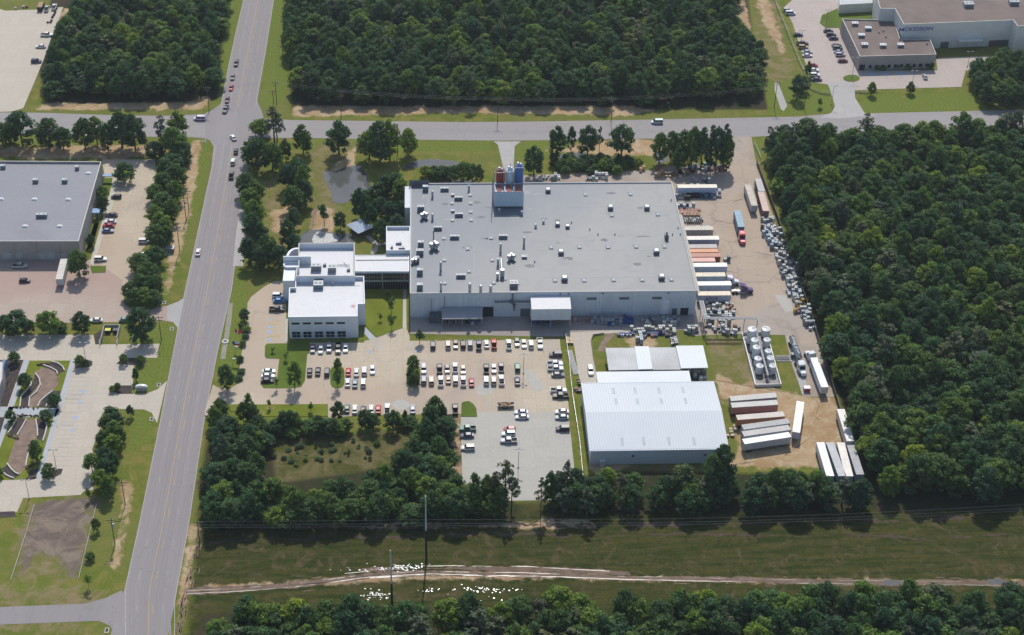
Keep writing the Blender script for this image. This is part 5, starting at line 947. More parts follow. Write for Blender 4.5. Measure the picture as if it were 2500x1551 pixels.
def tractor(label, c, rz, col, z=.06, col2=None):
    t = empty('semi_truck', (c[0], c[1], z), rz, label, 'truck', 'semi trucks in the yard'); cc = (*col, 1)
    mb = MB(); mb.box(-1.2,-.9,1.0,1.2,1.1,3.6); mb.loft([sect(1.1,1.2,.9,3.0,.1), sect(1.9,1.1,.8,2.0,.1)]); mb.loft([sect(1.6,1.05,.7,2.0,.12), sect(3.6,.9,.6,1.75,.12), sect(3.9,.8,.6,1.4,.12)]); mb.loft([sect(-.8,1.15,3.6,3.7,.04), sect(.9,1.0,3.6,3.65,.02)]); mb.loft([sect(-.95,1.1,3.55,4.0,.08), sect(.6,1.0,3.55,3.7,.05)]); mb.build('cab', M_paint, t, color=cc)
    mb = MB(); mb.add([(-1.0,1.92,2.02),(1.0,1.92,2.02),(1.05,1.2,2.95),(-1.05,1.2,2.95)], [(0,1,2,3)]); mb.box(-1.22,.2,2.1,-1.205,1.0,2.9); mb.box(1.205,.2,2.1,1.22,1.0,2.9); mb.build('windscreen', M_glass, t)
    mb = MB(); mb.box(-.5,-4.2,.8,.5,2.5,1.05); mb.cyl(0,-3.0,1.05,1.2,.6,10); mb.tube((-1.1,-.8,.8),(-1.1,.8,.8),.32,8); mb.tube((1.1,-.8,.8),(1.1,.8,.8),.32,8); mb.tube((1.15,-1.1,1),(1.15,-1.1,4.1),.08,6); mb.tube((-1.15,-1.1,1),(-1.15,-1.1,4.1),.08,6); mb.build('chassis', M_steel, t)
    for y in (3.0,-2.3,-3.6): mb = MB(); wheelset(mb, y, 1.22); mb.build('wheels', M_rubber, t)
    mb = MB(); mb.box(-.95,3.75,.9,-.6,3.92,1.15); mb.box(.6,3.75,.9,.95,3.92,1.15); mb.build('headlight', M_lampl, t)
    return t
DG = 'trailers backed to the factory dock'
def dock(label, xr, ytop, ybot, zoom=C3, L=16.15, **k):
    q = zoom(xr, (ytop+ybot)/2); H_ = k.get('H', 4.1); p = P(q[0], q[1], H_); x0_ = max(p.x-L, FX1+2.1); return trailer(label, ((x0_+p.x)/2, p.y), p.x-x0_, R(-90), group=DG, **k)
wh, ps, cr = (.78,.78,.76), (.50,.56,.66), (.66,.58,.42)
dock('long cream-roofed trailer with blue-white side, topmost in the yard beside the factory', 490, 130, 178, roof=(.74,.68,.55), side=(.42,.52,.72))
dock('beige-roofed trailer just below the dark barrel rows at the dock', 448, 590, 632, roof=(.50,.45,.37), side=(.4,.36,.3), H=3.9)
dock('trailer with white and pinkish roof and grey side at the dock', 512, 695, 737, roof=(.76,.70,.62), side=(.42,.45,.55))
dock('dull grey-roofed trailer directly above the orange container at the dock', 490, 785, 828, roof=(.40,.35,.34), side=(.2,.17,.18))
dock('bright orange container trailer at the dock', 503, 832, 872, roof=(.62,.25,.10), side=(.35,.12,.06), container=True, H=3.9)
dock('rust-red container trailer with peeling roof at the dock', 525, 878, 925, roof=(.42,.15,.10), side=(.3,.08,.06), container=True, H=3.9)
dock('faded pink container trailer, shortest at the dock', 470, 930, 976, roof=(.66,.36,.29), side=(.45,.2,.16), container=True, H=3.9)
dock('bright white trailer, fourth from the bottom at the dock', 600, 985, 1032, roof=(.82,.82,.80), side=(.50,.54,.63))
dock('cream-roofed trailer with pale blue side and a white truck hitched, at the dock', 580, 1090, 1137, roof=(.66,.58,.42), side=(.42,.52,.58))
dock('white trailer hitched to the purple truck at the dock', 645, 1185, 1235, roof=(.84,.83,.80), side=(.50,.54,.62))
dock('bottom trailer at the dock, cream roof and grey side with red and purple lettering', 635, 1295, 1342, roof=(.70,.60,.44), side=(.46,.52,.62), writing=('SAIA', 1.9, (.35,.03,.12), -1.0))
q = P(*A4(985,1395), 2.4); tractor('white semi truck hitched to the cream-roofed trailer at the dock', (q.x-.6, q.y), R(-90), (.7,.74,.78))
q = P(*A4(1110,1480), 2.4); tractor('purple semi truck hitched to a white dock trailer, pointing into the yard', (q.x, q.y), R(-90), (.09,.05,.17))
q0, q1 = P(*A4(1048,690), 4.1), P(*A4(1092,858), 4.1); trailer('blue trailer pulled by a red truck across the yard', ((q0.x+q1.x)/2, (q0.y+q1.y)/2), (q0-q1).length, math.atan2(-(q1.x-q0.x), (q1.y-q0.y)), roof=(.17,.33,.42), side=(.10,.20,.26), group='moving truck')
q = P(*A4(1097,950), 2.2); tractor('red semi truck driving down the yard with a blue trailer', (q.x, q.y), math.atan2(-(q1.x-q0.x), (q1.y-q0.y)), (.62,.03,.06))
def tr2(label, a_, b_, zoom, **k):
    H_ = 2.7 if k.get('container') == 2 else k.get('H', 4.1); q0, q1 = P(*zoom(*a_), H_), P(*zoom(*b_), H_); L_ = (q1-q0).length
    return trailer(label, ((q0.x+q1.x)/2, (q0.y+q1.y)/2), min(L_, 16.6), math.atan2(-(q1.x-q0.x), q1.y-q0.y), **k)
YG = 'trailers standing along the east fence and dirt yard'
tr2('long trailer with a dirty tan roof at the top of the east fence', (1155,425), (1228,640), A4, roof=(.44,.38,.31), side=(.45,.45,.48), group=YG)
tr2('rusty pink-roofed container nearest the east fence', (1292,500), (1345,695), A4, roof=(.52,.36,.30), side=(.25,.15,.15), container=True, group=YG)
tr2('grey-roofed container at the north end of the east fence', (1262,365), (1300,495), A4, roof=(.42,.40,.40), side=(.2,.18,.18), container=True, group=YG)
tr2('long white trailer parked beside the tanker on the brown strip', (710,388), (805,640), C4, roof=(.84,.84,.83), side=(.62,.66,.7), group=YG)
tr2('white trailer standing alone and slanted in the dirt yard', (600,755), (562,1020), C4, roof=(.84,.84,.82), side=(.55,.6,.65), group=YG)
tr2('white trailer with speckled roof along the fence at the lower right', (935,818), (1020,1095), C4, roof=(.80,.77,.72), side=(.5,.5,.5), group=YG)
tr2('bright white trailer, leftmost of the three abreast by the lower trees', (765,1100), (850,1385), C4, roof=(.84,.84,.83), side=(.6,.65,.7), group=YG)
tr2('grey-roofed trailer in the middle of the three abreast', (845,1100), (950,1385), C4, roof=(.42,.43,.45), side=(.35,.4,.45), group=YG)
tr2('cream-roofed trailer, rightmost of the three abreast', (935,1100), (1010,1388), C4, roof=(.76,.70,.62), side=(.5,.52,.55), group=YG)
tr2('dull grey trailer below the speckled one along the fence', (1020,1125), (1100,1370), C4, roof=(.32,.32,.34), side=(.35,.4,.45), group=YG)
HG = 'row of trailers in the dirt yard'
tr2('grey-roofed trailer at the top of the dirt yard row', (10,735), (395,703), C4, roof=(.43,.42,.39), side=(.35,.38,.42), group=HG)
tr2('grey-roofed trailer with faded pink side, second in the dirt yard row', (20,790), (405,765), C4, roof=(.45,.44,.42), side=(.46,.28,.27), group=HG)
tr2('trailer with bright red-orange side, third in the dirt yard row', (65,893), (460,862), C4, roof=(.50,.45,.40), side=(.50,.17,.09), group=HG, H=3.9)
tr2('dark speckled-roofed trailer, fourth in the dirt yard row', (108,975), (508,920), C4, roof=(.30,.31,.31), side=(.4,.48,.52), group=HG)
tr2('streaked grey trailer, fifth in the dirt yard row', (115,1030), (508,975), C4, roof=(.40,.38,.36), side=(.4,.44,.48), group=HG)
tr2('bright white trailer at the bottom of the dirt yard row', (120,1095), (512,1035), C4, roof=(.84,.84,.83), side=(.55,.60,.64), group=HG)
tr2('white trailer backed to the west warehouse dock', (590,1068), (545,1255), Z4, roof=(.58,.54,.48), side=(.55,.58,.6), group='trailer at the west warehouse', H=4.0)
q = P(*C4(697,368), 2.4); tractor('white semi truck coupled to the long trailer on the brown strip', (q.x-.3, q.y-.3), R(14), (.72,.74,.76))
q0, q1 = P(*C4(525,215), 2.6), P(*C4(590,385), 2.6); ra = math.atan2(-(q1.x-q0.x), q1.y-q0.y); tk = empty('tanker_trailer', ((q0.x+q1.x)/2, (q0.y+q1.y)/2, .06), ra, 'silver tanker trailer standing beside the tank farm', 'tanker')
L_ = (q1-q0).length; mb = MB(); mb.tube((0,-L_/2,2.3),(0,L_/2,2.3),1.05,16); mb.build('barrel', solid('polished_tank_metal', (.55,.57,.58), .25, .85), tk, True)
mb = MB(); [mb.tube((0,y-.06,2.3),(0,y+.06,2.3),1.1,16) for y in np.linspace(-L_/2+.3,L_/2-.3,7)]; mb.box(-.35,-L_/2+1,3.35,.35,L_/2-1,3.42); mb.cyl(0,0,3.3,3.7,.4,10); mb.cyl(0,2.2,3.3,3.6,.3,10); mb.build('hoops', M_dsteel, tk)
mb = MB(); wheelset(mb,-L_/2+1.2); wheelset(mb,-L_/2+2.5); mb.build('wheels', M_rubber, tk); mb = MB(); mb.box(-.5,-L_/2,1,.5,L_/2,1.3); mb.build('landing_gear', M_steel, tk)
q = P(*C4(605,460), 2.2); tractor('white semi truck pulling the silver tanker beside the tank farm', (q.x, q.y), R(180+6), (.74,.76,.78))
# ---- tank farm
TB = 'white storage tanks in the walled tank farm'
c0 = P(*C4(128,232), 1.2); c1 = P(*C4(230,612), 1.2); c2 = P(*C4(437,612), 1.2); bxa, bya, bxb, byb = (c0.x+c1.x)/2-.3, c1.y, c2.x, c0.y+4
bd = empty('containment_wall', (0,0,0), 0, 'low white rectangular wall enclosing the ten white tanks', 'low wall'); mb = MB(); mb.path([(bxa,bya),(bxb,bya),(bxb,byb),(bxa,byb),(bxa,bya)], .3, 0, 1.2); mb.build('wall', M_tank, bd); mb = MB(); mb.box(bxa+.2,bya+.2,.05,bxb-.2,byb-.2,.1); mb.build('slab', pm('dark_wet_slab', (0.16,0.15,0.14), .15, .3, .5, stain=.5, stainc=(.25,.23,.2), sscale=.4), bd)
tproto = None
for i, (x, y, r, yb_) in enumerate(((196,142,1.65,275),(312,140,1.6,215),(217,233,1.38,345),(320,231,1.33,295),(232,294,1.38,405),(331,325,1.33,400),(244,388,1.36,468),(350,384,1.33,465),(259,450,1.36,530),(368,449,1.33,527))):
    Ht = max(3.9, hgt(C4(x,yb_-8), C4(x,y)) if yb_ > 0 else 5); Ht = min(Ht, 7.0); top = P(*C4(x,y), Ht)
    lab = 'white upright storage tank, %s from the top in the %s column of the tank farm' % (ORD[i//2], ('left','right')[i%2])
    t = empty('storage_tank', (top.x, top.y, .1), 0, lab, 'tank', TB); mb = MB(); mb.cyl(0,0,.5,Ht-.45,r,20,0); mb.cyl(0,0,Ht-.45,Ht-.15,r,20,0,.3); mb.cyl(0,0,0,.5,r*.8,16,1); mb.build('shell', [M_tank, M_dsteel], t)
    mb = MB(); mb.cyl(0,0,Ht-.02,Ht+.12,.18,8); mb.cyl(r*.5,0,Ht-.3,Ht-.02,.08,6); mb.tube((0,.3,Ht),(-r*.8 if i%2 else r*.8,.3,Ht-.1),.06,5); mb.build('manway', M_dsteel, t)
    mb = MB(); s_ = 1 if i % 2 == 0 else -1
    for dx in (-.2,.2): mb.tube((s_*(r+.1),dx,.2),(s_*(r+.1),dx,Ht),.035,4)
    mb.build('ladder', M_steel, t)
mb = MB(); xm = (P(*C4(258,450),4).x+P(*C4(368,449),4).x)/2
wk = empty('catwalk', (0,0,0), 0, 'steel pipe catwalk between the two columns of tanks', 'catwalk')
for dx in (-.4,-.1,.2,.4): mb.tube((xm+dx,bya+1.5,1.2+dx),(xm+dx,byb-.5,1.2+dx),.07,6)
mb.box(xm-.3,bya+3,2.8,xm+.3,byb-1,2.86)
for k in range(9): yy = bya+1.6+k*2.4; mb.box(xm-.6,yy,.1,xm-.5,yy+.1,2.9); mb.box(xm+.5,yy,.1,xm+.6,yy+.1,2.9); mb.box(xm-1.6,yy,2.0,xm+1.6,yy+.12,2.1)
mb.build('pipework', M_dsteel, wk)
pd = empty('pump_pad', (0,0,0), 0, 'grey pump pad between tank farm and tanker', 'pump'); a_, b_ = P(*C4(388,375)), P(*C4(535,425)); mb = MB(); mb.box(a_.x, b_.y, .02, b_.x, a_.y, .2); mb.build('pad', M_grey, pd); mb = MB(); [mb.tube((a_.x,b_.y+k,.6),(b_.x-1,b_.y+k,.6),.12,6) for k in (.6,1.2,1.9,2.6)]; mb.cyl(a_.x+6,a_.y-1,.2,1.8,.8,10); mb.build('pipework', M_dsteel, pd)
# elevated pipe rack from the factory corner to the tanks
pr = empty('overhead_pipe_rack', (0,0,0), 0, 'elevated pale pipe rack running from the factory corner over the drum yard to the tanks', 'pipe rack'); PZ = 6.2
pts = [P(*A8(*v), PZ+.3) for v in ((320,720),(350,860),(398,1040))]; pts = [Vector((FX1+1.6, FY0+.4, PZ)), Vector((FX1+1.8, P(*A8(400,1040),PZ).y, PZ)), Vector((P(*A8(1165,1042),PZ).x, P(*A8(1165,1042),PZ).y, PZ)), Vector((P(*A8(1185,1110),PZ).x, P(*A8(1185,1110),PZ).y, PZ))]
mb = MB()
for k in range(4):
    o_ = .35*k; q = [Vector((pts[0].x+o_, pts[0].y, PZ)), Vector((pts[1].x+o_, pts[1].y+o_, PZ)), Vector((pts[2].x, pts[2].y+o_, PZ)), Vector((pts[3].x, pts[3].y, PZ))]
    for a_, b_ in zip(q[:-1], q[1:]): mb.tube(a_, b_, .13, 6)
mb.box(pts[0].x-.3, pts[1].y, PZ-.3, pts[0].x-.15, pts[0].y, PZ); mb.box(pts[0].x+1.25, pts[1].y, PZ-.3, pts[0].x+1.4, pts[0].y, PZ); mb.build('pipes', M_cpole, pr)
for k in range(5):
    t_ = k/4; p = pts[1].lerp(pts[2], t_); mb = MB(); mb.box(p.x-.1,p.y-.1,0,p.x+.1,p.y+.1,PZ-.15); mb.box(p.x-.1,p.y-.3,PZ-.3,p.x+.1,p.y+1.4,PZ-.14); mb.build('post', M_dsteel, pr)
for k in range(2): p = pts[0].lerp(pts[1], .3+.4*k); mb = MB(); mb.box(p.x-.1,p.y-.1,0,p.x+.1,p.y+.1,PZ-.15); mb.build('post', M_dsteel, pr)
# flatbed trailer with scrap load in the car park
q = P(*B3(515,1262), 1.0); ft = empty('flatbed_trailer', (q.x,q.y,.06), R(-90), 'small flatbed trailer loaded with brown scrap at the foot of the car park', 'trailer'); mb = MB(); mb.box(-1.1,-2.8,.6,1.1,2.8,.75); mb.box(-1.1,-2.8,.75,-1.02,2.8,1.3); mb.box(1.02,-2.8,.75,1.1,2.8,1.3); mb.build('bed', M_dsteel, ft)
mb = MB(); [mb.obox((random.uniform(-.8,.8),random.uniform(-2.4,2.4)), random.uniform(0,3), .7,.5,.75,random.uniform(1.,1.5)) for _ in range(22)]; mb.build('load', M_card, ft); mb = MB(); wheelset(mb,0,1.2,.35); wheelset(mb,-.8,1.2,.35); mb.build('wheels', M_rubber, ft)

# ================================================================ YARD GOODS
def proto_tote(topc, sidec):
    mb = MB(); mb.box(-.6,-.5,0,.6,.5,.14,1); mb.box(-.58,-.48,.14,.58,.48,1.1,0); mb.cyl(0,0,1.1,1.15,.2,8,1)
    for s_ in (-.6,-.2,.2,.6): mb.box(s_-.02,-.51,.14,s_+.02,-.485,1.12,2); mb.box(s_-.02,.485,.14,s_+.02,.51,1.12,2)
    mb.box(-.62,-.53,1.08,.62,-.42,1.14,2); mb.box(-.62,.42,1.08,.62,.53,1.14,2); mb.box(-.62,-.42,1.08,-.52,.42,1.14,2); mb.box(.52,-.42,1.08,.62,.42,1.14,2)
    return mb
def proto_drum():
    mb = MB(); mb.cyl(0,0,0,.86,.29,12,0); mb.cyl(0,0,.3,.33,.305,12,0); mb.cyl(0,0,.6,.63,.305,12,0); mb.cyl(.12,0,.861,.9,.06,6,1); return mb
PRO = {}; GOODS = []
def stackobj(kind, loc, rz, color, label, cat, group, h=1):
    key = (kind, h)
    if key not in PRO:
        if kind == 'intermediate_bulk_tote':
            mb = MB()
            for j in range(h):
                s_ = proto_tote(0,0); mb.add([(x,y,z+j*1.17) for x,y,z in s_.v], s_.f, 0); n_ = len(s_.f); mb.m[-n_:] = s_.m
            o = mb.build(kind, [M_plast, M_hvacd, M_dsteel])
        elif kind == 'drum': o = proto_drum().build(kind, [M_plast, M_hvac])
        elif kind == 'pallet_stack':
            mb = MB()
            for j in range(h*5): mb.box(-.6,-.5,j*.15+.09,.6,.5,j*.15+.12,0); [mb.box(x_-.05,-.5,j*.15,x_+.05,.5,j*.15+.09,0) for x_ in (-.5,0,.5)]
            o = mb.build(kind, M_plast)
        elif kind == 'crate':
            mb = MB(); mb.box(-.6,-.5,.12,.6,.5,h*.9,0); [mb.box(x_-.05,-.5,0,x_+.05,.5,.12,0) for x_ in (-.5,0,.5)]; mb.box(-.62,-.52,h*.9-.06,.62,.52,h*.9,0); [mb.box(x_-.04,-.53,.12,x_+.04,-.5,h*.9,0) for x_ in (-.4,0,.4)]; o = mb.build(kind, M_plast)
        elif kind == 'scrap_heap':
            mb = MB(); [mb.obox((random.uniform(-.4,.4),random.uniform(-.4,.4)), random.uniform(0,3), random.uniform(.2,.8),random.uniform(.2,.6),0,random.uniform(.3,1.1),0,.8) for _ in range(7)]; o = mb.build(kind, M_plast)
        PRO[key] = o
    else: o = PRO[key].copy(); COL.objects.link(o)
    o.location = loc; o.rotation_euler = (0,0,rz); o.color = (*color, 1); tag(o, label, cat, group); GOODS.append(o); return o
WT, GT, BLK, BLU, CRM, BRN, PNK, YEL = (.60,.62,.62), (.36,.40,.44), (.02,.02,.025), (.03,.10,.35), (.66,.62,.5), (.34,.19,.10), (.6,.33,.28), (.6,.35,.05)
def rnd(c, k=.12): f = random.uniform(1-k, 1+k); return tuple(min(1, v*f) for v in c)
def grid(poly, step, drop=.1, jit=.12, zoom=None, z=.05):
    w_ = W2(poly); xs = [p[0] for p in w_]; ys = [p[1] for p in w_]; out = []
    gxx, gyy = np.meshgrid(np.arange(min(xs), max(xs), step[0]), np.arange(min(ys), max(ys), step[1])); dd_ = pdist(gxx, gyy, w_)
    for x, y, d_ in zip(gxx.ravel(), gyy.ravel(), dd_.ravel()):
        if d_ > -.1 and random.random() > drop: out.append((x+random.uniform(-jit, jit), y+random.uniform(-jit, jit)))
    return out
def fill(poly, step, mixs, label, group, drop=.1, jit=.12, rj=.1, z=.06):
    """mixs: (kind, weight, colours, heights, noun, category)"""
    tot = sum(m_[1] for m_ in mixs)
    for x, y in grid(poly, step, drop, jit):
        r_ = random.random()*tot
        for m_ in mixs:
            r_ -= m_[1]
            if r_ <= 0: break
        kind, _, cols, hs, noun, cat = m_
        if kind == 'drum':
            for ax, ay in ((-.3,-.3),(.3,-.3),(-.3,.3),(.3,.3)) if step[0] > 1 else ((0,0),): stackobj('drum', (x+ax,y+ay,z), 0, rnd(random.choice(cols)), noun+' '+label, cat, group)
        else: stackobj(kind, (x,y,z), random.uniform(-rj, rj), rnd(random.choice(cols)), noun+' '+label, cat, group, random.choice(hs))
MX = ((.72,.73,.71),(.66,.67,.66),(.5,.52,.53),(.3,.33,.36),(.68,.65,.56),(.12,.13,.15))
tote = lambda w_, cols=MX, hs=(1,2): ('intermediate_bulk_tote', w_, cols, hs, 'caged plastic tote', 'tote')
crate = lambda w_, cols, hs=(1,2), noun='boxed load': ('crate', w_, cols, hs, noun, 'crate')
drum = lambda w_, cols=(BLK,BLU): ('drum', w_, cols, (1,), 'steel drum', 'drum')
heap = lambda w_, cols=(GT,WT,BRN): ('scrap_heap', w_, cols, (1,), 'scrap pile', 'scrap')
pal = lambda w_, hs=(1,2): ('pallet_stack', w_, ((.42,.28,.16),(.5,.36,.22)), hs, 'pallet stack', 'pallets')
EF = 'goods heaped along the east fence'
fill(A4((1290,800),(1400,765),(1440,800),(1470,880),(1400,880),(1300,880)), (1.35,1.25), [tote(3,MX), heap(2,(BLK,GT,WT,BRN))], 'in the top heap along the east fence', EF, .2, .3, .6)
fill(A4((1300,890),(1480,880),(1520,960),(1540,1060),(1400,1060),(1320,980)), (1.35,1.25), [tote(4,(WT,(.45,.6,.7))), crate(1,(BLK,BRN))], 'in the second heap along the east fence', EF, .15, .25, .4)
fill(A4((1390,1070),(1560,1060),(1600,1200),(1640,1260),(1480,1290),(1430,1180)), (1.35,1.25), [tote(4,MX), heap(1,(BLK,BRN,GT)), crate(1,(BLK,GT))], 'in the third heap along the east fence', EF, .12, .2, .3)
fill(A4((1490,1300),(1660,1270),(1680,1340),(1700,1420),(1720,1500),(1560,1510),(1530,1420)), (1.35,1.25), [tote(4,MX), heap(1,(BLK,GT)), crate(2,(GT,(.25,.3,.35)))], 'in the fourth heap along the east fence', EF, .15, .2, .3)
fill(A8((1585,640),(1780,620),(1800,770),(1640,800)), (1.35,1.25), [tote(4,(WT,GT)), drum(1,(WT,GT))], 'in the fifth heap along the east fence', EF, .15, .2, .3)
fill(A8((1660,780),(1800,780),(1800,940),(1700,960)), (1.3,1.3), [crate(2,(YEL,CRM)), heap(2,(YEL,WT,BLK)), tote(1)], 'in the yellow-flecked heap along the east fence', EF, .2, .3, .6)
fill(A8((1730,950),(1880,880),(1910,1020),(1960,1110),(1960,1220),(1870,1190),(1800,1060)), (1.35,1.25), [tote(4,(WT,GT)), crate(1,((.2,.16,.3),GT))], 'in the lowest heap along the east fence', EF, .15, .25, .4)
fill(A8((385,850),(830,830),(835,900),(700,960),(400,960)), (1.25,1.2), [tote(3,(WT,CRM)), heap(3,(BLK,WT,PNK,BRN)), drum(1,(WT,BLK,YEL)), crate(1,(PNK,CRM))], 'in the cluttered square beside the factory corner', 'clutter beside the factory corner', .15, .3, .8)
fill(A8((400,960),(830,940),(830,1025),(410,1025)), (1.35,1.25), [tote(5), crate(1,(GT,))], 'in the neat rows beside the factory corner', 'clutter beside the factory corner', .1, .15, .15)
fill(A8((430,1080),(800,1070),(900,1180),(910,1290),(640,1260),(380,1250),(390,1160)), (1.5,1.5), [tote(4), heap(1,(BLK,GT)), crate(1,(BRN,GT)), drum(1,(WT,BLK))], 'under the overhead pipe rack', 'clutter beside the factory corner', .3, .3, .6)
fill(A8((125,1180),(240,1160),(330,1150),(340,1230),(210,1270),(140,1250)), (1.4,1.4), [tote(3), drum(1,(BLK,WT))], 'on the grey slab right of the long tote line', 'clutter beside the factory corner', .25, .2, .4)
LG = 'goods lined along the slab edge behind the open sheds'
fill(A7((1130,1060),(1350,1045),(1350,1090),(1130,1095)), (.66,.7), [drum(1,(BLU,BLU,WT,(.02,.05,.2)))], 'in the blue line behind the open sheds', LG, .08, .03)
fill(A7((1310,1015),(1870,1015),(1870,1040),(1310,1040)), (1.3,1.2), [tote(3,(CRM,WT)), crate(1,(CRM,))], 'in the cream line behind the open sheds', LG, .05, .05, .05)
fill(A7((1380,1050),(1460,1050),(1480,1190),(1390,1190)), (1.3,1.2), [tote(3,(WT,(.5,.6,.75)))], 'in the double column between the shed lawns', LG, .05, .05, .05)
fill(A7((1490,1045),(1820,1045),(1820,1090),(1490,1095)), (1.3,1.2), [crate(3,(BLK,BLU,(.02,.05,.2)),(1,)), crate(1,((.5,.2,.08),CRM),(1,))], 'in the dark line behind the open sheds', LG, .1, .04)
fill(A7((1830,1060),(1890,1060),(1930,1200),(1850,1200)), (1.3,1.2), [tote(3), drum(1,(WT,BLK))], 'in the slanting line beside the white canopy', LG, .12, .15, .3)
SG = 'goods in the shade along the south factory wall'
fill(A7((560,870),(800,870),(800,915),(570,915)), (1.5,1.4), [crate(2,(BRN,PNK,GT)), drum(1,(BLK,))], 'in the shade right of the loading bay', SG, .3, .15)
fill(A7((815,880),(1160,880),(1160,945),(830,945)), (1.35,1.25), [tote(3,(GT,)), crate(1,(BLU,GT))], 'in the shaded grey rows by the factory wall', SG, .1, .1, .05)
fill(A7((1170,860),(1340,850),(1340,920),(1180,920)), (1.3,1.3), [crate(2,(BLU,)), drum(1,(BLU,))], 'in the blue cluster by the factory wall', SG, .15, .1)
fill(A7((1450,880),(1610,880),(1610,945),(1470,945)), (1.3,1.3), [tote(2), drum(1,(BLK,WT))], 'in the mixed cluster by the factory wall', SG, .15, .15, .3)
fill(A7((1690,880),(1930,880),(1930,950),(1690,950)), (1.35,1.25), [tote(3,(GT,WT))], 'in the rows before the white process tank', SG, .12, .08, .05)
fill(A6((890,985),(1360,985),(1360,1060),(890,1060)), (2.2,1.6), [crate(1,(GT,(.1,.25,.45))), drum(1,(BLK,GT))], 'under the grey factory canopy', SG, .35, .2)
fill(A6((2120,980),(2430,980),(2430,1050),(2120,1050)), (2.0,1.5), [crate(1,(BLU,GT,PNK)), drum(1,(BLK,BLU))], 'under the white loading bay', SG, .35, .2)
NG = 'goods lined behind the factory'
fill(A3((75,240),(215,240),(215,285),(75,290)), (.66,.7), [drum(1,(BLK,BLK,WT))], 'in the black line behind the factory', NG, .2, .05)
fill(A3((230,235),(325,235),(325,285),(230,290)), (1.35,1.25), [tote(3)], 'in the short white row behind the factory', NG, .05, .05, .05)
fill(A3((620,245),(690,245),(690,290),(620,290)), (.7,.75), [drum(1,(BLK,GT))], 'in the dark patch behind the factory', NG, .1, .05)
fill(A3((700,232),(880,240),(880,285),(700,290)), (1.4,1.25), [tote(3)], 'in the long white row behind the factory', NG, .08, .05, .05)
PG = 'pallets and boxes in the north corner of the yard'
fill(A4((60,255),(105,255),(105,290),(60,290)), (1.3,1.2), [crate(1,((.6,.38,.2),),(2,))], 'alone beside the reeds north of the factory', PG, .1, .05)
fill(A4((210,240),(280,240),(280,350),(215,350)), (1.35,1.25), [pal(2,(2,3)), crate(1,(BRN,),(2,))], 'in the tallest brown stacks north of the factory', PG, .05, .1)
fill(A4((280,320),(540,300),(540,345),(330,365)), (1.5,1.4), [pal(2), crate(2,(BRN,CRM,BLK),(1,2))], 'in the brown cluster north-east of the factory', PG, .2, .2)
fill(A4((550,250),(960,235),(960,290),(560,300)), (1.4,1.35), [crate(3,(BRN,(.2,.08,.07),GT),(1,2)), tote(1,(WT,GT)), drum(1,(BLK,(.3,.06,.06)))], 'in the long dark line under the northern trees', PG, .12, .15, .2)
fill(A4((600,375),(760,390),(760,405),(600,400)), (1.3,1.2), [tote(1)], 'above the topmost dock trailer', PG, .1, .05, .05)
UG = 'goods stacked between the dock trailers'
fill(A4((425,485),(500,485),(500,570),(425,570)), (1.3,1.25), [tote(1)], 'in the white block left of the black drums', UG, .1, .05, .05)
fill(A4((520,500),(680,495),(680,570),(520,575)), (1.3,1.2), [crate(1,(BLK,BLK,(.03,.05,.12)),(1,2))], 'in the black block beside the topmost trailer', UG, .04, .03)
fill(A4((550,468),(775,462),(775,480),(550,485)), (1.3,1.2), [tote(1)], 'in the white line right below the topmost trailer', UG, .1, .04, .04)
fill(A4((690,490),(800,490),(800,565),(690,565)), (1.35,1.25), [crate(3,((.06,.14,.24),(.08,.2,.32)),(1,2))], 'in the dark blue block beside the topmost trailer', UG, .08, .05)
fill(A4((810,520),(885,510),(885,560),(810,570)), (1.3,1.25), [tote(1,(WT,))], 'at the right end of the blue block', UG, .1, .08, .1)
fill(A4((435,660),(620,660),(625,675),(440,678)), (1.3,1.2), [tote(1)], 'in the white line above the pink loads', UG, .06, .04, .04)
fill(A4((445,685),(660,688),(670,712),(450,715)), (1.4,1.3), [crate(1,(PNK,(.7,.42,.35)),(1,))], 'in the pink line beside the dock', UG, .03, .03, .03)
fill(A4((470,722),(670,722),(680,745),(480,748)), (1.4,1.3), [crate(1,((.65,.36,.18),(.6,.4,.25)),(1,))], 'in the orange line beside the dock', UG, .05, .04, .04)
fill(A4((490,775),(690,775),(700,825),(500,825)), (.78,.74), [drum(1,(BLK,BLK,BLK,WT))], 'in the black rows above the beige trailer', UG, .12, .04)
fill(A4((540,900),(745,900),(745,935),(545,935)), (1.35,1.25), [tote(1)], 'in the white row below the beige trailer', UG, .05, .04, .04)
fill(C3((620,90),(620,90.1),(620.1,90.1)), (1,1), [tote(1)], '', UG) if False else None
fill(A4((850,1190),(960,1205),(960,1225),(860,1215)), (1.3,1.2), [tote(1), heap(1,(WT,GT))], 'right of the pink container at the dock', UG, .2, .2)
fill(A4((1230,220),(1265,220),(1275,330),(1250,330)), (1.6,1.6), [heap(2,(GT,BRN,BLK)), crate(1,(GT,))], 'by the gate at the head of the yard', UG, .3, .3)
fill(B3((1420,275),(1500,275),(1515,360),(1430,360)), (1.35,1.15), [pal(1,(1,))], 'in the neat pile beside the access drive', 'pallets beside the access drive', 0, .03, .02)
fill(B3((1550,890),(1600,900),(1620,1080),(1590,1180),(1550,1060)), (1.3,1.3), [heap(2,(BLK,(.2,.04,.05),(.04,.1,.14))), drum(1,(BLK,(.2,.03,.04)))], 'beside the corner of the ribbed warehouse', 'oddments beside the ribbed warehouse', .2, .15)
fill(B4((1060,490),(1240,490),(1245,570),(1080,570)), (1.8,1.5), [tote(2,(GT,WT)), drum(1,(BLK,))], 'under the back edge of the wide white canopy', 'goods under the open sheds', .4, .3)
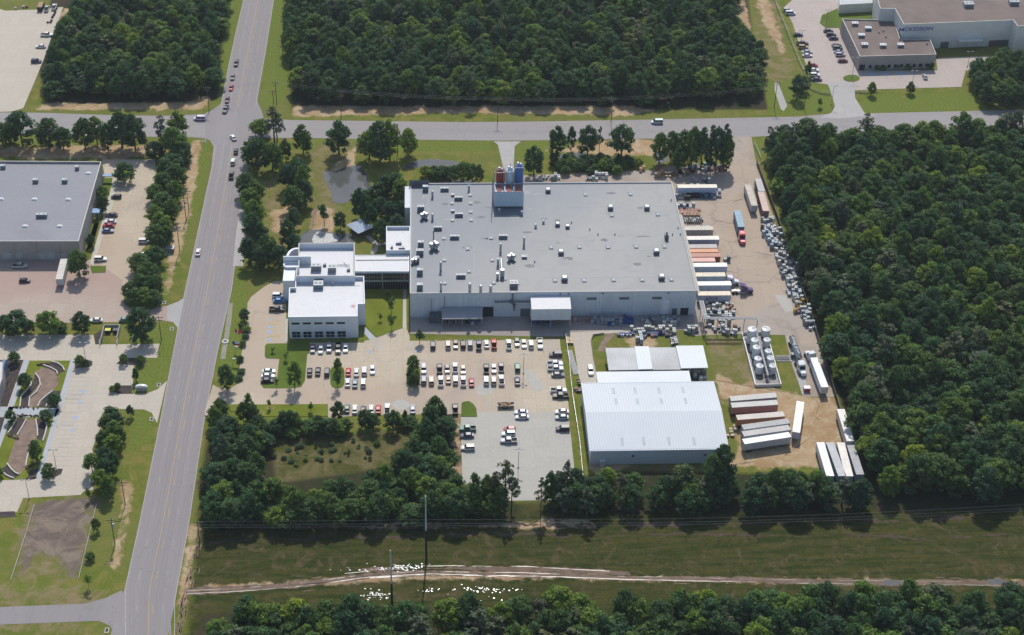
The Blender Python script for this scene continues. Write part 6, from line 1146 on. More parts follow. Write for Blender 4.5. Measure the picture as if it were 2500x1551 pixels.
fill(B4((1410,970),(1490,970),(1500,1080),(1420,1080)), (1.6,1.6), [pal(2,(1,)), crate(1,(CRM,),(1,))], 'beside the right wall of the ribbed warehouse', 'pallets beside the ribbed warehouse', .15, .1)
fill(Z1((445,210),(490,210),(545,80),(515,80)), (1.3,1.6), [heap(1,(BLK,))], 'of black material along the edge of the pale north-west lot', 'black heaps in the north-west lot', .1, .3)
fill(Z1((130,60),(250,60),(250,80),(130,85)), (1.6,1.6), [crate(1,((.55,.16,.07),WT),(1,))], 'of orange and white at the top of the north-west lot', 'boxes in the north-west lot', .2, .2)
by = {}
for o in GOODS: by.setdefault(o['label'], []).append(o)
for lb, os_ in by.items():
    if len(os_) < 2: continue
    os_.sort(key=lambda o: proj(o.location)[0])
    for nm in ('caged plastic tote', 'boxed load', 'steel drum', 'scrap pile', 'pallet stack'):
        if lb.startswith(nm):
            for i, o in enumerate(os_): o['label'] = nm+', '+ordn(i)+' from left '+lb[len(nm)+1:]
# striped ladder-like long goods, gravel-side items
q = P(*B3(1500,640)); t = empty('pipe_bundle', (q.x,q.y,.03), R(6), 'bundle of long grey pipes lying beside the access drive', 'pipes'); mb = MB()
for k in range(5): mb.tube((-.8+.4*k,-7,.2),(-.8+.4*k,7,.2),.16,6)
mb.build('pipes', M_cpole, t)
q = P(*Z1(380,85)); db = empty('waste_skip', (q.x,q.y,.05), 0, 'big dark waste skip at the top of the north-west lot', 'skip'); mb = MB(); mb.obox((0,0),0,2.4,6,.1,2.4,0,1.03); mb.build('container', M_plast, db, color=(.03,.02,.035,1)); mb = MB(); mb.obox((0,0),0,2.1,5.6,2.4,2.44); mb.build('load', M_card, db)
q = P(*Z4(1570,998)); tb_ = empty('utility_cabinet', (q.x,q.y,.02), 0, 'dark utility cabinet standing by the tree belt left of the main road', 'cabinet'); mb = MB(); mb.box(-1.6,-1.2,0,1.6,1.2,1.9); [mb.box(x_-.06,-1.25,.2,x_+.06,-1.2,1.8,1) for x_ in (-.8,0,.8)]; mb.build('case', [M_dsteel, M_hvac], tb_); mb = MB(); mb.box(-1.65,-1.25,1.9,1.65,1.25,1.98); mb.build('lid', M_steel, tb_)
q = P(*C4(650,668)); cb = empty('red_equipment_box', (q.x,q.y,.05), 0, 'small red and white equipment box at the foot of the tanker bay', 'equipment'); mb = MB(); mb.box(-1.1,-.8,.2,1.1,.8,1.5); mb.box(-1,-.7,0,1,.7,.2); mb.build('case', M_plast, cb, color=(.5,.1,.08,1)); mb = MB(); mb.box(-1.15,-.85,1.5,1.15,.85,1.65); mb.build('lid', M_tank, cb)
fk = P(*A8(1300,1480)); 
# ================================================================ FENCES, POLES, LAMPS, FLAGS, SIGNS
def fence(label, pts, zoom, h=1.9, step=3.0, mat=None, mesh_=None, solidf=False):
    w_ = [P(*zoom(*q)) for q in pts]; r_ = empty('fence', (0,0,0), 0, label, 'fence'); mb = MB()
    for a_, b_ in zip(w_[:-1], w_[1:]):
        n_ = max(1, int((b_-a_).length/step))
        for i in range(n_+1): p = a_.lerp(b_, i/n_); mb.box(p.x-.05,p.y-.05,0,p.x+.05,p.y+.05,h)
        for z_ in ((h-.05, .15) if not solidf else (h-.05,)): mb.tube((a_.x,a_.y,z_),(b_.x,b_.y,z_),.04,4)
    mb.build('post', mat or M_dsteel, r_)
    mb = MB(); mb.path([(p.x,p.y) for p in w_], .05 if solidf else .02, .1, h-.08 if solidf else .6); mb.build('panel', mesh_ or M_dsteel, r_)
M_screen = pm('dark_fence_screen', (0.05,0.055,0.065), .15, .5)
fence('dark screened fence along the east side of the truck yard', ((1800,392),(1848,520),(1888,640),(1925,745),(1957,850),(1988,950),(2012,1030),(2062,1135)), D, 2.4, 3, M_dsteel, M_screen, True)
fence('thin grey fence along the gravel strip between car park and ribbed warehouse', ((1380,170),(1450,640),(1470,900),(1505,1200),(1560,1560)), B3, 1.6, 3, M_steel, M_steel)
fence('thin fence down the right side of the pale lot', ((1760,90),(1840,620),(1880,1050)), B6, 1.5, 3, M_steel, M_steel)
fence('long wire fence along the grass strip of the north-east lot', ((310,0),(400,230),(500,480),(560,620),(610,760)), Z3, 2.0, 3, M_steel, M_steel)
fence('wire fence with gate posts in front of the north-east lot', ((1000,790),(1100,800),(1190,790)), Z3, 1.8, 2, M_steel, M_steel)
fence('wire fence right of the track beside the cross road', ((610,760),(700,800),(790,810)), Z3, 1.8, 2, M_steel, M_steel)
fence('kerbside fence at the mouth of the truck yard drive', ((1795,345),(1810,380)), D, 1.6, 2, M_steel, M_steel)
fence('brown fence around the patch under the overhead pipes', ((400,1290),(430,1395),(930,1395)), A8, 1.2, 2.5, M_card, M_card)
fence('low dark edging wall around the lawn left of the open sheds', ((280,138),(190,150),(165,190),(180,340),(210,490)), B4, .7, 3, M_dsteel, M_dsteel, True)
fence('white rope fence along the left of the bare plot', ((280,455),(215,680),(90,1065)), Z6, .6, 2, M_tank, M_tank, True)
fence('white rope fence along the right of the bare plot', ((790,450),(735,680),(645,1050)), Z6, .6, 2, M_tank, M_tank, True)
def lamp(label, base, top, heads=2, group='car park lamp posts'):
    b_ = P(*base); H_ = min(max(hgt(base, top), 6), 12); r_ = empty('street_lamp', (b_.x,b_.y,0), 0, label, 'street lamp', group); mb = MB(); mb.cyl(0,0,0,.7,.28,8,1); mb.cyl(0,0,.7,H_,.1,8,0,.07); mb.build('pole', [M_dsteel, M_cpole], r_)
    for i in range(heads): a_ = math.pi*2*i/heads; mb = MB(); dx, dy = math.cos(a_), math.sin(a_)*.9; mb.tube((0,0,H_-.1),(dx*.8,dy*.8,H_),.05,5); mb.obox((dx*1.1,dy*1.1), a_, .9, .5, H_-.06, H_+.1); mb.build('lamp_head', M_dsteel, r_)
lamp('tall four-headed lamp post in the middle of the main car park', B3(772,800), B3(783,520), 4); lamp('tall four-headed lamp post on the pale lot', B6(1085,920), B6(1092,690), 4)
lamp('lamp post on the mulch island at the top of the garden parking', C6(690,205), C6(665,55)); lamp('lamp post on the mulch island at the foot of the garden parking', C6(455,1080), C6(412,915)); lamp('lamp post on the grass corner below the garden', C6(235,1310), C6(198,1155))
lamp('lamp post on the curved lawn of the north-east lot', Z3(750,240), Z3(772,85)); lamp('lamp post beside the small island before the tan office', Z3(975,660), Z3(1005,490)); lamp('lamp post before the accessible bays of the tan office', Z3(1490,700), Z3(1512,605)); lamp('lamp post at the entrance of the north-east lot', Z3(800,890), Z3(850,730), 1); lamp('lamp post at the loading front of the distribution building', Z3(1955,570), Z3(1985,440)); lamp('lamp post at the fence side of the north-east lot', Z3(540,355), Z3(555,290))
def upole(label, base, top, arm=1.6, group='wooden utility poles', mat=None, Hm=None, r=.17, angle=0., xf=False):
    b_ = P(*base); H_ = min(hgt(base, top), 30) if not Hm else Hm; r_ = empty('utility_pole', (b_.x,b_.y,0), angle, label, 'utility pole', group); mb = MB(); mb.cyl(0,0,0,H_,r,8,0,r*.6); mb.build('pole', mat or M_pole, r_)
    if r > .3: mb = MB(); mb.cyl(0,0,0,H_*.48,r*1.08,8,0,r*.9); mb.build('dark_lower_half', M_rubber, r_)  # thick poles are darker over their lower half
    if arm:
        mb = MB(); mb.box(-arm,-.08,H_-.9,arm,.08,H_-.72); mb.box(-arm*.7,-.08,H_-2.0,arm*.7,.08,H_-1.85); mb.build('crossarm', mat or M_pole, r_)
        mb = MB(); [mb.cyl(x_,0,H_-.72,H_-.45,.08,6) for x_ in (-arm+.1,-.5,.5,arm-.1)]; mb.build('insulator', M_cpole, r_)
    if xf: mb = MB(); mb.cyl(.5,0,H_-3.4,H_-2.3,.35,10); mb.build('transformer', M_hvac, r_)
    return b_, H_
WL = []
for lb, zb, b_, t_ in (('beside the main road, upper one of the leaning pair', Z4, (1745,640), (1700,430)),('beside the main road, lower one of the leaning pair', Z4, (1718,705), (1690,490)),('beside the tree belt above the driveway mouth', Z4, (1660,1003), (1622,765)),('at the corner of the clinic lawn', Z5, (1490,495), (1448,270)),('left of the road opposite the thicket', Z6, (1025,445), (980,250)),('left of the road beside the bare plot', Z6, (942,770), (905,555)),('at the top right of the junction', Z2, (420,1025), (385,800)),('left of the twin by the upper right verge', Z2, (1012,960), (1000,830)),('right of the twin by the upper right verge', Z2, (1042,960), (1038,750)),('on the verge beside the upper road', Z2, (1100,540), (1085,360)),('beside the thicket where the easement meets the road', B7, (130,1300), (117,1120)),('in front of the northern wood, leftmost', Z2, (1637,1085), (1632,830)),('in front of the northern wood above the silos', C2, (502,82), (490,-95)),('in front of the northern wood, third from the left', C2, (1345,90), (1335,-95)),('beside the utility path at the top right', Z3, (313,915), (335,690)),('left of the drive at the top right', Z3, (568,915), (592,700))):
    bb, hh = upole('wooden utility pole '+lb, zb(*b_), zb(*t_), xf='lower one' in lb or 'bare' in lb); WL.append((bb, hh))
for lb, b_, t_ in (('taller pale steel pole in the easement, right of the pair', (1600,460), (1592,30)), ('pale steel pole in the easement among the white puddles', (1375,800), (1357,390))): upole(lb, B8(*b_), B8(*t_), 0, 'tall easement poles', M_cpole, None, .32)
def wires(label, spans, r=.013, sag=.012, offs=((-1.2,0),(0,.0),(1.2,0))):
    r_ = empty('power_line', (0,0,0), 0, label, 'power line'); mb = MB()
    for a_, b_ in spans:
        a_, b_ = Vector(a_), Vector(b_); L_ = (b_-a_).length; d = (b_-a_).normalized(); nn = Vector((-d.y, d.x, 0))
        for o_, dz in offs:
            prev = None
            for i in range(9):
                t_ = i/8; p = a_.lerp(b_, t_)+nn*o_+Vector((0,0,dz-4*sag*L_*t_*(1-t_)))
                if prev is not None: mb.tube(prev, p, r, 3)
                prev = p
    mb.build('wire', M_dsteel, r_)
def top(i): return (WL[i][0].x, WL[i][0].y, WL[i][1]-.5)
wires('power line along the left side of the main road', [(top(0),top(1)),(top(1),top(2)),(top(2),top(3)),(top(3),top(4)),(top(4),top(5))])
wires('power line along the right verge of the upper road', [(top(9),top(8)),(top(8),top(6))])
wires('power line in front of the northern wood', [(top(8),top(11)),(top(11),top(12)),(top(12),top(13)),(top(13),top(15))])
pe = top(10); e0 = P(*D(480,1258),11); e1 = P(*D(1015,1238),11); e2 = P(*D(1600,1236),11); e3 = P(*D(2000,1225),12); e4 = P(*D(2560,1195),13)
wires('triple power line crossing the easement from left to right', [(pe,tuple(e1)),(tuple(e1),tuple(e2)),(tuple(e2),tuple(e3)),(tuple(e3),tuple(e4))], .017, .002, ((-1.4,0),(.2,0),(-3.5,1)))
def flag(label, base, topq, cols, zoom, w_=2.6):
    b_ = P(*zoom(*base)); H_ = 8.0; r_ = empty('flagpole', (b_.x,b_.y,0), 0, label, 'flag', 'flags on the office verge'); mb = MB(); mb.cyl(0,0,0,H_,.07,8); mb.cyl(0,0,0,.25,.5,10); mb.build('pole', M_cpole, r_)
    for k, (c, a0, a1, z0, z1) in enumerate(cols):
        mb = MB(); n_ = 6
        for i in range(n_):
            u0, u1 = a0+(a1-a0)*i/n_, a0+(a1-a0)*(i+1)/n_; f_ = lambda u_: (u_*w_, .22*math.sin(u_*6+1), -.25*u_)
            p0, p1 = f_(u0), f_(u1); mb.add([(p0[0],p0[1]+s_,H_-1.7+z0*1.6+p0[2]) for s_ in (0,)]+[(p1[0],p1[1],H_-1.7+z0*1.6+p1[2]),(p1[0],p1[1],H_-1.7+z1*1.6+p1[2]),(p0[0],p0[1],H_-1.7+z1*1.6+p0[2])], [(0,1,2,3)])
        mb.build('flag_cloth', solid('flag_%s' % c[0], c[1], .8), r_)
RD, WH_, BL_ = ('red',(.55,.03,.05)), ('white',(.75,.75,.76)), ('blue',(.03,.06,.25))
flag('red flag with a white band, upper of the two flags on the verge', (395,470), 0, [(RD,.0,.3,0,1),(WH_,.3,.45,0,1),(RD,.45,1,.0,1)], Q(500-1,740+14,5.04))
flag('blue, white and red flag, lower of the two flags on the verge', (358,690), 0, [(BL_,0,.33,0,1),(WH_,.33,1,.5,1),(RD,.33,1,0,.5)], B1)
q = P(*B1(252,480)); cv = empty('culvert_ring', (q.x,q.y,0), 0, 'round concrete ring in the gravel swale beside the road', 'concrete ring'); mb = MB(); k = 14
for i in range(k): a_, b_ = 2*math.pi*i/k, 2*math.pi*(i+1)/k; mb.prism([(1.25*math.cos(a_),1.25*math.sin(a_)),(1.25*math.cos(b_),1.25*math.sin(b_)),(.75*math.cos(b_),.75*math.sin(b_)),(.75*math.cos(a_),.75*math.sin(a_))], 0, .35)
mb.build('ring', M_cpole, cv)
sheet('swale_gravel', [B1((300,0),(345,0),(330,200),(300,400),(270,560),(255,690),(190,690),(210,560),(240,400),(265,200))], .03, pm('pale_gravel', (0.30,0.28,0.22), .15, .4, .9, stain=.5, stainc=(.14,.15,.05), sscale=.4))
q = P(*Z5(1310,960)); sg = empty('monument_sign', (q.x,q.y,0), R(0), 'grey stone monument sign with a white arched cap on the clinic lawn', 'sign'); mb = MB(); mb.box(-1.9,-.35,0,1.9,.35,1.7); mb.build('base', M_wallb, sg); mb = MB(); ap = [(2.1*math.cos(a_), .9*math.sin(a_)) for a_ in np.linspace(0, math.pi, 12)]
mb.loft([[(x_,-.45,1.7+z_) for x_,z_ in ap],[(x_,.45,1.7+z_) for x_,z_ in ap]]); mb.build('cap', M_tank, sg)
for i, q_ in enumerate((Z5(1585,392), Z5(1465,910), Z5(1400,1225), Z5(1515,150), Z6(875,1475), Z2(372,1305))):
    q = P(*q_); rs = empty('storm_inlet', (q.x,q.y,0), 0, 'white concrete storm inlet frame '+('by the top of the clinic lawn','beside the clinic drive mouth','on the verge below the clinic drive','beside the warehouse driveway','at the side road corner','beside the junction')[i], 'storm inlet', 'storm inlets'); mb = MB(); mb.box(-.6,-1.0,0,-.42,1.0,.2); mb.box(.42,-1.0,0,.6,1.0,.2); mb.box(-.42,.8,0,.42,1.0,.2); mb.box(-.42,-1.0,0,.42,-.8,.2); mb.build('frame', M_cpole, rs); mb = MB(); mb.box(-.4,-.1,.01,.4,.78,.06); mb.build('grate', M_dark, rs)
# garden retaining walls
M_kerbw = pm('pale_block_wall', (0.60,0.57,0.52), .12, 1.0)
GW = 'white curved retaining walls in the sunken garden'
for lb, pts in (('outer arc at the top of the garden', ((410,212),(465,225),(505,255),(518,285))),('inner arc at the top of the garden', ((348,240),(410,262),(455,288),(465,315))),('long S-shaped wall in the upper garden', ((285,308),(318,350),(325,400),(295,455),(240,500),(232,575))),('short curve left of the S-shaped wall', ((252,375),(250,400),(210,445),(170,490),(162,575))),('curve right of the upper gravel bed', ((425,447),(370,490),(325,530),(305,572))),('short stub right of the upper gravel bed', ((387,530),(370,575))),('leftmost straight wall below the bridge', ((140,655),(108,725),(68,785))),('second straight wall below the bridge', ((213,675),(178,740),(138,805))),('third wall below the bridge', ((288,675),(300,740),(304,810))),('fourth bent wall below the bridge', ((362,660),(378,730),(365,790),(345,850))),('wall right of the lower gravel bed', ((245,910),(220,980),(208,1050))),('inner arc at the foot of the garden', ((58,1030),(90,1075),(125,1105),(155,1118))),('outer arc at the foot of the garden', ((8,1080),(45,1120),(85,1140),(115,1148)))):
    w_ = W2(C6(*pts)); r_ = empty('retaining_wall', (w_[0][0],w_[0][1],0), 0, 'low white garden wall, '+lb, 'garden wall', GW); mb = MB(); mb.path([(x_-w_[0][0],y_-w_[0][1]) for x_,y_ in w_], .36, 0, .6); mb.build('wall', M_kerbw, r_)
rk = MB(); 
for _ in range(220):
    seg = random.choice((((110,575),(300,582)),((140,640),(330,650)),((300,240),(390,225)),((200,1070),(300,1020)),((215,1148),(285,1140)),((60,800),(140,830)),((40,330),(90,260)),((10,520),(60,380)))); t_ = random.random(); q = lerp(*seg, t_); p = P(*C6(q[0]+random.gauss(0,4), q[1]+random.gauss(0,4))); rk.obox((p.x,p.y), random.random()*3, random.uniform(.3,.9), random.uniform(.3,.7), 0, random.uniform(.25,.7), 0, .6)
tag(rk.build('rocks', pm('reddish_brown_rock', (.16,.09,.065), .3, 1)), 'reddish brown rocks edging the sunken garden', 'rocks', None, 'stuff')
# fountain spray
# planter rings
for i, q_ in enumerate((B1(808,1295), B1(687,1360), B1(952,1370))):
    q = P(*q_); r_ = empty('tree_ring', (q.x,q.y,0), 0, 'reddish planting ring in the lawn below the drive, '+('uppermost','left','right')[i]+' of three', 'planter', 'planting rings'); mb = MB(); k = 12
    for j in range(k): a_, b_ = 2*math.pi*j/k, 2*math.pi*(j+1)/k; mb.prism([(1.4*math.cos(a_),1.1*math.sin(a_)),(1.4*math.cos(b_),1.1*math.sin(b_)),(1.1*math.cos(b_),.8*math.sin(b_)),(1.1*math.cos(a_),.8*math.sin(a_))], 0, .2)
    mb.build('ring', pm('terracotta_block', (.36,.2,.15), .15, 1), r_); mb = MB(); mb.cyl(0,0,.01,.1,.8,10); mb.build('soil', M_mulch, r_)
# ================================================================ TREES
def leafcloud(centres, per, size, rng, droop=0.0):
    """centres: (x,y,z,r) lobes; leaf-sprig quads spread through the outer half of each lobe"""
    V = []; 
    for (cx, cy, cz, r) in centres:
        n_ = max(8, int(per*r*r)); d = rng.normal(size=(n_,3)); d /= np.linalg.norm(d, axis=1)[:,None]; d[:,2] = np.where(d[:,2] < -.35, -d[:,2], d[:,2])
        rad = r*rng.uniform(.62, 1.08, n_)[:,None]; p = np.array([cx,cy,cz])+d*rad*np.array([1,1,.85])
        nrm = d+rng.normal(size=(n_,3))*.38; nrm /= np.linalg.norm(nrm, axis=1)[:,None]
        ax = np.cross(nrm, rng.normal(size=(n_,3))); ax /= np.linalg.norm(ax, axis=1)[:,None]; bx = np.cross(nrm, ax)
        s_ = size*rng.uniform(.6, 1.25, n_)[:,None]; s2 = s_*rng.uniform(.5, .95, n_)[:,None]
        q = np.stack([p-ax*s_-bx*s2*.4, p-ax*s_*.1-bx*s2, p+ax*s_-bx*s2*.1, p+ax*s_*.3+bx*s2, p-ax*s_*.6+bx*s2*.7], 1); V.append(q)
    return np.concatenate(V).reshape(-1, 3)
def mesh_tree(name, crown, trunk, leafmat):
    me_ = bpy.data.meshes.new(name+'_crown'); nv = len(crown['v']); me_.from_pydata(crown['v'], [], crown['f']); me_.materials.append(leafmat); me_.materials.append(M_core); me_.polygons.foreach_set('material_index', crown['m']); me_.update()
    tm = bpy.data.meshes.new(name+'_trunk'); tm.from_pydata(trunk.v, [], trunk.f); tm.materials.append(M_bark); tm.update(); return me_, tm
def make_broad(seed, lean=0.):
    """unit tree: height 1x12 m, crown radius 4 m"""
    rng = np.random.default_rng(seed); H, Rr = 12., 3.9; lobes = []; K = 58+rng.integers(0, 14)
    for i in range(K):
        a_ = rng.uniform(0, 2*math.pi); h_ = rng.beta(1.6, 1.25); env = math.sin(math.pi*min(.97, .2+.77*h_))**.6; rr = Rr*env*math.sqrt(rng.uniform(.2, 1.05)); r = rng.uniform(.6, 1.2)*(.75+.35*env)
        lobes.append((rr*math.cos(a_)*.86, rr*math.sin(a_)*.86, 1.7+h_*(H-3.0), r))
    lobes.append((0,0,H-1.3,1.2)); v = leafcloud(lobes, 44, .27, rng); n_ = len(v)//5; f = [(5*i,5*i+1,5*i+2,5*i+3,5*i+4) for i in range(n_)]; mi = [0]*n_
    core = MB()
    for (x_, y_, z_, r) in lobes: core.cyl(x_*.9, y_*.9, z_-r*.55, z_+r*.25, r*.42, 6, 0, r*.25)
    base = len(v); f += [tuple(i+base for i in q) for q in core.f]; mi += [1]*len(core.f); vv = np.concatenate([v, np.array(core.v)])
    tr = MB(); tr.tube((0,0,0),(0,0,5.5),.26,7,0,.16)
    for i in range(6):
        a_ = i*1.05+rng.uniform(0,.5); z_ = rng.uniform(2.5,5.2); e_ = (2.0*math.cos(a_), 2.0*math.sin(a_), z_+rng.uniform(1.8,3.5)); tr.tube((0,0,z_),e_,.11,5,0,.05); tr.tube(e_,(e_[0]*1.5,e_[1]*1.5,e_[2]+1.4),.05,4,0,.03)
    tr.tube((0,0,5.5),(.2,.1,9.5),.16,6,0,.06)
    return dict(v=[tuple(p) for p in vv], f=f, m=mi), tr
def make_pine(seed):
    rng = np.random.default_rng(seed); H = 14.; lobes = []
    for i in range(26):
        h_ = rng.uniform(0, 1); z_ = 5.5+h_*7.6; env = (1-h_*.62)*2.7; a_ = rng.uniform(0, 2*math.pi); rr = env*rng.uniform(.35, 1.0); lobes.append((rr*math.cos(a_), rr*math.sin(a_), z_, rng.uniform(.5,1.0)*(1.05-.3*h_)))
    lobes.append((0,0,H-.6,.6)); v = leafcloud(lobes, 46, .30, rng); n_ = len(v)//5; f = [(5*i,5*i+1,5*i+2,5*i+3,5*i+4) for i in range(n_)]
    tr = MB(); tr.tube((0,0,0),(0,0,H-.6),.22,7,0,.06)
    for (x_, y_, z_, r) in lobes[:-1]: tr.tube((0,0,max(3,z_-.9)),(x_*.9,y_*.9,z_),.06,4,0,.03)
    return dict(v=[tuple(p) for p in v], f=f, m=[0]*n_), tr
def make_young(seed):
    rng = np.random.default_rng(seed); lobes = [(rng.normal()*.45, rng.normal()*.45, 2.2+rng.uniform(0,3.2), rng.uniform(.5,.95)) for _ in range(13)]+[(0,0,6.0,.5)]
    v = leafcloud(lobes, 60, .24, rng); n_ = len(v)//5; tr = MB(); tr.tube((0,0,0),(0,0,4.5),.1,6,0,.05)
    return dict(v=[tuple(p) for p in v], f=[(5*i,5*i+1,5*i+2,5*i+3,5*i+4) for i in range(n_)], m=[0]*n_), tr
BR = [mesh_tree('broadleaf%d' % i, *make_broad(40+i), M_leaf) for i in range(9)]
PI_ = [mesh_tree('pine%d' % i, *make_pine(80+i), M_pine) for i in range(4)]
YG_ = [mesh_tree('young%d' % i, *make_young(90+i), M_leaf) for i in range(3)]
REDM = BR[2][0].copy(); REDM.materials[0] = M_redleaf
TN = {'b': ('broadleaf_tree', 'tree', BR, 12., 3.55), 'p': ('pine_tree', 'pine tree', PI_, 14., 2.5), 'y': ('young_tree', 'young tree', YG_, 6.4, 1.15)}
CNT = {'b': 0, 'p': 0, 'y': 0}; FIRST = {}
def put_tree(kind, x, y, h, r, label, group, zs=None, proto=None):
    nm, cat, PR, H0, R0 = TN[kind]; pi = random.randrange(len(PR)) if proto is None else proto; cm, tm = PR[pi]; CNT[kind] += 1
    t = empty(nm, (x, y, 0.0), random.uniform(0, 6.28), label, cat, group); s_ = r/R0; t.scale = (s_*random.uniform(.93,1.07), s_*random.uniform(.93,1.07), h/H0)
    c = bpy.data.objects.new('crown', cm); COL.objects.link(c); c.parent = t; k = bpy.data.objects.new('trunk', tm); COL.objects.link(k); k.parent = t
    FIRST.setdefault((kind, pi), (c, k)); return t, c
def trees(area_txt, group, zoom, items, order='x', dirn='left'):
    key = (lambda i: i[0]) if order == 'x' else (lambda i: i[1]); items = sorted(items, key=key)
    for i, it in enumerate(items):
        x, yb_, yt, w_ = it[:4]; k = it[4] if len(it) > 4 else 'b'
        b_ = P(*zoom(x, yb_)); Ht = hgt(zoom(x, yb_), zoom(x, yt))*.97; dist = (b_-Vector((0,0,CAM_H))).dot(_f); rr = (w_/zoom.s)/(FPX/dist)/2*1.05
        Ht = min(Ht, 21); noun = {'b': 'leafy tree', 'p': 'thin-crowned pine', 'y': 'small young tree'}[k]
        lab = '%s, %s from %s %s' % (noun, ordn(i), dirn, area_txt) if len(items) > 1 else noun+' '+area_txt
        put_tree(k, b_.x, b_.y, max(Ht, 2.2), max(rr, .6), lab, group)
trees('in the row between cross road and west warehouse', 'trees above the west warehouse', Z1, [(28,1345,1120,190),(110,1330,1160,150),(210,1350,1010,260),(470,1350,1080,240),(590,1385,1160,170),(790,1380,1070,190),(900,1340,1060,180),(1000,1390,1120,150),(1130,1370,1000,210),(1250,1390,1030,240),(1500,1400,1060,150,'p'),(1650,1270,1010,170),(1610,1440,1160,230),(1440,1470,1300,180),(1700,1480,1300,150)])
trees('in the park strip right of the main road', 'trees between the main road and the office', A1, [(455,372,30,190,'p'),(480,360,60,140,'p'),(330,310,150,180),(300,650,310,230),(250,560,330,170),(440,640,355,190),(560,540,320,110),(720,470,190,165),(670,770,500,210),(590,820,560,190),(740,950,700,150),(630,1010,760,210),(720,900,560,130),(580,1330,1060,150),(640,1190,960,150),(200,860,640,200),(280,930,700,170),(240,1010,780,190),(270,1160,880,190),(260,1270,1000,190),(330,1300,1100,160),(230,1500,1240,180),(400,1490,1200,180),(500,1540,1310,200),(320,1560,1330,160),(640,1400,1200,130)], 'y', 'top')
trees('on the lawn above the pond', 'trees on the north lawn', A1, [(1050,480,150,220),(1330,530,240,200),(1430,550,150,240),(1520,520,130,180),(1590,490,190,70,'p'),(1690,500,225,175)])
trees('of the grove between pond and factory', 'grove beside the pond', A1, [(1250,1080,770,150),(1290,960,800,130),(1400,920,740,170),(1480,880,660,190),(1560,860,640,200),(1620,940,690,170),(1440,1080,860,170),(1350,1170,930,140),(1520,1150,900,180),(1630,1130,900,160),(1590,1280,1020,170),(1440,1290,1060,150),(1310,1120,900,120),(1690,1050,880,110)], 'y', 'top')
trees('on the grass beside the gazebo', 'small trees by the gazebo', A1, [(915,1140,935,90,'y'),(1065,1180,1000,110)])
trees('beside the pond behind the factory wall', 'trees behind the factory', A2, [(760,280,110,180),(860,300,60,190),(960,310,80,170),(1040,310,90,110),(560,270,130,150),(420,250,110,140),(640,230,120,120)])
trees('in the line along the cross road above the factory', 'trees along the cross road', C2, [(770,490,250,150),(940,350,100,125),(1048,300,105,75),(1170,330,95,145),(1255,330,110,60,'p'),(1420,350,88,195)])
trees('in the dense clump at the head of the yard', 'clump north of the yard', C2, [(1700,400,150,130),(1790,380,140,140),(1870,400,125,130),(1940,430,90,130),(2010,440,70,150),(2080,430,45,130,'p'),(2120,440,80,150),(2180,420,70,110,'p'),(2200,440,150,90),(1840,450,250,110)])
trees('between dirt tracks and drive, top right', 'trees by the top right drive', Z3, [(500,840,620,120),(550,780,640,110),(595,650,510,60),(700,915,835,45,'y')])
trees('on the lawn facing the cross road at the top right', 'lawn trees', Z3, [(1135,812,690,72),(1465,795,690,75)])
trees('along the verge above the eastern wood', 'verge trees', Z3, [(255,1350,1070,110,'p'),(430,1400,1030,170,'p'),(385,1450,1180,130),(620,1400,1050,110),(720,1400,1065,110),(1070,1240,960,190,'p'),(1380,1330,1040,230),(1560,1340,1050,170),(1290,1380,1100,150),(1650,1230,1070,90,'p'),(1880,1300,1100,120),(2240,1250,950,220,'p')])
trees('beside the west warehouse wall', 'trees at the west warehouse', Z4, [(1150,350,170,180),(950,540,380,110),(950,630,470,120),(845,950,830,85),(740,1235,960,180)], 'y', 'top')
belt = [(1600,250,90,200),(1690,200,60,140),(1540,330,130,180),(1640,400,180,180),(1520,470,260,180),(1440,540,370,170),(1620,540,330,150),(1530,640,440,200),(1440,760,560,170),(1590,720,500,140),(1500,860,620,190),(1460,960,740,190),(1550,950,750,130),(1440,1120,940,190),(1300,1180,1010,190),(1380,1290,1080,200),(1300,1380,1200,190),(1200,1430,1280,150),(1450,1400,1200,150),(1350,1490,1330,180),(1250,1480,1340,160),(1430,1490,1350,140)]
trees('in the belt beside the warehouse lot', 'tree belt beside the main road', Z4, belt, 'y', 'top')
trees('in the hedge row above the clinic parking', 'rounded trees above the clinic parking', Z5, [(60,430,250,130),(165,440,215,240),(290,430,300,90),(460,440,220,230),(570,420,330,110),(760,430,225,170),(1310,510,180,250),(1330,525,410,80)])
trees('on the mulch islands of the clinic parking', 'island trees at the clinic', Z5, [(745,740,630,95),(800,745,670,60),(1145,712,615,80),(1300,715,628,75),(1300,730,670,50),(1255,872,745,60),(1090,955,885,60),(1040,970,915,60),(1210,1205,1085,65)])
trees('around the sunken garden', 'garden trees', C6, [(120,220,125,95),(205,420,295,110),(440,570,455,105),(95,690,590,90),(375,680,590,100),(300,1000,830,115),(400,1140,1020,110),(0,1130,1050,70)])
trees('in the clump beside the lower clinic parking', 'clump beside the lower clinic parking', Z5, [(1030,1240,1110,150),(1000,1330,1180,150),(1090,1330,1150,140),(1070,1430,1230,180),(960,1450,1330,130),(1050,1520,1360,180),(1120,1440,1300,100)], 'y', 'top')
trees('beside the pale lot corner at the lower left', 'trees at the lower left', Z6, [(760,190,20,130),(870,130,-40,150),(930,180,0,120),(880,260,60,160),(850,330,150,170),(890,390,200,110),(728,405,302,32,'y'),(790,660,550,70),(740,895,830,75),(728,1120,1010,45,'y')], 'y', 'top')
trees('on the lawn strip before the office', 'trees around the office', B1, [(275,1060,740,215),(1110,1045,700,180),(1640,830,670,95),(1635,1045,870,90,'y'),(885,1055,905,50,'y'),(800,1300,1185,48,'y'),(1310,1340,1215,62,'y'),(835,612,550,30,'y'),(1000,710,610,55,'y'),(490,230,60,130),(440,330,250,50,'y')])
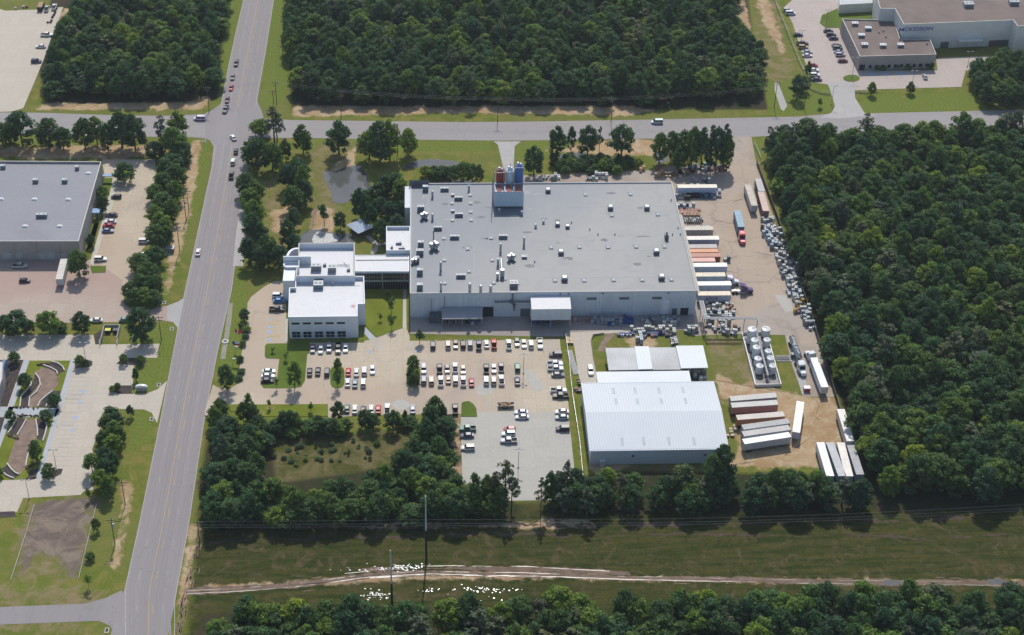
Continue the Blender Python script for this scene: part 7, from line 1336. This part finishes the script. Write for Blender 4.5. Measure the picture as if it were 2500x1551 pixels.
trees('in the lawn between office and factory', 'courtyard trees', A5, [(1680,1020,845,72,'y'),(1685,1205,1050,62,'y'),(1555,1105,1020,36,'y'),(1640,835,740,60,'y')])
trees('on the planted island of the main car park', 'trees on the car park island', B2, [(660,760,520,190),(610,900,700,100),(710,920,720,110),(640,1000,790,120),(700,1010,800,110)], 'y', 'top')
trees('beside the grass verge of the northern row', 'verge sapling', A6, [(455,1330,1110,120,'y')])
trees('along the north edge of the thicket', 'front trees of the thicket', B1, [(195,1430,1170,210),(130,1530,1250,190),(560,1420,1085,120),(480,1480,1200,140),(610,1500,1230,160),(1640,1450,1195,170)])
trees('of the tall pair beside the row end', 'tall trees beside the row end', B2, [(990,1500,1115,250),(900,1530,1210,180),(1090,1520,1220,150),(540,1540,1320,75)])
trees('in front of the pale lot', 'open-crowned trees below the pale lot', B6, [(920,1400,810,300,'p'),(1000,1450,960,220,'p'),(800,1420,950,200,'p'),(700,1380,980,180),(540,1400,950,170),(1360,1500,1020,160,'p'),(1470,1350,930,170),(1680,1320,810,200,'p'),(1600,1380,960,200,'p'),(860,1500,1130,220),(560,1480,1100,190)])
trees('before the corner of the ribbed warehouse', 'trees below the ribbed warehouse', C5, [(925,300,58,130),(880,330,110,140),(745,330,165,140)])
def scatter(poly, s_, jit=.42):
    w_ = poly; xs = [p[0] for p in w_]; ys = [p[1] for p in w_]; a_, b_ = np.meshgrid(np.arange(min(xs), max(xs), s_), np.arange(min(ys), max(ys), s_*.9)); a_[::2] += s_/2
    a_ = a_+RNG.uniform(-jit, jit, a_.shape)*s_; b_ = b_+RNG.uniform(-jit, jit, b_.shape)*s_; d = pdist(a_, b_, w_); k = d > 0; return list(zip(a_[k], b_[k], d[k]))
WOODS = []
def wood(poly, s_, h0, h1, r0, r1, label, group, pines=.08, world=False, jit=.42):
    w_ = poly if world else W2(poly)
    for x, y, d_ in scatter(w_, s_, jit): WOODS.append((x, y, random.uniform(h0, h1), random.uniform(r0, r1), 'p' if random.random() < pines else 'b', label, group))
wood(D((700,245),(690,100),(700,-90),(1745,-90),(1750,60),(1800,150),(1815,232),(1500,250),(1000,250)), 6.4, 8, 16, 3.5, 5.6, 'in the wood above the cross road', 'northern wood')
wood(D((128,240),(122,165),(185,50),(240,-90),(560,-90),(530,60),(508,215),(430,240)), 6.4, 8, 15, 3.5, 5.6, 'in the wood at the top left', 'north-western wood')
wood(D((1828,365),(1900,352),(2110,345),(2640,335),(2660,1200),(2075,1190),(2078,1140),(2045,1040),(2010,940),(1978,850),(1950,760),(1908,640),(1865,500),(1825,400)), 6.6, 9, 17, 3.6, 6.0, 'in the wood east of the truck yard', 'eastern wood', .05)
wood(Z3((1960,900),(1950,740),(2000,640),(2100,590),(2300,560),(2437,520),(2620,500),(2620,920),(2100,920)), 6.2, 9, 13, 3.4, 4.6, 'in the copse before the distribution building', 'copse at the right edge')
wood(C5((95,320),(250,300),(500,290),(515,430),(95,440)), 4.7, 9, 13, 3.0, 4.2, 'in the left clump below the ribbed warehouse', 'tree line below the ribbed warehouse')
wood(C5((600,330),(820,320),(960,310),(1010,330),(1005,420),(600,430)), 4.5, 9, 13, 3.0, 4.2, 'in the middle clump below the ribbed warehouse', 'tree line below the ribbed warehouse')
wood(C5((1045,330),(1200,290),(1400,290),(1640,345),(1655,410),(1030,415)), 4.7, 9, 14, 3.0, 4.4, 'in the clump below the dirt yard', 'tree line below the ribbed warehouse')
wood(B7((215,1200),(215,850),(250,700),(275,600),(420,560),(600,600),(660,860),(1050,930),(1200,920),(1560,850),(1900,660),(2000,350),(2200,350),(2270,520),(2330,850),(2400,900),(2640,960),(2740,1100),(2050,1140),(1200,1175)), 5.0, 6, 13, 2.8, 4.8, 'in the thicket below the car park', 'thicket below the car park', .04)
wood(B7((250,400),(640,350),(700,420),(660,540),(420,560),(250,560)), 5.6, 7, 11, 2.8, 4.0, 'in the thicket corner', 'thicket below the car park', .04)
wood(B7((700,330),(1000,330),(1300,330),(1800,320),(1960,300),(1940,350),(1500,370),(1200,400),(720,420)), 3.1, 3.5, 9, 1.9, 3.3, 'in the hedge strip north of the thicket', 'thicket below the car park', .0)
wood(D((470,1570),(540,1505),(640,1480),(850,1492),(1100,1488),(1300,1468),(1500,1462),(1900,1456),(2300,1450),(2640,1448),(2700,1720),(460,1720)), 5.9, 9, 15, 3.5, 5.2, 'in the wood along the bottom edge', 'southern wood', .05)
wood(C2((880,370),(1480,360),(1560,400),(1500,480),(960,480),(880,440)), 3.6, 3, 5.5, 1.8, 2.6, 'in the scrub behind the factory', 'scrub behind the factory', 0)
wood(C2((0,480),(160,450),(180,520),(0,530)), 3.6, 3, 5, 1.8, 2.6, 'in the low scrub beside the pond', 'scrub beside the pond', 0)
wood(Z3((1110,560),(1660,545),(1680,590),(1110,600)), 2.6, 2, 3.2, 1.2, 1.7, 'in the shrub bed before the tan office', 'shrubs before the tan office', 0)
wood(B1((520,250),(545,250),(450,900),(420,980),(400,980),(430,700)), 2.4, 1.5, 2.6, 1.1, 1.6, 'in the clipped hedge left of the office drive', 'hedge beside the office drive', 0)
# sparse bushes in the clearing of the thicket
wood(B7((720,520),(1600,420),(1900,430),(1600,600),(1200,640),(720,680)), 3.4, 0.4, 1.6, .35, 1.15, 'bush in the brown clearing of the thicket', 'bushes in the clearing', 0, False, 1.6)
WOODS.sort(key=lambda t_: t_[1]*1.0 - (40 if 'scrub' in t_[5] or 'hedge' in t_[5] or 'bush' in t_[5] or 'shrub' in t_[5] else 0))
STUFF = []
for (x, y, h_, r_, k, lb, gp_) in WOODS:
    u_, v_ = proj((x, y, h_*.8)); vis = -30 < u_ < 2530 and -30 < v_ < 1580
    if vis and CNT[k] < (298 if k == 'b' else 90):
        noun = lb if lb.startswith('bush') else (('leafy tree ' if h_ > 5 else 'low leafy shrub ') if k == 'b' else 'pine ')+lb
        put_tree(k, x, y, h_, r_, noun, gp_)[0]['_w'] = gp_
    else: STUFF.append((x, y, h_, r_, k, gp_ if vis else ''))
ws = {}
for t in [o for o in bpy.data.objects if o.get('_w')]: ws.setdefault(t['label'], []).append(t)
full = {s_[5] for s_ in STUFF}
for lb, ts in ws.items():
    ts.sort(key=lambda o: proj(o.location)[0])
    for i, t in enumerate(ts):
        gpn = t['_w']; del t['_w']
        if gpn in full or len(ts) < 2: continue
        noun = [q for q in ('low leafy shrub', 'leafy tree', 'pine', 'bush') if lb.startswith(q)][0]
        t['label'] = noun+', '+ordn(i)+' from left '+lb[len(noun)+1:]
print('individual trees', CNT, 'in woodland', len(STUFF))
# the rest of the woods: one object, geometry nodes instancing the crowns and trunks of trees that stand in the scene
kinds = sorted(FIRST.keys()); bk = [i for i, q in enumerate(kinds) if q[0] == 'b']; pk = [i for i, q in enumerate(kinds) if q[0] == 'p']
me = bpy.data.meshes.new('woodland'); me.vertices.add(len(STUFF)); me.vertices.foreach_set('co', np.array([(s_[0], s_[1], 0) for s_ in STUFF], np.float32).ravel())
ai = me.attributes.new('pick', 'INT', 'POINT'); asx = me.attributes.new('size', 'FLOAT_VECTOR', 'POINT'); ar = me.attributes.new('spin', 'FLOAT_VECTOR', 'POINT')
ai.data.foreach_set('value', [random.choice(bk if s_[4] == 'b' else pk) for s_ in STUFF])
asx.data.foreach_set('vector', np.array([(s_[3]/TN[s_[4]][4], s_[3]/TN[s_[4]][4], s_[2]/TN[s_[4]][3]) for s_ in STUFF], np.float32).ravel()); ar.data.foreach_set('vector', np.array([(0,0,random.uniform(0,6.28)) for _ in STUFF], np.float32).ravel())
wo = bpy.data.objects.new('woodland', me); COL.objects.link(wo); tag(wo, 'dense mixed woodland filling the far blocks around the factory', 'woodland', None, 'stuff')
ng = bpy.data.node_groups.new('woodland_trees', 'GeometryNodeTree'); ng.interface.new_socket('Geometry', in_out='INPUT', socket_type='NodeSocketGeometry'); ng.interface.new_socket('Geometry', in_out='OUTPUT', socket_type='NodeSocketGeometry')
gi = ng.nodes.new('NodeGroupInput'); go_ = ng.nodes.new('NodeGroupOutput'); jn = ng.nodes.new('GeometryNodeJoinGeometry')
protos = []
for kd in kinds:
    j2 = ng.nodes.new('GeometryNodeJoinGeometry')
    for ob in FIRST[kd]:
        oi = ng.nodes.new('GeometryNodeObjectInfo'); oi.inputs['Object'].default_value = ob; oi.transform_space = 'ORIGINAL'; ng.links.new(oi.outputs['Geometry'], j2.inputs[0])
    g2 = ng.nodes.new('GeometryNodeGeometryToInstance'); ng.links.new(j2.outputs[0], g2.inputs[0]); protos.append(g2)
for g2 in reversed(protos): ng.links.new(g2.outputs[0], jn.inputs[0])
ip = ng.nodes.new('GeometryNodeInstanceOnPoints'); ip.inputs['Pick Instance'].default_value = True
def natt(nm, ty):
    x = ng.nodes.new('GeometryNodeInputNamedAttribute'); x.data_type = ty; x.inputs['Name'].default_value = nm; return x.outputs['Attribute']
ng.links.new(gi.outputs[0], ip.inputs['Points']); ng.links.new(jn.outputs[0], ip.inputs['Instance']); ng.links.new(natt('pick','INT'), ip.inputs['Instance Index'])
e2r = ng.nodes.new('FunctionNodeEulerToRotation'); ng.links.new(natt('spin','FLOAT_VECTOR'), e2r.inputs[0]); ng.links.new(e2r.outputs[0], ip.inputs['Rotation']); ng.links.new(natt('size','FLOAT_VECTOR'), ip.inputs['Scale']); ng.links.new(ip.outputs[0], go_.inputs[0])
md = wo.modifiers.new('trees', 'NODES'); md.node_group = ng
# ================================================================ HAZE
hb = MB(); hb.box(-1500, -60, -1.0, 1600, 2600, CAM_H+12)
a = bpy.data.materials.new('thin_air_haze'); a.use_nodes = True; n = a.node_tree; n.nodes.remove(n.nodes['Principled BSDF'])
v_ = n.nodes.new('ShaderNodeVolumePrincipled'); v_.inputs['Color'].default_value = (0.85,0.92,1,1); v_.inputs['Density'].default_value = 0.00006; v_.inputs['Anisotropy'].default_value = 0.3
n.links.new(v_.outputs[0], n.nodes['Material Output'].inputs['Volume'])
ho = hb.build('haze', a); tag(ho, None, None, None, 'stuff')
